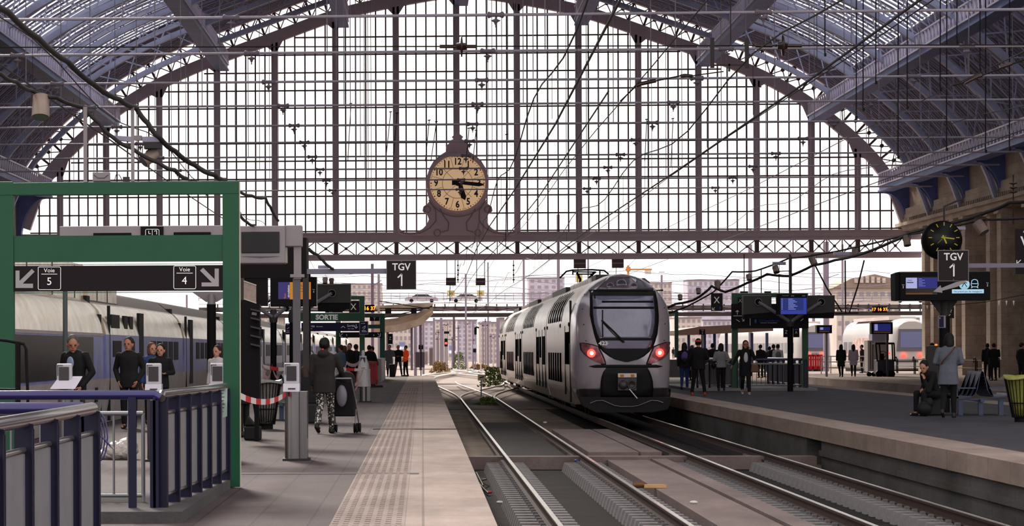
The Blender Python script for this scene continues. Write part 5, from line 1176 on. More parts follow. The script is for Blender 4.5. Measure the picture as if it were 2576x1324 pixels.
t = TH('line_insulator', 'brown insulator hanging on the slanting wire right of the clock', 'insulator', 80, (1625, 209)); t.tube('core', PORC, [(1600, 216, 0), (1612, 211, 0), (1622, 209, 0), (1640, 205, 0), (1650, 203, 0)], 5, 10); t.tube('rod', WIRE, [(1560, 255, 0), (1602, 215, 0)], 1.6); t.tube('rod_far', WIRE, [(1648, 204, 0), (1716, 190, 0)], 1.8); t.tube('core_far', PORC, [(1712, 192, 0), (1722, 190, 0), (1734, 191, 0), (1742, 192, 0)], 4.5, 10)
t = TH('line_insulator', 'dark insulator on the far right wire near the stone wall', 'insulator', 70, (2485, 195)); t.tube('core', PORC, [(2425, 210, 0), (2440, 202, 0), (2460, 192, 0), (2470, 190, 0)], 5, 10); t.tube('rod', WIRE, [(2396, 215, 0), (2425, 208, 0)], 2); t.tube('rod_far', WIRE, [(2470, 190, 0), (2576, 150, 0), (2700, 100, 0)], 2); t.tube('core_far', PORC, [(2515, 170, 0), (2530, 165, 0), (2545, 160, 0)], 5, 10)
t = TH('disc_insulator', 'stacked dark disc insulator on a vertical rod at the right wall', 'insulator', 80, (2550, 470)); t.tube('rod', WIRE, [(2549, 440, 0), (2549, 565, 0)], 1.4)
q = MB()
for k in range(3): c = t.p(2549, 462+k*11); q.lathe([(.02, .03), (.11, .02), (.12, 0), (.03, -.03)], c, 12); 
q.build('disc', PORC, t.e)
# isolated vertical droppers with end hooks seen against the glazing
for k, (x, y0, x1, y1) in enumerate(((883, 260, 875, 405), (983, 281, 970, 406), (999, 284, 989, 406), (1080, 302, 1070, 406), (1098, 306, 1084, 406), (1275, 338, 1272, 620), (1180, 322, 1172, 410), (1198, 327, 1189, 410), (1693, 298, 1688, 420), (1627, 300, 1622, 405))):
    t = TH('wire_stay', ['thin stay rod %s of ten hanging before the glazing from the left' % w_ for w_ in ('first', 'second', 'third', 'fourth', 'fifth', 'eighth', 'sixth', 'seventh', 'tenth', 'ninth')][k], 'wire', 150, (x, y0)); t.tube('rod', WIRE, [(x, y0, 0), (x1, y1, 0)], 1.0, 5); t.tube('hook', WIRE, [(x-4, y0+1, 0), (x+3, y0, 0)], 1.3, 5)
# black vertical hangers at upper right
for k, (x, y0, y1) in enumerate(((2076, 20, 142), (2155, 160, 300), (2204, 125, 212), (2172, 165, 280), (2283, 60, 275), (2408, 0, 112), (2366, 10, 230), (2466, 0, 180), (2382, 255, 380), (2260, 200, 400), (2480, 280, 385), (2540, 295, 380))):
    t = TH('wire_hanger', 'black hanger rod number %s from the left under the right roof slope' % ('one two six five seven ten nine eleven eight four three twelve'.split()[k] if False else ORD[k].replace('nearest', 'first')), 'wire', 84+k*2, (x, y0)); zt_ = float(np.interp(t.o.x-XC, ARC[:, 0], ARC[:, 1])); t.tube('rod', WIRE, [(x, min(y0, 880-(zt_-CAMZ)*sc(t.Y)), 0), (x-1, y1, 0)], 1.6, 5); t.tube('clamp', WIRE, [(x, y1-8, 0), (x, y1, 0)], 3, 6)
# --- heavy cables with spotlights
def cable(pts, r, label, Y0=None):
    P_ = [at(x, y, Y) for x, y, Y in pts]; P2 = []
    for i in range(len(P_)-1):
        for k in range(4): f = k/4; P2.append(P_[i].lerp(P_[i+1], f)+Vector((0, 0, -.02*(f-f*f)*4)))
    P2.append(P_[-1]); o0 = P2[0]; q = MB(); q.tube([p-o0 for p in P2], r, 7); g = q.build('bundled_cable', CABL, loc=o0); return tag(g, label, 'cable', 'thick black cable bundles')
cable([(-80, -40, 22), (20, 30, 24), (95, 95, 26), (170, 155, 28), (240, 215, 29), (300, 250, 30), (342, 270, 31), (372, 310, 31), (400, 345, 31), (440, 380, 31.5), (490, 415, 32), (540, 440, 32), (566, 453, 33)], .029, 'thick cable bundle sloping from the upper left corner to the near green frame')
cable([(-60, 150, 27), (0, 185, 28), (40, 205, 29), (80, 228, 30), (140, 245, 30), (212, 270, 31), (250, 310, 31), (283, 345, 31), (330, 372, 31), (400, 410, 31), (440, 428, 31), (470, 450, 32)], .023, 'lower cable bundle sloping past the two big spotlights at left')
cable([(600, 480, 36), (632, 492, 38), (668, 498, 39), (680, 520, 40), (700, 556, 40.2)], .02, 'cable dropping from the green frame to the monitor gantry')
cable([(602, 538, 36), (620, 558, 39), (640, 567, 40.2)], .02, 'short cable stub above the monitor gantry')
cable([(776, 625, 60), (800, 642, 60), (812, 655, 60), (830, 672, 60), (840, 676, 60)], .03, 'cable falling onto the arm of the left TGV 1 sign')
cable([(1640, 790, 108), (1700, 765, 106), (1745, 755, 105), (1775, 735, 104), (1790, 720, 104), (1825, 735, 103), (1880, 712, 102), (1930, 690, 101), (1985, 695, 100), (2045, 668, 98), (2100, 655, 95), (2165, 640, 90), (2240, 610, 85), (2290, 585, 80), (2340, 570, 76), (2420, 555, 72), (2480, 535, 70), (2540, 510, 68), (2640, 500, 66)], .045, 'long cable bundle carrying spotlights across the right side')
cable([(1640, 800, 112), (1720, 775, 110), (1795, 735, 107), (1842, 684, 106), (1900, 682, 104), (1985, 650, 100), (2060, 640, 96), (2152, 622, 92), (2281, 590, 84), (2350, 578, 78), (2467, 553, 71), (2640, 545, 66)], .03, 'upper thin cable bundle on the right side')
SPOT = mat('spotlight_beige', '8a7870', .45, .2, .2, 5); SPG = mat('spotlight_glass', '3d3a34', .15)
def spot(x, y, r, Y, dx, dy, L_, label, hang=12):
    t = TH('spotlight', label, 'spotlight', Y, (x, y), 'beige drum spotlights'); c = t.p(x, y); d = Vector((dx, -.35, -dy)).normalized(); rr = r/sc(Y); L = L_/sc(Y)
    q = MB(); q.tube([c-d*L*.5, c-d*L*.46, c+d*L*.5], [rr*.7, rr*.95, rr], 20); q.build('drum', SPOT, t.e)
    q = MB(); q.tube([c+d*L*.48, c+d*L*.52], rr*.88, 20); q.build('glass', SPG, t.e)
    q = MB(); q.tube([c+Vector((-rr*1.05, 0, 0)), c+Vector((-rr*1.05, 0, rr*1.6)), c+Vector((0, 0, rr*2.0)), c+Vector((rr*1.05, 0, rr*1.6)), c+Vector((rr*1.05, 0, 0))], rr*.08, 6); q.build('bracket', IR, t.e); return t
spot(103, 268, 23, 30, 0, 1, 60, 'big beige drum spotlight hanging at the far left')
t = spot(376, 394, 17, 31.2, -.7, .6, 44, 'beige drum spotlight below the lamp bar above the near green frame')
t = TH('lamp_bar', 'pair of flat lilac lamps on a bar above the near green frame', 'lamp', 31.1, (345, 355)); LAMP = mat('lamp_bar_lilac', '8f88a0', .35, .3)
t.poly('lamp_housing', LAMP, [(283, 341), (333, 344), (333, 356), (286, 352)], 0, .12); t.poly('lamp_housing', LAMP, [(357, 344), (403, 343), (407, 357), (358, 357)], 0, .12); t.rect('joint_box', HOUS, 338, 341, 356, 353, 0, .08); t.rect('screen_box', HOUSD, 362, 357, 404, 374, 0, .15); t.rect('screen_face', SCRBK, 365, 360, 403, 373, -.01, .01)
q = MB()
for k, (x, y0) in enumerate(((215, 268), (334, 270))):
    p = at(x, 456, 30.7); q = MB(); q.cbox((0, 0, (456-y0)/sc(30.7)/2), .035 if k else .04, .035, (456-y0)/sc(30.7)); tag(q.build('mast_pole', HOUS, loc=p), '%s square grey pole rising from the near green frame' % ['left', 'right'][k], 'pole')
for x, y, r, Y, dx, dy, L_, lab in ((2467, 572, 14, 70, .45, .8, 34, 'beige drum spotlight right of the black round clock'), (2281, 606, 9, 80, .1, 1, 26, 'beige drum spotlight left of the black round clock'), (2152, 634, 8, 92, 0, 1, 20, 'small drum spotlight over the far right platform'), (2045, 657, 8.5, 98, .3, .8, 22, 'small drum spotlight at the top of the slanting stay'), (1952, 678, 8, 100, .1, .6, 18, 'dark drum spotlight on the cable above the island'), (1884, 698, 6.5, 104, .1, .9, 15, 'small dark spotlight above the island green frame'), (1805, 718, 7, 104, 0, 1, 22, 'beige spotlight directly above the X sign'), (1757, 732, 5.5, 106, 0, 1, 15, 'small dark spotlight left of the X sign'), (1711, 748, 5.5, 108, 0, 1, 14, 'lowest small spotlight beside the silver train roof'), (818, 706, 6, 90, 0, 1, 16, 'small beige spotlight above the grey monitor back'), (834, 708, 5.5, 92, 0, -1, 14, 'second small beige spotlight above the grey monitor back')):
    spot(x, y, r, Y, dx, dy, L_, lab)
for k, (x0, x1, y, Y) in enumerate(((2368, 2400, 573, 70.2), (2400, 2432, 574, 70.2), (2098, 2145, 638, 92.2), (1944, 1980, 663, 100.2), (800, 830, 672, 60.3))):
    t = TH('flat_lamp', '%s flat lilac lamp %s' % (['left', 'right', 'low', 'small', 'short'][k], ['over the black round clock', 'over the black round clock', 'on the right cable bundle', 'on the pole above the island', 'on the arm of the left TGV 1 sign'][k]), 'lamp', Y, ((x0+x1)/2, y)); t.rect('housing', LAMP, x0, y-4, x1-3, y+4, 0, .15)
    if k == 1: t.lines('frame', HOUS, [[(2402, 578), (2403, 585), (2426, 585), (2427, 578)]], 1.4, -.01)
# tube pole with camera on the island
t = TH('camera_pole', 'grey pole with side arm carrying lamps above the island display column', 'pole', 99.2, (1989, 742)); t.tube('pole', HOUSD, [(1989, 645, 0), (1989, 742, 0)], 3.2, 8); t.tube('side_arm', HOUSD, [(1955, 683, 0), (1984, 682, 0), (1988, 695, 0)], 1.4, 6)
for k, (x, y0, y1, Y) in enumerate(((1960, 690, 738, 101), (1915, 678, 738, 102), (1872, 640, 738, 110))):
    q = MB(); p = at(x, y1, Y); q.cyl((0, 0, 0), (0, 0, (y1-y0)/sc(Y)), .02, n=6); tag(q.build('thin_rod', WIRE, loc=p), '%s thin rod rising above the island green frame' % ['right', 'middle', 'left'][k], 'rod')
# slanting stays at right below the girder
t = TH('stay_frame', 'dark slanting stay bars meeting low on the right below the girder', 'stay', 172, (2130, 788))
for pts in ([(2049, 665), (2080, 725), (2118, 785)], [(2126, 655), (2127, 788)], [(2174, 655), (2158, 720), (2136, 788)], [(2100, 790), (2160, 788)]): t.tube('bar', WIRE, [(a, b, 0) for a, b in pts], 2, 6)
t = TH('pennant_string', 'string of small white pennants across the stone wall at far right', 'pennants', 100, (2500, 760)); t.tube('string', WIRE, [(2320, 765, 0), (2400, 768, 0), (2480, 760, 0), (2560, 745, 0), (2640, 730, 0)], .8, 5)
for x in (2332, 2352, 2366, 2385, 2400, 2513, 2532, 2550): t.poly('pennant', WHITEL, [(x-2.5, 757 if x > 2480 else 769), (x+2.5, 757 if x > 2480 else 769), (x+(1 if x < 2500 else 0), 770 if x > 2480 else 779)], 0, .01)
# ================================================================= the yard and town beyond the hall
PALE = mat('hazy_pale_wall', 'e2d6d0', .8, 0, .3, .12, 'c4b2ac'); PALE2 = mat('hazy_lilac_wall', 'd6cede', .8, 0, .3, .2, 'b4aabe'); WIN = mat('hazy_window', 'a0949c', .4); MASTM = mat('hazy_mast', '8d8090', .6)  # pale wall, window and mast colours carry the haze beyond the hall
# road bridge
t = TH('road_bridge', 'dark road bridge crossing the tracks beyond the hall', 'bridge', 340, (1400, 800)); BRD = mat('bridge_dark', '453c3c', .8, 0, .3, .3); BRM = mat('bridge_web', '6b5f5f', .8, 0, .3, .3)
t.rect('deck_beam', BRD, 500, 782, 2600, 799, 0, 9); t.rect('web', BRM, 500, 765, 2600, 783, -.3, 9); t.rect('parapet', mat('bridge_parapet', 'b5a5a4', .7), 500, 757, 2600, 765, -.8, .5)
q = MB()
for x in range(520, 2600, 26): a = t.p(x, 783, -.5); b = t.p(x+3, 765, -.5); q.box(a.x, b.x, a.y, a.y+.2, a.z, b.z)
q.build('web_rib', BRD, t.e)
q = MB()
for x in range(500, 2600, 22): q.bar(t.p(x, 757, -.6), t.p(x, 738, -.6), .06, .06)
for yy in (738, 745, 751): q.bar(t.p(500, yy, -.6), t.p(2600, yy, -.6), .08, .08)
q.build('fence', MASTM, t.e)
for x in (700, 1255, 1850, 2300): t.rect('pier', PALE, x, 799, x+14, 925, 1, 3)
for k, (x, c, lab) in enumerate(((1172, 'e8e2e4', 'white car on the bridge below the left hanging plates'), (700, 'b9b2b8', 'grey car on the bridge at the left'), (2290, 'c0505a', 'red car on the bridge at the right'), (1060, 'c8c0c4', 'pale car on the bridge behind the TGV 1 sign'))):
    t = TH('car', lab, 'car', 342, (x, 757)); cm = mat('car_paint_'+c, c, .3); t.poly('body', cm, [(x-42, 757), (x-42, 750), (x-30, 747), (x+36, 747), (x+42, 751), (x+42, 757)], 0, 1.7); t.poly('window', GLB, [(x-24, 747), (x-14, 741), (x+16, 741), (x+28, 747)], .1, 1.5)
    for xx in (x-25, x+26): t.disc('wheel', BLACKM, xx, 757, 5, -.05, .2, 12)
# buildings under and above the bridge line
def building(x0, x1, y0, yb, Y, label, m_, rows, cols, ww=.5, hh=.5, dep=12, roof=None):
    t = TH('building', label, 'building', Y, ((x0+x1)/2, yb)); t.rect('wall', m_, x0, y0, x1, yb, 0, dep); t.rect('roof_edge', MASTM, x0-1, y0-2, x1+1, y0, -.3, dep)
    yg = 880+2.38*sc(Y)
    if yg > yb: t.rect('base_wall', m_, x0, yb, x1, yg, 0, dep)
    cw = (x1-x0)/cols; rh = (yb-y0)/rows
    for r in range(rows):
        q = MB()
        for c in range(cols):
            a = t.p(x0+(c+.5-ww/2)*cw, y0+(r+.5+hh/2)*rh, -.06); b = t.p(x0+(c+.5+ww/2)*cw, y0+(r+.5-hh/2)*rh, -.06); q.box(a.x, b.x, a.y, a.y+.12, a.z, b.z)
        q.build('window_row', WIN, t.e)
    return t
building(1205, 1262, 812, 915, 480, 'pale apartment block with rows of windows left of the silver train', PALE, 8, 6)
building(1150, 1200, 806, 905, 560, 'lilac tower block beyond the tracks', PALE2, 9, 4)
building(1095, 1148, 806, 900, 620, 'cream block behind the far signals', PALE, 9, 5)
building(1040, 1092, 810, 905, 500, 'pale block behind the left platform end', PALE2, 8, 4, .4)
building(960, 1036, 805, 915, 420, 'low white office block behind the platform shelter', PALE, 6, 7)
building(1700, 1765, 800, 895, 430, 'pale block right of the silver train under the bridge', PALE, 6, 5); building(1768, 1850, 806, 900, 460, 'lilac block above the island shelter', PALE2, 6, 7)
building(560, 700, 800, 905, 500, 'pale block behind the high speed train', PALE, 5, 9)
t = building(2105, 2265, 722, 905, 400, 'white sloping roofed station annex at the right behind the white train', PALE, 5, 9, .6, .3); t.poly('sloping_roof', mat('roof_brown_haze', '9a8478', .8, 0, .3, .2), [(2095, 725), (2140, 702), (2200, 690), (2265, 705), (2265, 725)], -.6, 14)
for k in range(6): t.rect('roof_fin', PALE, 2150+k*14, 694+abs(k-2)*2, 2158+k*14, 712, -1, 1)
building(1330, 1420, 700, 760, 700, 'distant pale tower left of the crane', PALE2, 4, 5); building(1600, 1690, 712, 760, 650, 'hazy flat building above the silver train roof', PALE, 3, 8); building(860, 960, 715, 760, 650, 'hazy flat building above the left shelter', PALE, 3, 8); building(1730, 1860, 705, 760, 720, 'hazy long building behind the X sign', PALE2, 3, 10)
# tower crane
t = TH('tower_crane', 'orange tower crane far beyond the bridge', 'crane', 600, (1581, 757)); OR = mat('crane_orange', 'd08a44', .6); t.rect('mast', OR, 1579, 668, 1583, 907, 0, 1); t.rect('jib', OR, 1574, 676, 1640, 680, 0, 1); t.rect('counterweight', PALE, 1623, 680, 1638, 690, 0, 1)
t.rect('cab', OR, 1576, 672, 1586, 683, -.2, 1.4)
# masts and gantries of the overhead line
def mast(x, y0, yb, Y, w_, label, arms=()):
    yb = 880+2.38*sc(Y)
    t = TH('line_mast', label, 'mast', Y, (x, yb), 'overhead line masts in the yard'); t.rect('mast', MASTM, x-w_/2, y0, x+w_/2, yb, 0, w_/sc(Y))
    for (xa, ya, xb, yb_) in arms: t.tube('arm', MASTM, [(xa, ya, 0), (xb, yb_, 0)], .9, 5)
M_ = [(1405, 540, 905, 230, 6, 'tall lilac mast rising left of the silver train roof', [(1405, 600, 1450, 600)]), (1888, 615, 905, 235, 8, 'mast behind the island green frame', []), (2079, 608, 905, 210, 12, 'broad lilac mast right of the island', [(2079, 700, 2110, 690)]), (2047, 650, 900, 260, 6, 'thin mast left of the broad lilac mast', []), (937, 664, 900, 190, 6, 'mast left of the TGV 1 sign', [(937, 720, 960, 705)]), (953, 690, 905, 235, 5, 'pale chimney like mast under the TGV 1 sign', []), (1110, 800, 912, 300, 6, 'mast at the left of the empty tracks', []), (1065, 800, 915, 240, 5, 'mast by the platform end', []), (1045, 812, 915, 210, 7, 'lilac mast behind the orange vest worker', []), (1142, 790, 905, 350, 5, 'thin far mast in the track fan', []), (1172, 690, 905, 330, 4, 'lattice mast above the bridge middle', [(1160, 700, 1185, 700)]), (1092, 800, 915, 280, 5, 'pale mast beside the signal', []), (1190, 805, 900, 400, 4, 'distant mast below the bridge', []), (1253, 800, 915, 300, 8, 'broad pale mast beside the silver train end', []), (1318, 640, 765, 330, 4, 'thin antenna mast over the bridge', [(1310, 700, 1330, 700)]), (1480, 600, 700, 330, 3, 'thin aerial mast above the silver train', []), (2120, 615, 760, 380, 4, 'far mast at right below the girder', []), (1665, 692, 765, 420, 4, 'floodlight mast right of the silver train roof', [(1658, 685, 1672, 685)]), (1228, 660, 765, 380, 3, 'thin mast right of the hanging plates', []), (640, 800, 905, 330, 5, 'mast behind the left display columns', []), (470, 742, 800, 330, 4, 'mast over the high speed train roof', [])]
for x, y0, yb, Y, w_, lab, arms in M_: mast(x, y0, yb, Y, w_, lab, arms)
random.seed(4)
xs__ = sorted(1085+random.random()*170 for _ in range(26))
for k in range(26):     # small far masts in the track throat, each its own thing
    x = xs__[k]; Y = 260+random.random()*240; yb = 880+2.1*sc(Y); y0 = 800+random.random()*50
    t = TH('catenary_post', 'thin post in the track throat, number %s from the left of its cluster' % NUMW[k], 'post', Y, (x, yb), 'thin posts in the track throat'); w_ = 1.6+random.random()*2
    t.rect('shaft', MASTM if k % 2 else PALE, x-w_/2, y0, x+w_/2, yb, 0, .2); t.rect('cross_arm', MASTM, x-6-random.random()*9, y0+6, x+4+random.random()*12, y0+8, 0, .1)
# cross wires outside
for k in range(9):
    yy = 690+k*11; Y = 215+k*14
    t = TH('span_wire', '%s thin cross wire over the yard below the girder' % ORD[k].replace('nearest', 'first'), 'wire', Y, (1500, yy)); pts = [(x, yy+6*math.sin(x*.011+k*1.7)+3*math.sin(x*.031+k), 0) for x in range(560, 2300, 60)]; t.tube('wire', MASTM, pts, .6, 4)
# hanging grey plates with forks
for k, (x0, y0, x1, y1) in enumerate(((1122, 699, 1147, 718), (1197, 700, 1221, 718), (1444, 652, 1474, 675), (1540, 652, 1569, 674))):
    t = TH('hanging_plate', '%s grey banded plate hanging in the yard under the girder' % ['leftmost', 'second from left', 'third from left', 'rightmost'][k], 'plate', DW-.2, ((x0+x1)/2, y1)); PL = mat('plate_grey', '5d5052', .6)
    t.rect('plate', PL, x0, y0, x1, y1, 0, .5); t.rect('band', mat('plate_band', '9a8a8a', .5), x0, (y0+y1)/2-2, x1, (y0+y1)/2+1, -.02, .02); t.tube('fork', WIRE, [(x0+2, y0, 0), (x0+2, min(y0-18, 652), 0)], 1, 5); t.tube('fork', WIRE, [(x1-2, y0, 0), (x1-2, min(y0-18, 652), 0)], 1, 5); t.tube('drop_wire', WIRE, [(x0+10, y1, 0), (x0+9, y1+40, 0)], .8, 5)
for k, (x0, y0, x1, y1) in enumerate(((1125, 731, 1144, 746), (1200, 731, 1218, 746), (1448, 690, 1465, 710))):
    t = TH('yellow_plate', '%s yellow number plate over the bridge' % ['left', 'middle', 'right'][k], 'sign', 339, ((x0+x1)/2, y1)); t.rect('plate', mat('plate_yellow', 'd9c070', .6), x0, y0, x1, y1, 0, .1); t.tube('post', MASTM, [(x0+9, y1, .1), (x0+9, 757, .1)], 1); t.text(['50', '50', '50'][k], (x0+x1)/2, (y0+y1)/2, 6, BLACKM, dY=-.02)
for k, x in enumerate((1152, 1292)):
    t = TH('drop_insulator', '%s knobbly black drop rod hanging below the girder' % ['left', 'right'][k], 'insulator', DW, (x, 655)); t.tube('rod', WIRE, [(x, 655, 0), (x, 712, 0)], 1.1, 6)
    for yy in (668, 680, 692, 704): t.disc('bead', WIRE, x, yy, 2.4, -.05, .1, 8)
# platform shelters beyond the hall
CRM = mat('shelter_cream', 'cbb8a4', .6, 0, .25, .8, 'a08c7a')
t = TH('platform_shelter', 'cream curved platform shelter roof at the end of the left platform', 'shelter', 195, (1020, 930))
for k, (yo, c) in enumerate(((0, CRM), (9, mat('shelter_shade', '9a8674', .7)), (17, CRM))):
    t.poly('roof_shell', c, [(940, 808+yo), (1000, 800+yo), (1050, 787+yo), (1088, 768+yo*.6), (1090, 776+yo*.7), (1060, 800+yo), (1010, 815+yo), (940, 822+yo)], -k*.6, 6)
t.poly('roof_top', CRM, [(945, 770), (1040, 764), (1090, 764), (1086, 772), (1020, 777), (945, 776)], 0, 6)
for pts in ([(955, 758), (1086, 778)], [(955, 776), (1080, 776)], [(965, 800), (1088, 772)]): t.tube('tie', WIRE, [(a, b, -.2) for a, b in pts], 1.3, 6)
t.rects('equipment_box', BLACKM, [(969, 776, 984, 789), (1034, 775, 1048, 789)], -1, .8)
for x in (975, 1036, 1058): t.rect('support', MASTM, x-3, 815, x+3, 932, 1, .3)
t = TH('platform_shelter', 'brown flat platform shelter with blue posts behind the island', 'shelter', 180, (1800, 938)); t.poly('roof', mat('shelter_brown', '8a716a', .7), [(1703, 832), (1760, 822), (1900, 815), (1945, 822), (1945, 833), (1845, 838), (1760, 842), (1706, 842)], 0, 14); BLP = mat('post_blue', '3c4a7c', .5)
for x in (1733, 1773, 1828, 1798, 1892, 1930): t.rect('post', BLP, x-3, 838, x+3, 939, 1+(x % 7), .3)
# white commuter trains on the right
WT = mat('train_white', 'b9b2b0', .3, 0, .1, .4); WG = mat('train_grey_glass', '5a5560', .15)
def wtrain(Y0, xc, L, label):
    g = empty('commuter_train', (xc, Y0, ZR), label, 'train', 'white commuter trains'); o0 = Vector((-xc, -Y0, -ZR))
    sec = [(1.35, -.1), (1.45, .4), (1.45, 1.9), (1.42, 2.5), (1.3, 2.95), (1.05, 3.35), (.7, 3.58), (.3, 3.68)]; pts = sec+[(-a, b) for a, b in reversed(sec)]
    m = MB(); loft(m, [(Y0, .84, .9), (Y0+.3, .92, .95), (Y0+1.2, .98, .99), (Y0+2, 1, 1), (Y0+L, 1, 1)], pts, cx=xc, zc=1.3, capf=True, capb=True); m.build('body', WT, g, o0)
    y = Y0+3
    while y < Y0+L-2: m = MB(); m.box(xc-1.47, xc-1.4, y, y+1.6, 1.1, 2.0); m.build('window', WG, g, o0); y += 2.3
    m = MB(); m.prism([(xc-1.1, Y0-.08, 1.3), (xc+1.1, Y0-.08, 1.3), (xc+.95, Y0-.05, 2.9), (xc-.95, Y0-.05, 2.9)], (0, .2, 0)); m.build('windscreen', WG, g, o0)
    m = MB(); m.box(xc-.85, xc+.85, Y0-.1, Y0+.3, 1.55, 2.7); m.build('windscreen_glass', mat('commuter_glass', '6a6e96', .2), g, o0); m = MB(); m.box(xc-1.2, xc+1.2, Y0-.05, Y0+.3, .5, .62); m.build('bumper_line', HOUSD, g, o0)
    for sx in (-1, 1):
        m = MB(); m.lathe([(0, -.1), (.17, -.08), (.2, .1)], (xc+sx*.62, Y0-.02, .98), 12, 'Y'); m.build('tail_lamp', REDL, g, o0); m = MB(); m.lathe([(0, -.1), (.17, -.08), (.2, .1)], (xc+sx*1.02, Y0+.2, .98), 12, 'Y'); m.build('dark_lamp', RUB, g, o0)
    m = MB(); m.box(xc-1.2, xc+1.2, Y0+1.5, Y0+L, ZR+.05, -.05); m.build('underframe', UNDER, g, o0)
    m = MB(); m.box(xc-1.0, xc+1.0, Y0+4, Y0+L-3, 3.6, 3.85); m.build('roof_gear', PALE, g, o0); return g, o0
g, o0 = wtrain(240, 33.5, 64, 'white commuter train with red tail lamps seen between the island posts'); text('8793', .3, NUM, g, Vector((33.5, 239.9, 1.0))+o0, name='number_lettering')
g, o0 = wtrain(205, 35.6, 24, 'white commuter train nose with graffiti behind the forklift')
m = MB(); m.box(34.1, 34.16, 214, 223, .7, 2.3); m.build('graffiti_panel', mat('graffiti_rust', 'b4786c', .5, 0, .6, 2.5, 'e0d4d0'), g, o0)
def farlight(x, y, Y, s_, label):
    t = TH('far_train', label, 'train', Y, (x, y+14*s_)); t.rect('nose', PALE2, x-11*s_, y-22*s_, x+11*s_, y+12*s_, 0, 8); t.rect('windscreen', mat('far_screen', '8f94c0', .4), x-8*s_, y-18*s_, x+8*s_, y-6*s_, -.1, .1)
    for sx in (-6, 6): t.disc('headlamp', mat('headlight_white', 'ffffff', emit='ffffff', estr=4), x+sx*s_, y, 2.6*s_, -.1, .1, 12)
    t.rect('skirt', WIN, x-8*s_, y+5*s_, x+8*s_, y+14*s_, -.05, 1)
farlight(1138, 886, 420, .9, 'distant lilac train with two white headlamps in the track throat'); farlight(1012, 876, 240, .8, 'dark nosed train at the left of the far platform end')
# signals, cabinets, markers
t = TH('track_signal', 'black track signal glowing red beyond the left tracks', 'signal', 250, (1122, 925)); t.rect('head', BLACKM, 1118, 852, 1126, 872, 0, .3); t.disc('lamp', REDL, 1122, 864, 3, -.05, .05, 12); t.tube('post', MASTM, [(1122, 872, .1), (1122, 925, .1)], 1.3); t.rect('cap_box', BLACKM, 1117, 834, 1130, 840, 0, .3)
t = TH('track_signal', 'dark bent signal left of the silver train', 'signal', 260, (1196, 925)); t.rect('head', BLACKM, 1193, 824, 1199, 842, 0, .3); t.tube('hook', BLACKM, [(1195, 826, 0), (1198, 823, 0), (1205, 825, 0)], 2); t.tube('post', MASTM, [(1196, 842, .1), (1196, 925, .1)], 1.3); t.rect('z_plate', BLACKM, 1190, 878, 1198, 887, -.1, .1); t.rect('blank_plate', PALE2, 1190, 867, 1198, 876, -.1, .1)
t = TH('marker_board', 'yellow square marker board with a slanting black bar between the tracks', 'sign', 121, (1211, 998)); t.rect('board', mat('marker_cream', 'dccb9a', .5), 1202, 943, 1220.5, 958, 0, .04); t.polys('bar', BLACKM, [[(1206, 950), (1217, 947), (1217, 949.5), (1206, 952.5)]], -.01, .01); t.rect('post', MASTM, 1209, 958, 1212, 998, .02, .05)
t = TH('train_stop_sign', 'small dark sign reading TGV 2 on a post at the end of the left platform', 'sign', 157, (1059, 946)); t.rect('panel', SIGNB, 1053, 868, 1064.5, 879.5, 0, .05); t.text('2', 1059, 876, 5, dY=-.02); t.text('TGV', 1059, 870.5, 2.6, dY=-.02); t.tube('post', BLACKM, [(1059, 879, .03), (1059, 946, .03)], 1.1)
t = TH('train_stop_sign', 'small dark sign reading TGV 2 on the island beside the shelter', 'sign', 150, (1766, 951)); t.rect('panel', SIGNB, 1759, 829, 1774, 842.5, 0, .05); t.text('2', 1767, 838, 5, dY=-.02); t.text('TGV', 1767, 832, 2.6, dY=-.02); t.tube('post', MASTM, [(1766, 842, .05), (1766, 951, .05)], 2.4)
for k, (x0, y0, x1, yb, Y, m_, lab) in enumerate(((1045, 886, 1068, 925, 172, MASTM, 'grey electrical cabinet at the end of the left platform'), (1080, 876, 1089, 920, 180, PALE, 'tall white cabinet beside the left track end'), (1068, 885, 1076, 918, 185, mat('white_cab', 'dcd4d4', .6), 'slim white cabinet by the end of the platform'))):
    t = TH('relay_cabinet', lab, 'cabinet', Y, ((x0+x1)/2, yb)); t.rect('case', m_, x0, y0, x1, yb, 0, 1); t.rect('door_line', WIN, (x0+x1)/2-.3, y0+3, (x0+x1)/2+.3, yb-2, -.02, .02)
# track throat beyond the hall: curving rails
TH0 = mat('far_rail_bright', 'd9cdc6', .3, .6)
random.seed(8); curves = [(2.34, 118, -1, 60), (5.94, 165, 2, 80), (2.34, 118, 3.5, 60), (9.5, 150, -6, 110), (-3, 170, 5, 90), (-8.1, 280, 3, 70), (13, 150, 4, 90), (18.2, 120, 0, 150), (18.2, 180, 12, 90), (24, 190, 9, 60), (12, 180, -8, 120), (0, 200, 6, 110)]
for k, (x, y, dx, L) in enumerate(curves):
    g = empty('track', (x, y, -.8), 'pair of bright curving rails in the far track throat, %s one' % ORD[k].replace('nearest', 'first'), 'track', 'curving tracks beyond the hall')
    for s_ in (-.75, .75):
        pts = [(s_+dx*(3*(u/16)**2-2*(u/16)**3), L*u/16, .22) for u in range(17)]; q = MB(); q.tube([pts[0][:2]+(.22,)]+pts[1:], .05, 6); q.build('rail', TH0, g)
    q = MB()
    for u in range(int(L/1.2)): f = u*1.2/L; xx = dx*(3*f*f-2*f**3); q.box(xx-1.2, xx+1.2, u*1.2, u*1.2+.25, -.1, -.026)
    q.build('sleepers', mat('far_sleeper', '7d6e68', .8), g)
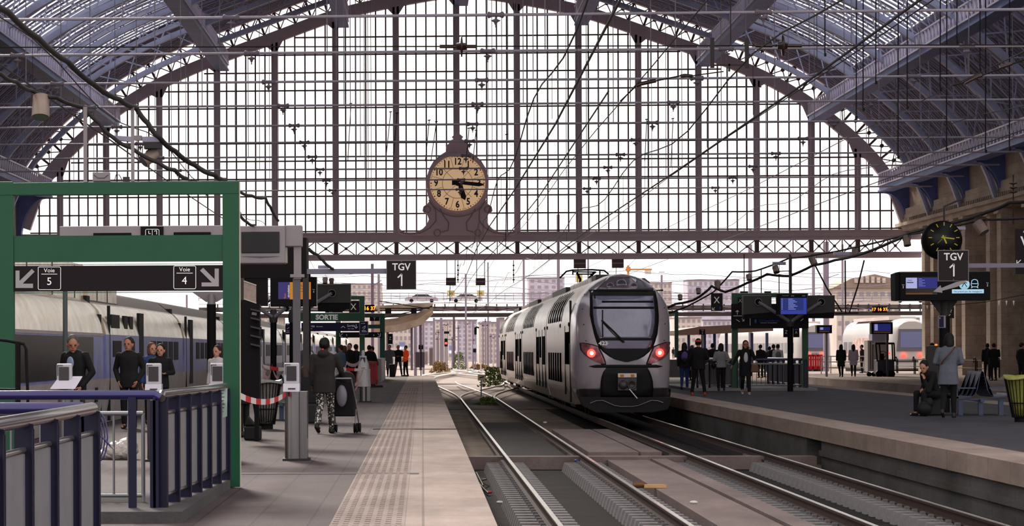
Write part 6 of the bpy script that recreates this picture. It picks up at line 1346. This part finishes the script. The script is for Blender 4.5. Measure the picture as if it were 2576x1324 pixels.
# shrubs and dry weeds
def shrub(p, r, h, n, m_, name, label, cat):
    q = MB(); rr = random.Random(int(p[0]*100)); q_pts = []
    for k in range(n):
        a = rr.random()*6.28; d = r*math.sqrt(rr.random()); z = rr.random()*h; w_ = .09*(r+.3); d *= (1-.6*z/h); c = Vector((d*math.cos(a), d*math.sin(a), z+.03)); u = Vector((rr.uniform(-1, 1), rr.uniform(-1, 1), rr.uniform(-.3, 1))).normalized()*w_*1.6; v = Vector((rr.uniform(-1, 1), rr.uniform(-1, 1), rr.uniform(-1, 1))).normalized()*w_*.6
        q.add([c-v, c+u, c+v, c-u*.4], [(0, 1, 2, 3)])
    o = q.build(name, m_, loc=p, recalc=False); return tag(o, label, cat)
SHR = mat('shrub_green', '6f7c3c', .7, 0, .4, 3); DRY = mat('dry_weeds', '9a7a4a', .8, 0, .4, 3)
for px_, yb, Y, r, h, m_, lab in ((1155, 905, 330, 1.0, 2.0, SHR, 'green pointed bush in the middle of the track throat'), (1241, 930, 175, 1.0, 1.2, SHR, 'green bush beside the end of the silver train'), (1226, 975, 118, .6, .3, SHR, 'small green weed tuft on the concrete between the tracks'), (1108, 918, 260, 1.2, 1.2, DRY, 'dry brown weeds beside the left signal'), (1205, 912, 300, 1.5, .7, DRY, 'dry brown weeds in front of the apartment block'), (1085, 935, 150, .5, .4, DRY, 'dry weeds at the end of the left platform edge')):
    p = at(px_, yb, Y); shrub((p.x, Y, -.86), r, h, 500 if r > .7 else 200, m_, 'bush' if m_ is SHR else 'weeds', lab, 'bush' if m_ is SHR else 'weeds')
# ================================================================= people
SKINM = mat('skin', 'c08a72', .55); SKIND = mat('skin_tan', 'b07a62', .55)
def remesh(q, vox, smooth=3):
    me = bpy.data.meshes.new('r'); me.from_pydata(q.v, [], q.f); b = bmesh.new(); b.from_mesh(me); bmesh.ops.recalc_face_normals(b, faces=b.faces); b.to_mesh(me); b.free()
    o = bpy.data.objects.new('r', me); COL.objects.link(o); r = o.modifiers.new('r', 'REMESH'); r.mode = 'VOXEL'; r.voxel_size = vox
    s = o.modifiers.new('s', 'SMOOTH'); s.factor = .5; s.iterations = smooth
    dg = bpy.context.evaluated_depsgraph_get(); dg.update(); m2 = bpy.data.meshes.new_from_object(o.evaluated_get(dg)); bpy.data.objects.remove(o); bpy.data.meshes.remove(me)
    return m2
def fin(me, name, m_, parent, extra=None):
    if extra and extra.v:
        b = bmesh.new(); b.from_mesh(me); vs = [b.verts.new(v) for v in extra.v]
        for f in extra.f:
            try: b.faces.new([vs[i] for i in f])
            except Exception: pass
        b.to_mesh(me); b.free()
    me.materials.clear(); me.materials.append(m_); me.name = name; me.polygons.foreach_set('use_smooth', [True]*len(me.polygons))
    o = bpy.data.objects.new(name, me); COL.objects.link(o); o.parent = parent; return o
def cone(q, p, r_, pr, rr):
    p, r_ = Vector(p), Vector(r_); d = (r_-p); L = d.length
    if L < 1e-4: return
    u = d/L; pts = [p-u*pr*.8, p-u*pr*.45, p, r_, r_+u*rr*.45, r_+u*rr*.8]
    q.tube(pts, [pr*.45, pr*.88, pr, rr, rr*.88, rr*.45], 12)
def loftz(q, lv, n=18):     # closed stack of ellipses (x, y, z, rx, ry)
    vs = []
    for (x, y, z, rx, ry) in lv:
        for k in range(n):
            a = 2*math.pi*k/n; c, s = math.cos(a), math.sin(a); e = .8
            vs.append((x+rx*math.copysign(abs(c)**e, c), y+ry*math.copysign(abs(s)**e, s), z))
    q.add(vs, [(i*n+k, i*n+(k+1) % n, (i+1)*n+(k+1) % n, (i+1)*n+k) for i in range(len(lv)-1) for k in range(n)]+[tuple(range(n-1, -1, -1)), tuple((len(lv)-1)*n+k for k in range(n))])
ARM = {'down': ((.215, -.03, 1.13), (.22, .04, .88)), 'pocket': ((.265, -.07, 1.13), (.17, .09, .9)), 'phone': ((.27, .08, 1.17), (.13, .13, 1.46)), 'forward': ((.26, .1, 1.15), (.2, .36, 1.06)), 'hold': ((.25, .0, 1.14), (.08, .22, 1.12)), 'out': ((.3, .02, 1.16), (.42, .16, .95)), 'back': ((.26, -.12, 1.16), (.27, -.16, .92)), 'face': ((.2, .3, 1.1), (.07, .2, 1.34))}
LEG = {'stand': [((.1, .01, .5), (.1, -.01, .09)), ((.1, .01, .5), (.1, -.01, .09))], 'wide': [((.14, .02, .5), (.19, 0, .09)), ((.14, .02, .5), (.19, 0, .09))],
       'walk': [((.09, .14, .52), (.09, .26, .1)), ((.09, .02, .5), (.09, -.26, .16))], 'step': [((.09, .02, .5), (.09, -.2, .15)), ((.09, .1, .51), (.09, .14, .09))],
       'sit': [((.12, .42, .5), (.13, .4, .09)), ((.12, .42, .5), (.14, .42, .09))]}
def person(x, y, face, label, H=1.7, top='1a181b', bot='17161a', hair='1a1412', hairlen='short', arms=('down', 'down'), legs='stand', hem=.82, vox=.013, skin=None, shoe='1c191a', lean=0, turn=0, wide=1.1, hood=False, topmat=None, botmat=None, bald=False, legmat2=None, z0=0, sit=False, name='person', group=None, nod=0, glasses=False):
    """face: heading in degrees, 0 looks away from the camera along the tracks, 180 looks back at it"""
    g = empty(name, (x, y, z0), label, 'person', group, rz=R(face)); k = H/1.72; g.scale = (k, k, k); sk = skin or SKINM
    tm = topmat or mat('cloth_'+top, top, .8, 0, .15, 12, bump=.35, bscale=14); bm_ = botmat or mat('cloth_'+bot, bot, .85, 0, .15, 12, bump=.3, bscale=14); sm_ = mat('shoe_'+shoe, shoe, .5); hm = mat('hair_'+hair, hair, .6, 0, .3, 20, bump=.6, bscale=60, stretch=(1, 1, .2))
    dz = -.43 if sit else 0
    def tr(p):   # lean of the upper body about the hip
        p = Vector(p); zz = p.z+dz; yy = p.y
        if zz > .88+dz: h_ = zz-(.9+dz); a = R(lean); yy, zz = yy*math.cos(a)+h_*math.sin(a), .9+dz+h_*math.cos(a)-yy*math.sin(a)
        return Vector((p.x, yy, zz))
    L = LEG['sit'] if sit else LEG[legs]
    hips = [Vector((-.09, 0, .9+dz)), Vector((.09, 0, .9+dz))]
    kn = [Vector((-L[0][0][0], L[0][0][1], L[0][0][2])), Vector((L[1][0][0], L[1][0][1], L[1][0][2]))]; an = [Vector((-L[0][1][0], L[0][1][1], L[0][1][2])), Vector((L[1][1][0], L[1][1][1], L[1][1][2]))]
    sh = [tr((-.168*wide, 0, 1.395)), tr((.168*wide, 0, 1.395))]
    el, wr = [], []
    for s, a in zip((-1, 1), arms):
        e, w_ = ARM[a]; el.append(tr((s*e[0]*wide**.5, e[1], e[2]))); wr.append(tr((s*w_[0]*wide**.5, w_[1], w_[2])))
    hc = tr((0, .02+nod*.06, 1.60-nod*.04)); Rz = Matrix.Rotation(R(turn), 3, 'Z') @ Matrix.Rotation(R(lean*.3+nod*25), 3, 'X').inverted()
    Rz = Rz*1.12
    def hp(a, b, c): return hc+Rz @ Vector((a, b, c))
    # --- body (continuous): trunk, limbs, neck, head with nose, brow, jaw and ears, palms
    q = MB(); loftz(q, [tuple(tr((0, cy, z)))+(rx, ry) for z, rx, ry, cy in ((.84, .12, .09, 0), (.95, .145, .1, 0), (1.1, .125, .09, 0), (1.25, .145, .105, .0), (1.38, .15, .1, 0), (1.44, .1, .07, 0))])
    cone(q, tr((0, -.005, 1.42)), hp(0, -.015, -.07), .055, .05)
    q.ell(hp(0, -.005, .02), .077, .095, .105, 16, 12, Rz); q.ell(hp(0, .025, -.05), .056, .062, .062, 14, 10, Rz)
    if vox < .016 or face > 90 or face < -90 or turn:
        cone(q, hp(0, .088, .012), hp(0, .104, -.02), .010, .014); cone(q, hp(-.035, .08, .03), hp(.035, .08, .03), .012, .012); cone(q, hp(-.018, .082, -.056), hp(.018, .082, -.056), .009, .009); q.ell(hp(0, .07, -.088), .022, .02, .018, 8, 6, Rz)
    for s in (-1, 1): q.ell(hp(s*.079, -.008, -.005), .012, .022, .034, 8, 6, Rz)
    ex = MB()
    for i, s in enumerate((-1, 1)):
        cone(q, sh[i], el[i], .048, .04); cone(q, el[i], wr[i], .04, .027); cone(q, hips[i], kn[i], .075, .052); cone(q, kn[i], an[i], .052, .035); cone(q, an[i]+Vector((0, -.03, -.04)), an[i]+Vector((0, .14, -.055)), .035, .028)
        d = (wr[i]-el[i]).normalized(); side = Vector((-s, 0, 0)); side = (side-d*side.dot(d)).normalized(); nrm = d.cross(side)
        pc = wr[i]+d*.05; M3 = Matrix((side*1, nrm, d)).transposed(); q.ell(pc, .036, .016, .052, 10, 8, Matrix((nrm, side, d)).transposed() if abs(d.z) > .5 else M3)
        u = nrm if abs(d.z) > .5 else side; v = side if abs(d.z) > .5 else -nrm*1.0
        for f, (off, ln) in enumerate(((-.027, .062), (-.009, .074), (.009, .07), (.027, .055))):
            b0 = pc+u*off+d*.035; b1 = b0+d*ln*.55+v*.008; b2 = b1+d*ln*.4+v*.02; ex.tube([b0, b1, b2, b2+d*.004], [.0095, .009, .0075, .003], 6)
        b0 = pc-u*.03-d*.015; b1 = b0-u*.02+d*.03+v*.012; b2 = b1+d*.03+v*.006; ex.tube([b0, b1, b2], [.012, .0105, .006], 6)
    fin(remesh(q, vox if vox > .011 else .011, 2), 'body', sk, g, ex)
    if abs(((face+turn+180) % 360)-180) > 60:
        for s in (-1, 1): q = MB(); q.ell(hp(s*.033, .088, .012), .014, .008, .008, 8, 6, Rz); q.build('eye', mat('eye_dark', '1a1210', .2), g)
        q = MB(); q.ell(hp(0, .091, -.056), .024, .008, .007, 8, 6, Rz); q.build('mouth', mat('lips', '8a4440', .5), g)
        if glasses:
            q = MB()
            for s in (-1, 1): q.tube([hp(s*.034+.024*math.cos(a), .106, .012+.019*math.sin(a)) for a in [2*math.pi*j/12 for j in range(13)]], .003, 5)
            q.tube([hp(-.01, .108, .014), hp(.01, .108, .014)], .003, 5); q.build('glasses', RUB, g)
    # --- top with sleeves
    q = MB(); wd = wide; st = .028
    lv = [(hem, .165*wd if hem > .72 else .19*wd, .125 if hem > .72 else .16), (.95, .165*wd, .125 if hem > .72 else .145), (1.1, .152*wd, .112), (1.25, .17*wd, .125), (1.37, .18*wd, .12), (1.45, .125*wd, .085), (1.49, .07, .062)]
    if sit: lv[0] = (.86, .17*wd, .13)
    loftz(q, [tuple(tr((0, 0, z)))+(rx, ry) for z, rx, ry in lv])
    for i in (0, 1):
        cone(q, sh[i], el[i], .066*wd**.5, .055); cone(q, el[i], el[i].lerp(wr[i], .93), .056, .042)
    if hood: q.ell(tr((0, -.1, 1.46)), .11, .07, .08, 12, 8)
    fin(remesh(q, max(vox, .013), 2), 'jacket', tm, g)
    # --- trousers
    q = MB(); loftz(q, [(0, 0, z+dz, rx, ry) for z, rx, ry in ((.8, .15, .11), (.88, .162, .118), (.97, .158, .11), (1.02, .14, .1))])
    for i in (0, 1): cone(q, hips[i], kn[i], .095, .068); cone(q, kn[i], an[i]+Vector((0, 0, .03)), .068, .052)
    fin(remesh(q, max(vox, .013), 2), 'trousers', bm_, g)
    # --- shoes
    for i in (0, 1):
        q = MB(); a = an[i]; pitch = -.45 if a.z > .13 else 0
        M_r = Matrix.Rotation(pitch, 3, 'X'); o_ = a+Vector((0, 0, -.02)); pf = lambda v: o_+M_r @ Vector(v)
        cone(q, pf((0, -.05, -.03)), pf((0, .13, -.04)), .042, .036); cone(q, pf((0, -.045, .01)), pf((0, -.02, -.02)), .042, .042); fin(remesh(q, .013, 1), 'shoe', sm_, g)
    # --- hair
    if not bald:
        q = MB(); q.ell(hp(0, -.022, .038), .087, .098, .103, 16, 12, Rz)
        if hairlen == 'long': cone(q, hp(0, -.06, -.0), hp(0, -.085, -.2), .085, .06); cone(q, hp(-.06, -.03, 0), hp(-.07, -.03, -.2), .04, .03); cone(q, hp(.06, -.03, 0), hp(.07, -.03, -.2), .04, .03)
        if hairlen == 'bob': cone(q, hp(0, -.04, .0), hp(0, -.05, -.09), .095, .085); cone(q, hp(-.06, -.0, 0), hp(-.065, .0, -.08), .04, .036); cone(q, hp(.06, -.0, 0), hp(.065, .0, -.08), .04, .036)
        if hairlen == 'bun': q.ell(hp(0, -.1, .02), .05, .05, .05); q.ell(hp(0, -.03, .03), .1, .11, .11)
        # keep the face free
        mh = remesh(q, .011, 2); b = bmesh.new(); b.from_mesh(mh); Ri = Rz.inverted(); dele = []
        for v in b.verts:
            l = Ri @ (v.co-hc)
            if l.y > .05 and l.z < .062: v.co = hc+Rz @ Vector((l.x*.85, .045, l.z))
        b.to_mesh(mh); b.free(); fin(mh, 'hair', hm, g)
    return g
def gp(px, py): p = gnd(px, py); return p.x, p.y
def addpart(g, name, q, m_): return q.build(name, m_, g)
# ---------- left platform
x, y = gp(325, 1079); g = person(x, y, 172, 'man in a black jacket with hands in pockets waiting by the ticket validators', 1.76, hair='2a201c', arms=('pocket', 'pocket'), wide=1.12, hem=.78, vox=.012, turn=-8, skin=SKIND)
x, y = gp(404, 1075); g = person(x, y, 190, 'woman with long black hair talking behind the framed ticket validator', 1.63, top='17161a', hair='0f0c0d', hairlen='long', turn=-15, arms=('hold', 'down'), vox=.012)
x, y = gp(383, 1068); g = person(x, y, 200, 'woman with light brown hair and blue denim jacket behind the black haired woman', 1.66, top='2f4270', hair='6b4a38', hairlen='bob', turn=10, vox=.013)
x, y = gp(190, 1118); g = person(x, y, 150, 'grey haired man in a dark leather jacket looking down behind the round pole', 1.78, top='141315', hair='5a5656', arms=('pocket', 'hold'), wide=1.15, turn=40, nod=.7, vox=.012, skin=SKIND)
q = MB(); q.ell((0, .13, 1.28), .07, .02, .1); addpart(g, 'shirt_front', q, mat('shirt_pale_blue', '8a98b8', .8))
x, y = gp(548, 1068); g = person(x, y, 150, 'woman in a white cardigan between the dark column and the green post', 1.6, top='c9c0c2', hair='2a1e1a', hairlen='long', vox=.013)
x, y = gp(612, 1100); g = person(x, y, 60, 'woman with long auburn hair in a black coat reading a white paper', 1.66, top='121114', hair='6e3f2a', hairlen='long', arms=('hold', 'hold'), hem=.6, vox=.012, nod=.3)
q = MB(); q.cbox((.0, .33, 1.1), .2, .012, .28, rx=R(-35)); addpart(g, 'paper', q, mat('sheet_white', 'd5d0d2'))
q = MB(); p = gnd(640, 1108); q.box(-.17, .12, -.1, .1, 0, .24); q.prism([(-.17, -.08, .24), (.05, -.08, .24), (-.1, -.08, .42)], (0, .16, 0)); o = bevel(q.build('travel_bag', mat('bag_black', '131113', .6), loc=p), .03, 2); tag(o, 'black travel bag on the ground beside the woman in the black coat', 'bag')
# woman with stroller
leo = bpy.data.materials.new('leopard_leggings'); leo.use_nodes = True; nt = leo.node_tree; bs = nt.nodes['Principled BSDF']; vo = nt.nodes.new('ShaderNodeTexVoronoi'); vo.inputs['Scale'].default_value = 26; tc = nt.nodes.new('ShaderNodeTexCoord'); nt.links.new(tc.outputs['Object'], vo.inputs[0]); cr = nt.nodes.new('ShaderNodeValToRGB'); cr.color_ramp.elements[0].position = .28; cr.color_ramp.elements[0].color = lin('c8bfb8'); cr.color_ramp.elements[1].position = .5; cr.color_ramp.elements[1].color = lin('1b1719'); nt.links.new(vo.outputs['Distance'], cr.inputs[0]); nt.links.new(cr.outputs[0], bs.inputs['Base Color'])
wx, wy = gp(817, 1091); g = person(wx, wy, -12, 'woman seen from behind in a quilted dark jacket and leopard leggings pushing a stroller', 1.72, top='2b2527', hair='0e0b0c', hairlen='bun', arms=('down', 'forward'), legs='step', hem=.74, wide=1.22, vox=.011, hood=True, botmat=leo, skin=mat('skin_deep', '5a3a30', .55))
q = MB(); q.ell((0, -.14, 1.53), .022, .015, .018); addpart(g, 'hair_tie', q, mat('hair_tie_orange', 'e04a28', .5))
sx, sy = wx+.36, wy+.45; g = empty('stroller', (sx, sy, 0), 'black folding stroller with white frame pushed by the woman in leopard leggings', 'stroller', rz=R(-6))
q = MB(); q.tube([(-.17, -.42, 1.0), (-.2, -.1, .62), (-.22, .25, .16)], .014, 6); q.tube([(.17, -.42, 1.0), (.2, -.1, .62), (.22, .25, .16)], .014, 6); q.tube([(-.2, -.2, .16), (.2, -.2, .16)], .012, 6); q.tube([(-.2, .25, .16), (.2, .25, .16)], .012, 6); q.tube([(-.17, -.42, 1.0), (.17, -.42, 1.0)], .018, 6); q.tube([(-.22, -.24, .14), (-.18, .2, .6)], .012, 6); q.tube([(.22, -.24, .14), (.18, .2, .6)], .012, 6); addpart(g, 'frame', q, mat('stroller_frame', '9a9496', .35, .6))
q = MB(); q.prism([(-.19, -.22, .95), (-.19, -.12, .3), (-.19, .2, .3), (-.19, .3, .42), (-.19, .02, .5), (-.19, -.05, 1.02)], (.38, 0, 0)); o = addpart(g, 'seat_fabric', q, mat('stroller_fabric', '151316', .8)); bevel(o, .03, 3)
q = MB(); q.ell((0, -.02, .98), .2, .22, .16, 14, 8); addpart(g, 'canopy', q, mat('stroller_fabric', '151316'))
q = MB(); q.ell((-.02, -.32, .68), .1, .07, .2, 12, 10); addpart(g, 'hanging_bag', q, mat('bag_grey_clear', '6c6a74', .3))
for xx in (-.22, .22):
    for yy in (-.22, .27): q = MB(); q.cyl((xx-.03, yy, .09), (xx-.008, yy, .09), .09, n=18); q.cyl((xx+.008, yy, .09), (xx+.03, yy, .09), .09, n=18); addpart(g, 'wheel', q, BLACKM)
x, y = gp(775, 1066); g = person(x, y+.5, 20, 'seated person with brown hair and dark jacket left of the woman with the stroller', 1.66, top='131216', hair='3a2820', hairlen='bob', sit=True, lean=25, arms=('hold', 'hold'), vox=.013, nod=.5)
q = MB(); q.box(x-.25, x+.25, y+.2, y+.75, 0, .4); o = bevel(q.build('suitcase', mat('suitcase_dark', '1c1a1e', .5)), .03); tag(o, 'dark suitcase under the seated person with brown hair', 'suitcase')
def far(px_, yb, face, label, **k):
    x, y = gp(px_, yb); k.setdefault('vox', .018); return person(x, y, face, label, **k)
far(770, 998, -20, 'man in a blue grey jacket seen from behind left of the woman with the stroller', H=1.78, top='4c5464', hair='1a1615', wide=1.15, arms=('hold', 'hold'))
g = far(858, 985, 60, 'woman with a pale headband in a denim jacket behind the tapes', H=1.68, top='59687f', hair='3a241c', arms=('hold', 'down')); q = MB(); q.ell((0, -.0, 1.66), .09, .1, .03); addpart(g, 'headband', q, mat('headband_white', 'd9d0cc', .7))
far(867, 978, -60, 'person in a dark jacket with reddish hair beside the headband woman', H=1.66, top='1a191c', hair='5a3024', hairlen='bob'); far(880, 976, 170, 'man in a black coat facing the camera right of the headband woman', H=1.76, top='121114', wide=1.15)
far(896, 975, -30, 'dark dressed man with his back turned beside the red barrier', H=1.72, top='19171a', wide=1.2)
far(946, 962, 90, 'person in dark jacket leaning on the low screen wall', H=1.68, top='17161a', lean=15, arms=('forward', 'forward')); far(929, 966, 10, 'slim person in black inside the far green frame', H=1.7, top='141316')
far(980, 948, 175, 'tall person in a long grey coat standing with a black bag near the platform end', H=1.78, top='6b6770', bot='1a181b', hem=.45, hair='1a1412', arms=('hold', 'down'))
q = MB(); p = gnd(987, 949); q.box(-.16, .16, -.12, .12, 0, .72); tag(bevel(q.build('suitcase', mat('suitcase_black', '141216', .5), loc=p), .04), 'black upright suitcase beside the person in the long grey coat', 'suitcase')
far(1002, 947, 178, 'man in a dark sweater and jeans standing near the platform end', H=1.76, top='1b1a22', bot='4b5060', hair='8a7a70', wide=1.15, arms=('hold', 'hold'), legs='wide')
ORV = mat('orange_vest', 'ff5a1c', .6, emit='ff4a10', estr=.15)
g = far(1021, 947, 120, 'worker in an orange safety vest with dark trousers near the platform end', H=1.74, topmat=ORV, hair='2a2220', arms=('hold', 'pocket'), legs='wide', wide=1.1); q = MB(); q.box(-.17, .17, .11, .13, 1.0, 1.04); q.box(-.17, .17, -.13, -.11, 1.0, 1.04); addpart(g, 'reflective_band', q, WHITEL)
# ---------- right island
g = far(1722, 982, -8, 'person in a dark hooded jacket and blue jeans with a purple backpack', H=1.72, top='19161c', bot='2c3d78', hair='17120f', legs='step', hood=True, vox=.016, shoe='4a4a58', hairlen='bob')
q = MB(); q.ell((.02, -.17, 1.22), .13, .09, .2, 14, 10); addpart(g, 'backpack', q, mat('backpack_purple', '5d4a8c', .6)); q = MB(); q.ell((.02, -.22, 1.1), .11, .06, .1, 12, 8); addpart(g, 'backpack_pocket', q, mat('pocket_black', '15131a', .6))
g = far(1757, 996, -4, 'broad man in black with an orange cap and orange shoes seen from behind', H=1.82, top='151316', bot='161416', hair='1a1412', wide=1.28, legs='wide', vox=.015, shoe='c83c20', hem=.8, arms=('hold', 'hold'))
q = MB(); q.ell((0, 0, 1.66), .1, .115, .075, 16, 10); q.ell((0, .12, 1.645), .07, .09, .015, 12, 6); addpart(g, 'cap', q, mat('cap_orange', 'f04a1e', .6))
far(1741, 958, 20, 'grey haired person mostly hidden behind the man in the orange cap', H=1.66, top='1a1719', hair='5a4c48')
far(1793, 960, -10, 'man in a black jacket standing behind the red barrier', H=1.74, top='131114', wide=1.3, arms=('hold', 'hold'))
g = far(1814, 984, 8, 'woman with black bob hair in a light grey sweater and dark trousers', H=1.68, top='8f8b8e', hair='14100f', hairlen='bob', arms=('hold', 'pocket'), vox=.016, hem=.86)
q = MB(); q.ell((-.27, .05, .95), .09, .12, .14, 12, 8); addpart(g, 'shoulder_bag', q, mat('bag_black', '131113'))
g = far(1876, 994, 178, 'woman on the phone in a black coat with white shoes and brown handbag', H=1.76, top='121013', bot='131114', hair='1c1412', hairlen='long', arms=('phone', 'out'), legs='walk', hem=.6, vox=.013, shoe='d8d2d2', glasses=True, skin=SKIND)
q = MB(); q.ell((0, .09, 1.2), .075, .06, .19, 14, 10); addpart(g, 'white_top', q, mat('top_white', 'c9c6ce', .8))
q = MB(); q.prism([(-.42, .06, .72), (-.14, .06, .72), (-.17, .06, .97), (-.38, .06, .97)], (0, .14, 0)); o = addpart(g, 'handbag', q, mat('handbag_brown', '6a4436', .5)); bevel(o, .03, 3); q = MB(); q.tube([(-.36, .13, .96), (-.24, .08, 1.3), (-.2, .0, 1.46), (-.2, .1, 1.2), (-.2, .13, .96)], .01, 6); addpart(g, 'handbag_strap', q, mat('handbag_brown', '6a4436'))
for px_, yb, f, lab, kw in ((1913, 951, 20, 'dark dressed person left of the pair behind the island railing', dict(top='1c1a20')), (1929, 950, -30, 'bending dark person behind the crosswise island rail', dict(top='23242c', lean=30, wide=1.2)), (1946, 954, -20, 'person in dark blue beside the man with the white backpack', dict(top='1a1c2c')), (1957, 956, 0, 'man in a white shirt with a grey backpack behind the island railing', dict(top='c8c4cc', bot='20222e')),
                           (2116, 949, 2, 'woman in a long black coat walking away on the far right platform', dict(top='141216', hem=.55, legs='step', hair='0f0c0c', hairlen='bob')), (2147, 948, -6, 'woman in a pale coat walking away on the far right platform', dict(top='aaa3b4', hem=.62, legs='step', hair='17110f', hairlen='long')),
                           (2168, 939, 90, 'man in a dark jacket beside the pale cargo box', dict(top='1c1d28')), (2179, 938, 200, 'man in a black jacket with red scarf beside the cargo box', dict(top='17151a')), (1694, 903, 10, 'dark figure at the edge of the silver train by the far green frame', dict(top='17151a')),
                           (2500, 958, 20, 'heavy figure in a black coat by the stone wall at the right', dict(top='100e11', wide=1.45, hem=.6, arms=('hold', 'hold'))), (2484, 956, -10, 'second dark figure with hood close to the heavy figure by the stone wall', dict(top='121013', hood=True)), (2570, 965, -60, 'dark figure cut off by the right photo edge', dict(top='111013', wide=1.2)), (2345, 968, -40, 'man in a dark blue jacket behind the seated man', dict(top='20242e', hair='2a201c')), (912, 951, 30, 'dark clad person in the gap of the SORTIE frame', dict(top='1c1a1e', H=1.6))):
    g = far(px_, yb, f, lab, **kw)
    if 'white shirt' in lab: q = MB(); q.ell((0, -.17, 1.2), .13, .09, .19, 12, 8); addpart(g, 'backpack', q, mat('backpack_grey', '6a6870', .6))
x, y = gp(2386, 1052); g = person(x, y, -18, 'woman with dark bob hair in a loose grey tunic bending over the seated man', 1.82, top='5f626e', bot='121014', hair='120e0e', hairlen='bob', arms=('hold', 'hold'), legs='step', hem=.68, lean=8, vox=.012, wide=1.15, shoe='2a2628', turn=20)
q = MB(); q.tube([tuple(v) for v in ((-.2, .1, 1.0), (-.1, -.13, 1.15), (.05, -.15, 1.32), (.15, -.08, 1.46))], .016, 6); addpart(g, 'bag_strap', q, mat('strap_brown', '5a3028', .6))
x, y = gp(2352, 1046); g = person(x, y, 120, 'seated man in black holding his hand to his face at the left of the bench', 1.74, top='121013', bot='111013', hair='15100f', sit=True, lean=22, arms=('face', 'hold'), vox=.012, nod=.6, turn=25)
q = MB(); p = gnd(2350, 1046); q.box(-.2, .22, .1, .6, 0, .4); tag(bevel(q.build('suitcase', mat('suitcase_black', '141216'), loc=(p.x, p.y, 0)), .03), 'dark case the seated man in black sits on', 'suitcase')
q = MB(); p = gnd(2326, 1048); q.ell((0, 0, .17), .17, .14, .17, 16, 10); q.ell((.1, 0, .3), .1, .1, .12, 12, 8)
for i, v in enumerate(q.v): q.v[i] = (v[0], v[1], max(0, v[2]))
tag(q.build('backpack', mat('bag_black', '131113'), loc=p), 'black backpack on the ground in front of the seated man', 'bag')
p = gnd(2425, 1046); g = person(p.x-.05, p.y+1.0, 100, 'man in a dark jacket seated on the bench behind the woman in grey', 1.7, top='17161a', hair='1a1412', sit=True, lean=12, arms=('hold', 'hold'), vox=.013, bald=False, nod=.8)
# ================================================================= sub-parts: small pieces follow the part they sit on
def base(o): return o.name.split('.')[0]
def ctr(o): b = [Vector(c) for c in o.bound_box]; return (b[0]+b[6])/2+o.location
def nest(child, parent, root=None):
    for r in [o for o in COL.objects if o.parent is None and (root is None or base(o) == root)]:
        ch = list(r.children); ps = [c for c in ch if base(c) == parent]
        if not ps: continue
        for c in ch:
            if base(c) == child and not c.children:
                p = min(ps, key=lambda q: (ctr(q)-ctr(c)).length)
                if p.rotation_euler.z == 0 and not any(base(x) == child and False for x in p.children):
                    c.parent = p; c.location = c.location-p.location
for a, b, r in (('screen', 'screen_case', 'ticket_validator'), ('bracket_mark', 'screen_case', 'ticket_validator'), ('card_slot', 'reader_panel', 'ticket_validator'), ('sun_blind', 'windscreen', 'passenger_train'), ('tail_lamp', 'lamp_housing', 'passenger_train'), ('headlamp', 'lamp_panel', 'passenger_train'), ('coupler_head', 'coupler', 'passenger_train'), ('coupler_handle', 'coupler', 'passenger_train'), ('orange_mark', 'electric_coupler_cover', 'passenger_train'), ('window', 'car_body', 'passenger_train'), ('upper_window', 'car_body', 'passenger_train'), ('door_window', 'car_body', 'passenger_train'), ('door_seam', 'car_body', 'passenger_train'), ('side_lamp', 'car_body', 'passenger_train'), ('roof_rib', 'car_body', 'passenger_train'), ('wheelset', 'bogie_frame', 'passenger_train'),
                ('window', 'body_band', 'high_speed_train'), ('upper_window', 'upper_side', 'high_speed_train'), ('skirt_hatch', 'skirt', 'high_speed_train'), ('hub_ring', 'monitor', 'display_column'), ('hub', 'monitor', 'display_column'), ('top_edge', 'monitor', 'display_column'), ('backpack_pocket', 'backpack', 'person'), ('handbag_strap', 'handbag', 'person'), ('hair_tie', 'hair', 'person'), ('text_line', 'screen', 'information_display'), ('slot_pattern', 'seat', 'bench'), ('glass', 'drum', 'spotlight'), ('windscreen', 'body', 'commuter_train'), ('lamp', 'head', 'track_signal'), ('minute_track', 'dial', 'station_clock'), ('numeral', 'dial', 'station_clock'), ('dial_rim', 'dial', 'station_clock'), ('dial_lead_ring', 'dial', 'station_clock'), ('dial_lead_line', 'dial', 'station_clock'), ('hour_mark', 'dial', 'round_clock'), ('minute_hand', 'dial', 'round_clock'), ('hour_hand', 'dial', 'round_clock'), ('second_hand', 'dial', 'round_clock'), ('arrow', 'sign_panel', None), ('arrow', 'panel', None), ('lettering', 'panel', None), ('pictogram', 'panel', None), ('lettering', 'sign_panel', None), ('pictogram_frame', 'sign_panel', None), ('window_row', 'wall', 'building'), ('screen', 'monitor_case', 'monitor_gantry'), ('trim_wedge', 'monitor_case', 'monitor_gantry'), ('screen_recess', 'long_case', 'monitor_gantry'), ('insulator_disc', 'wire', 'cross_span_wire')):
    nest(a, b, r)
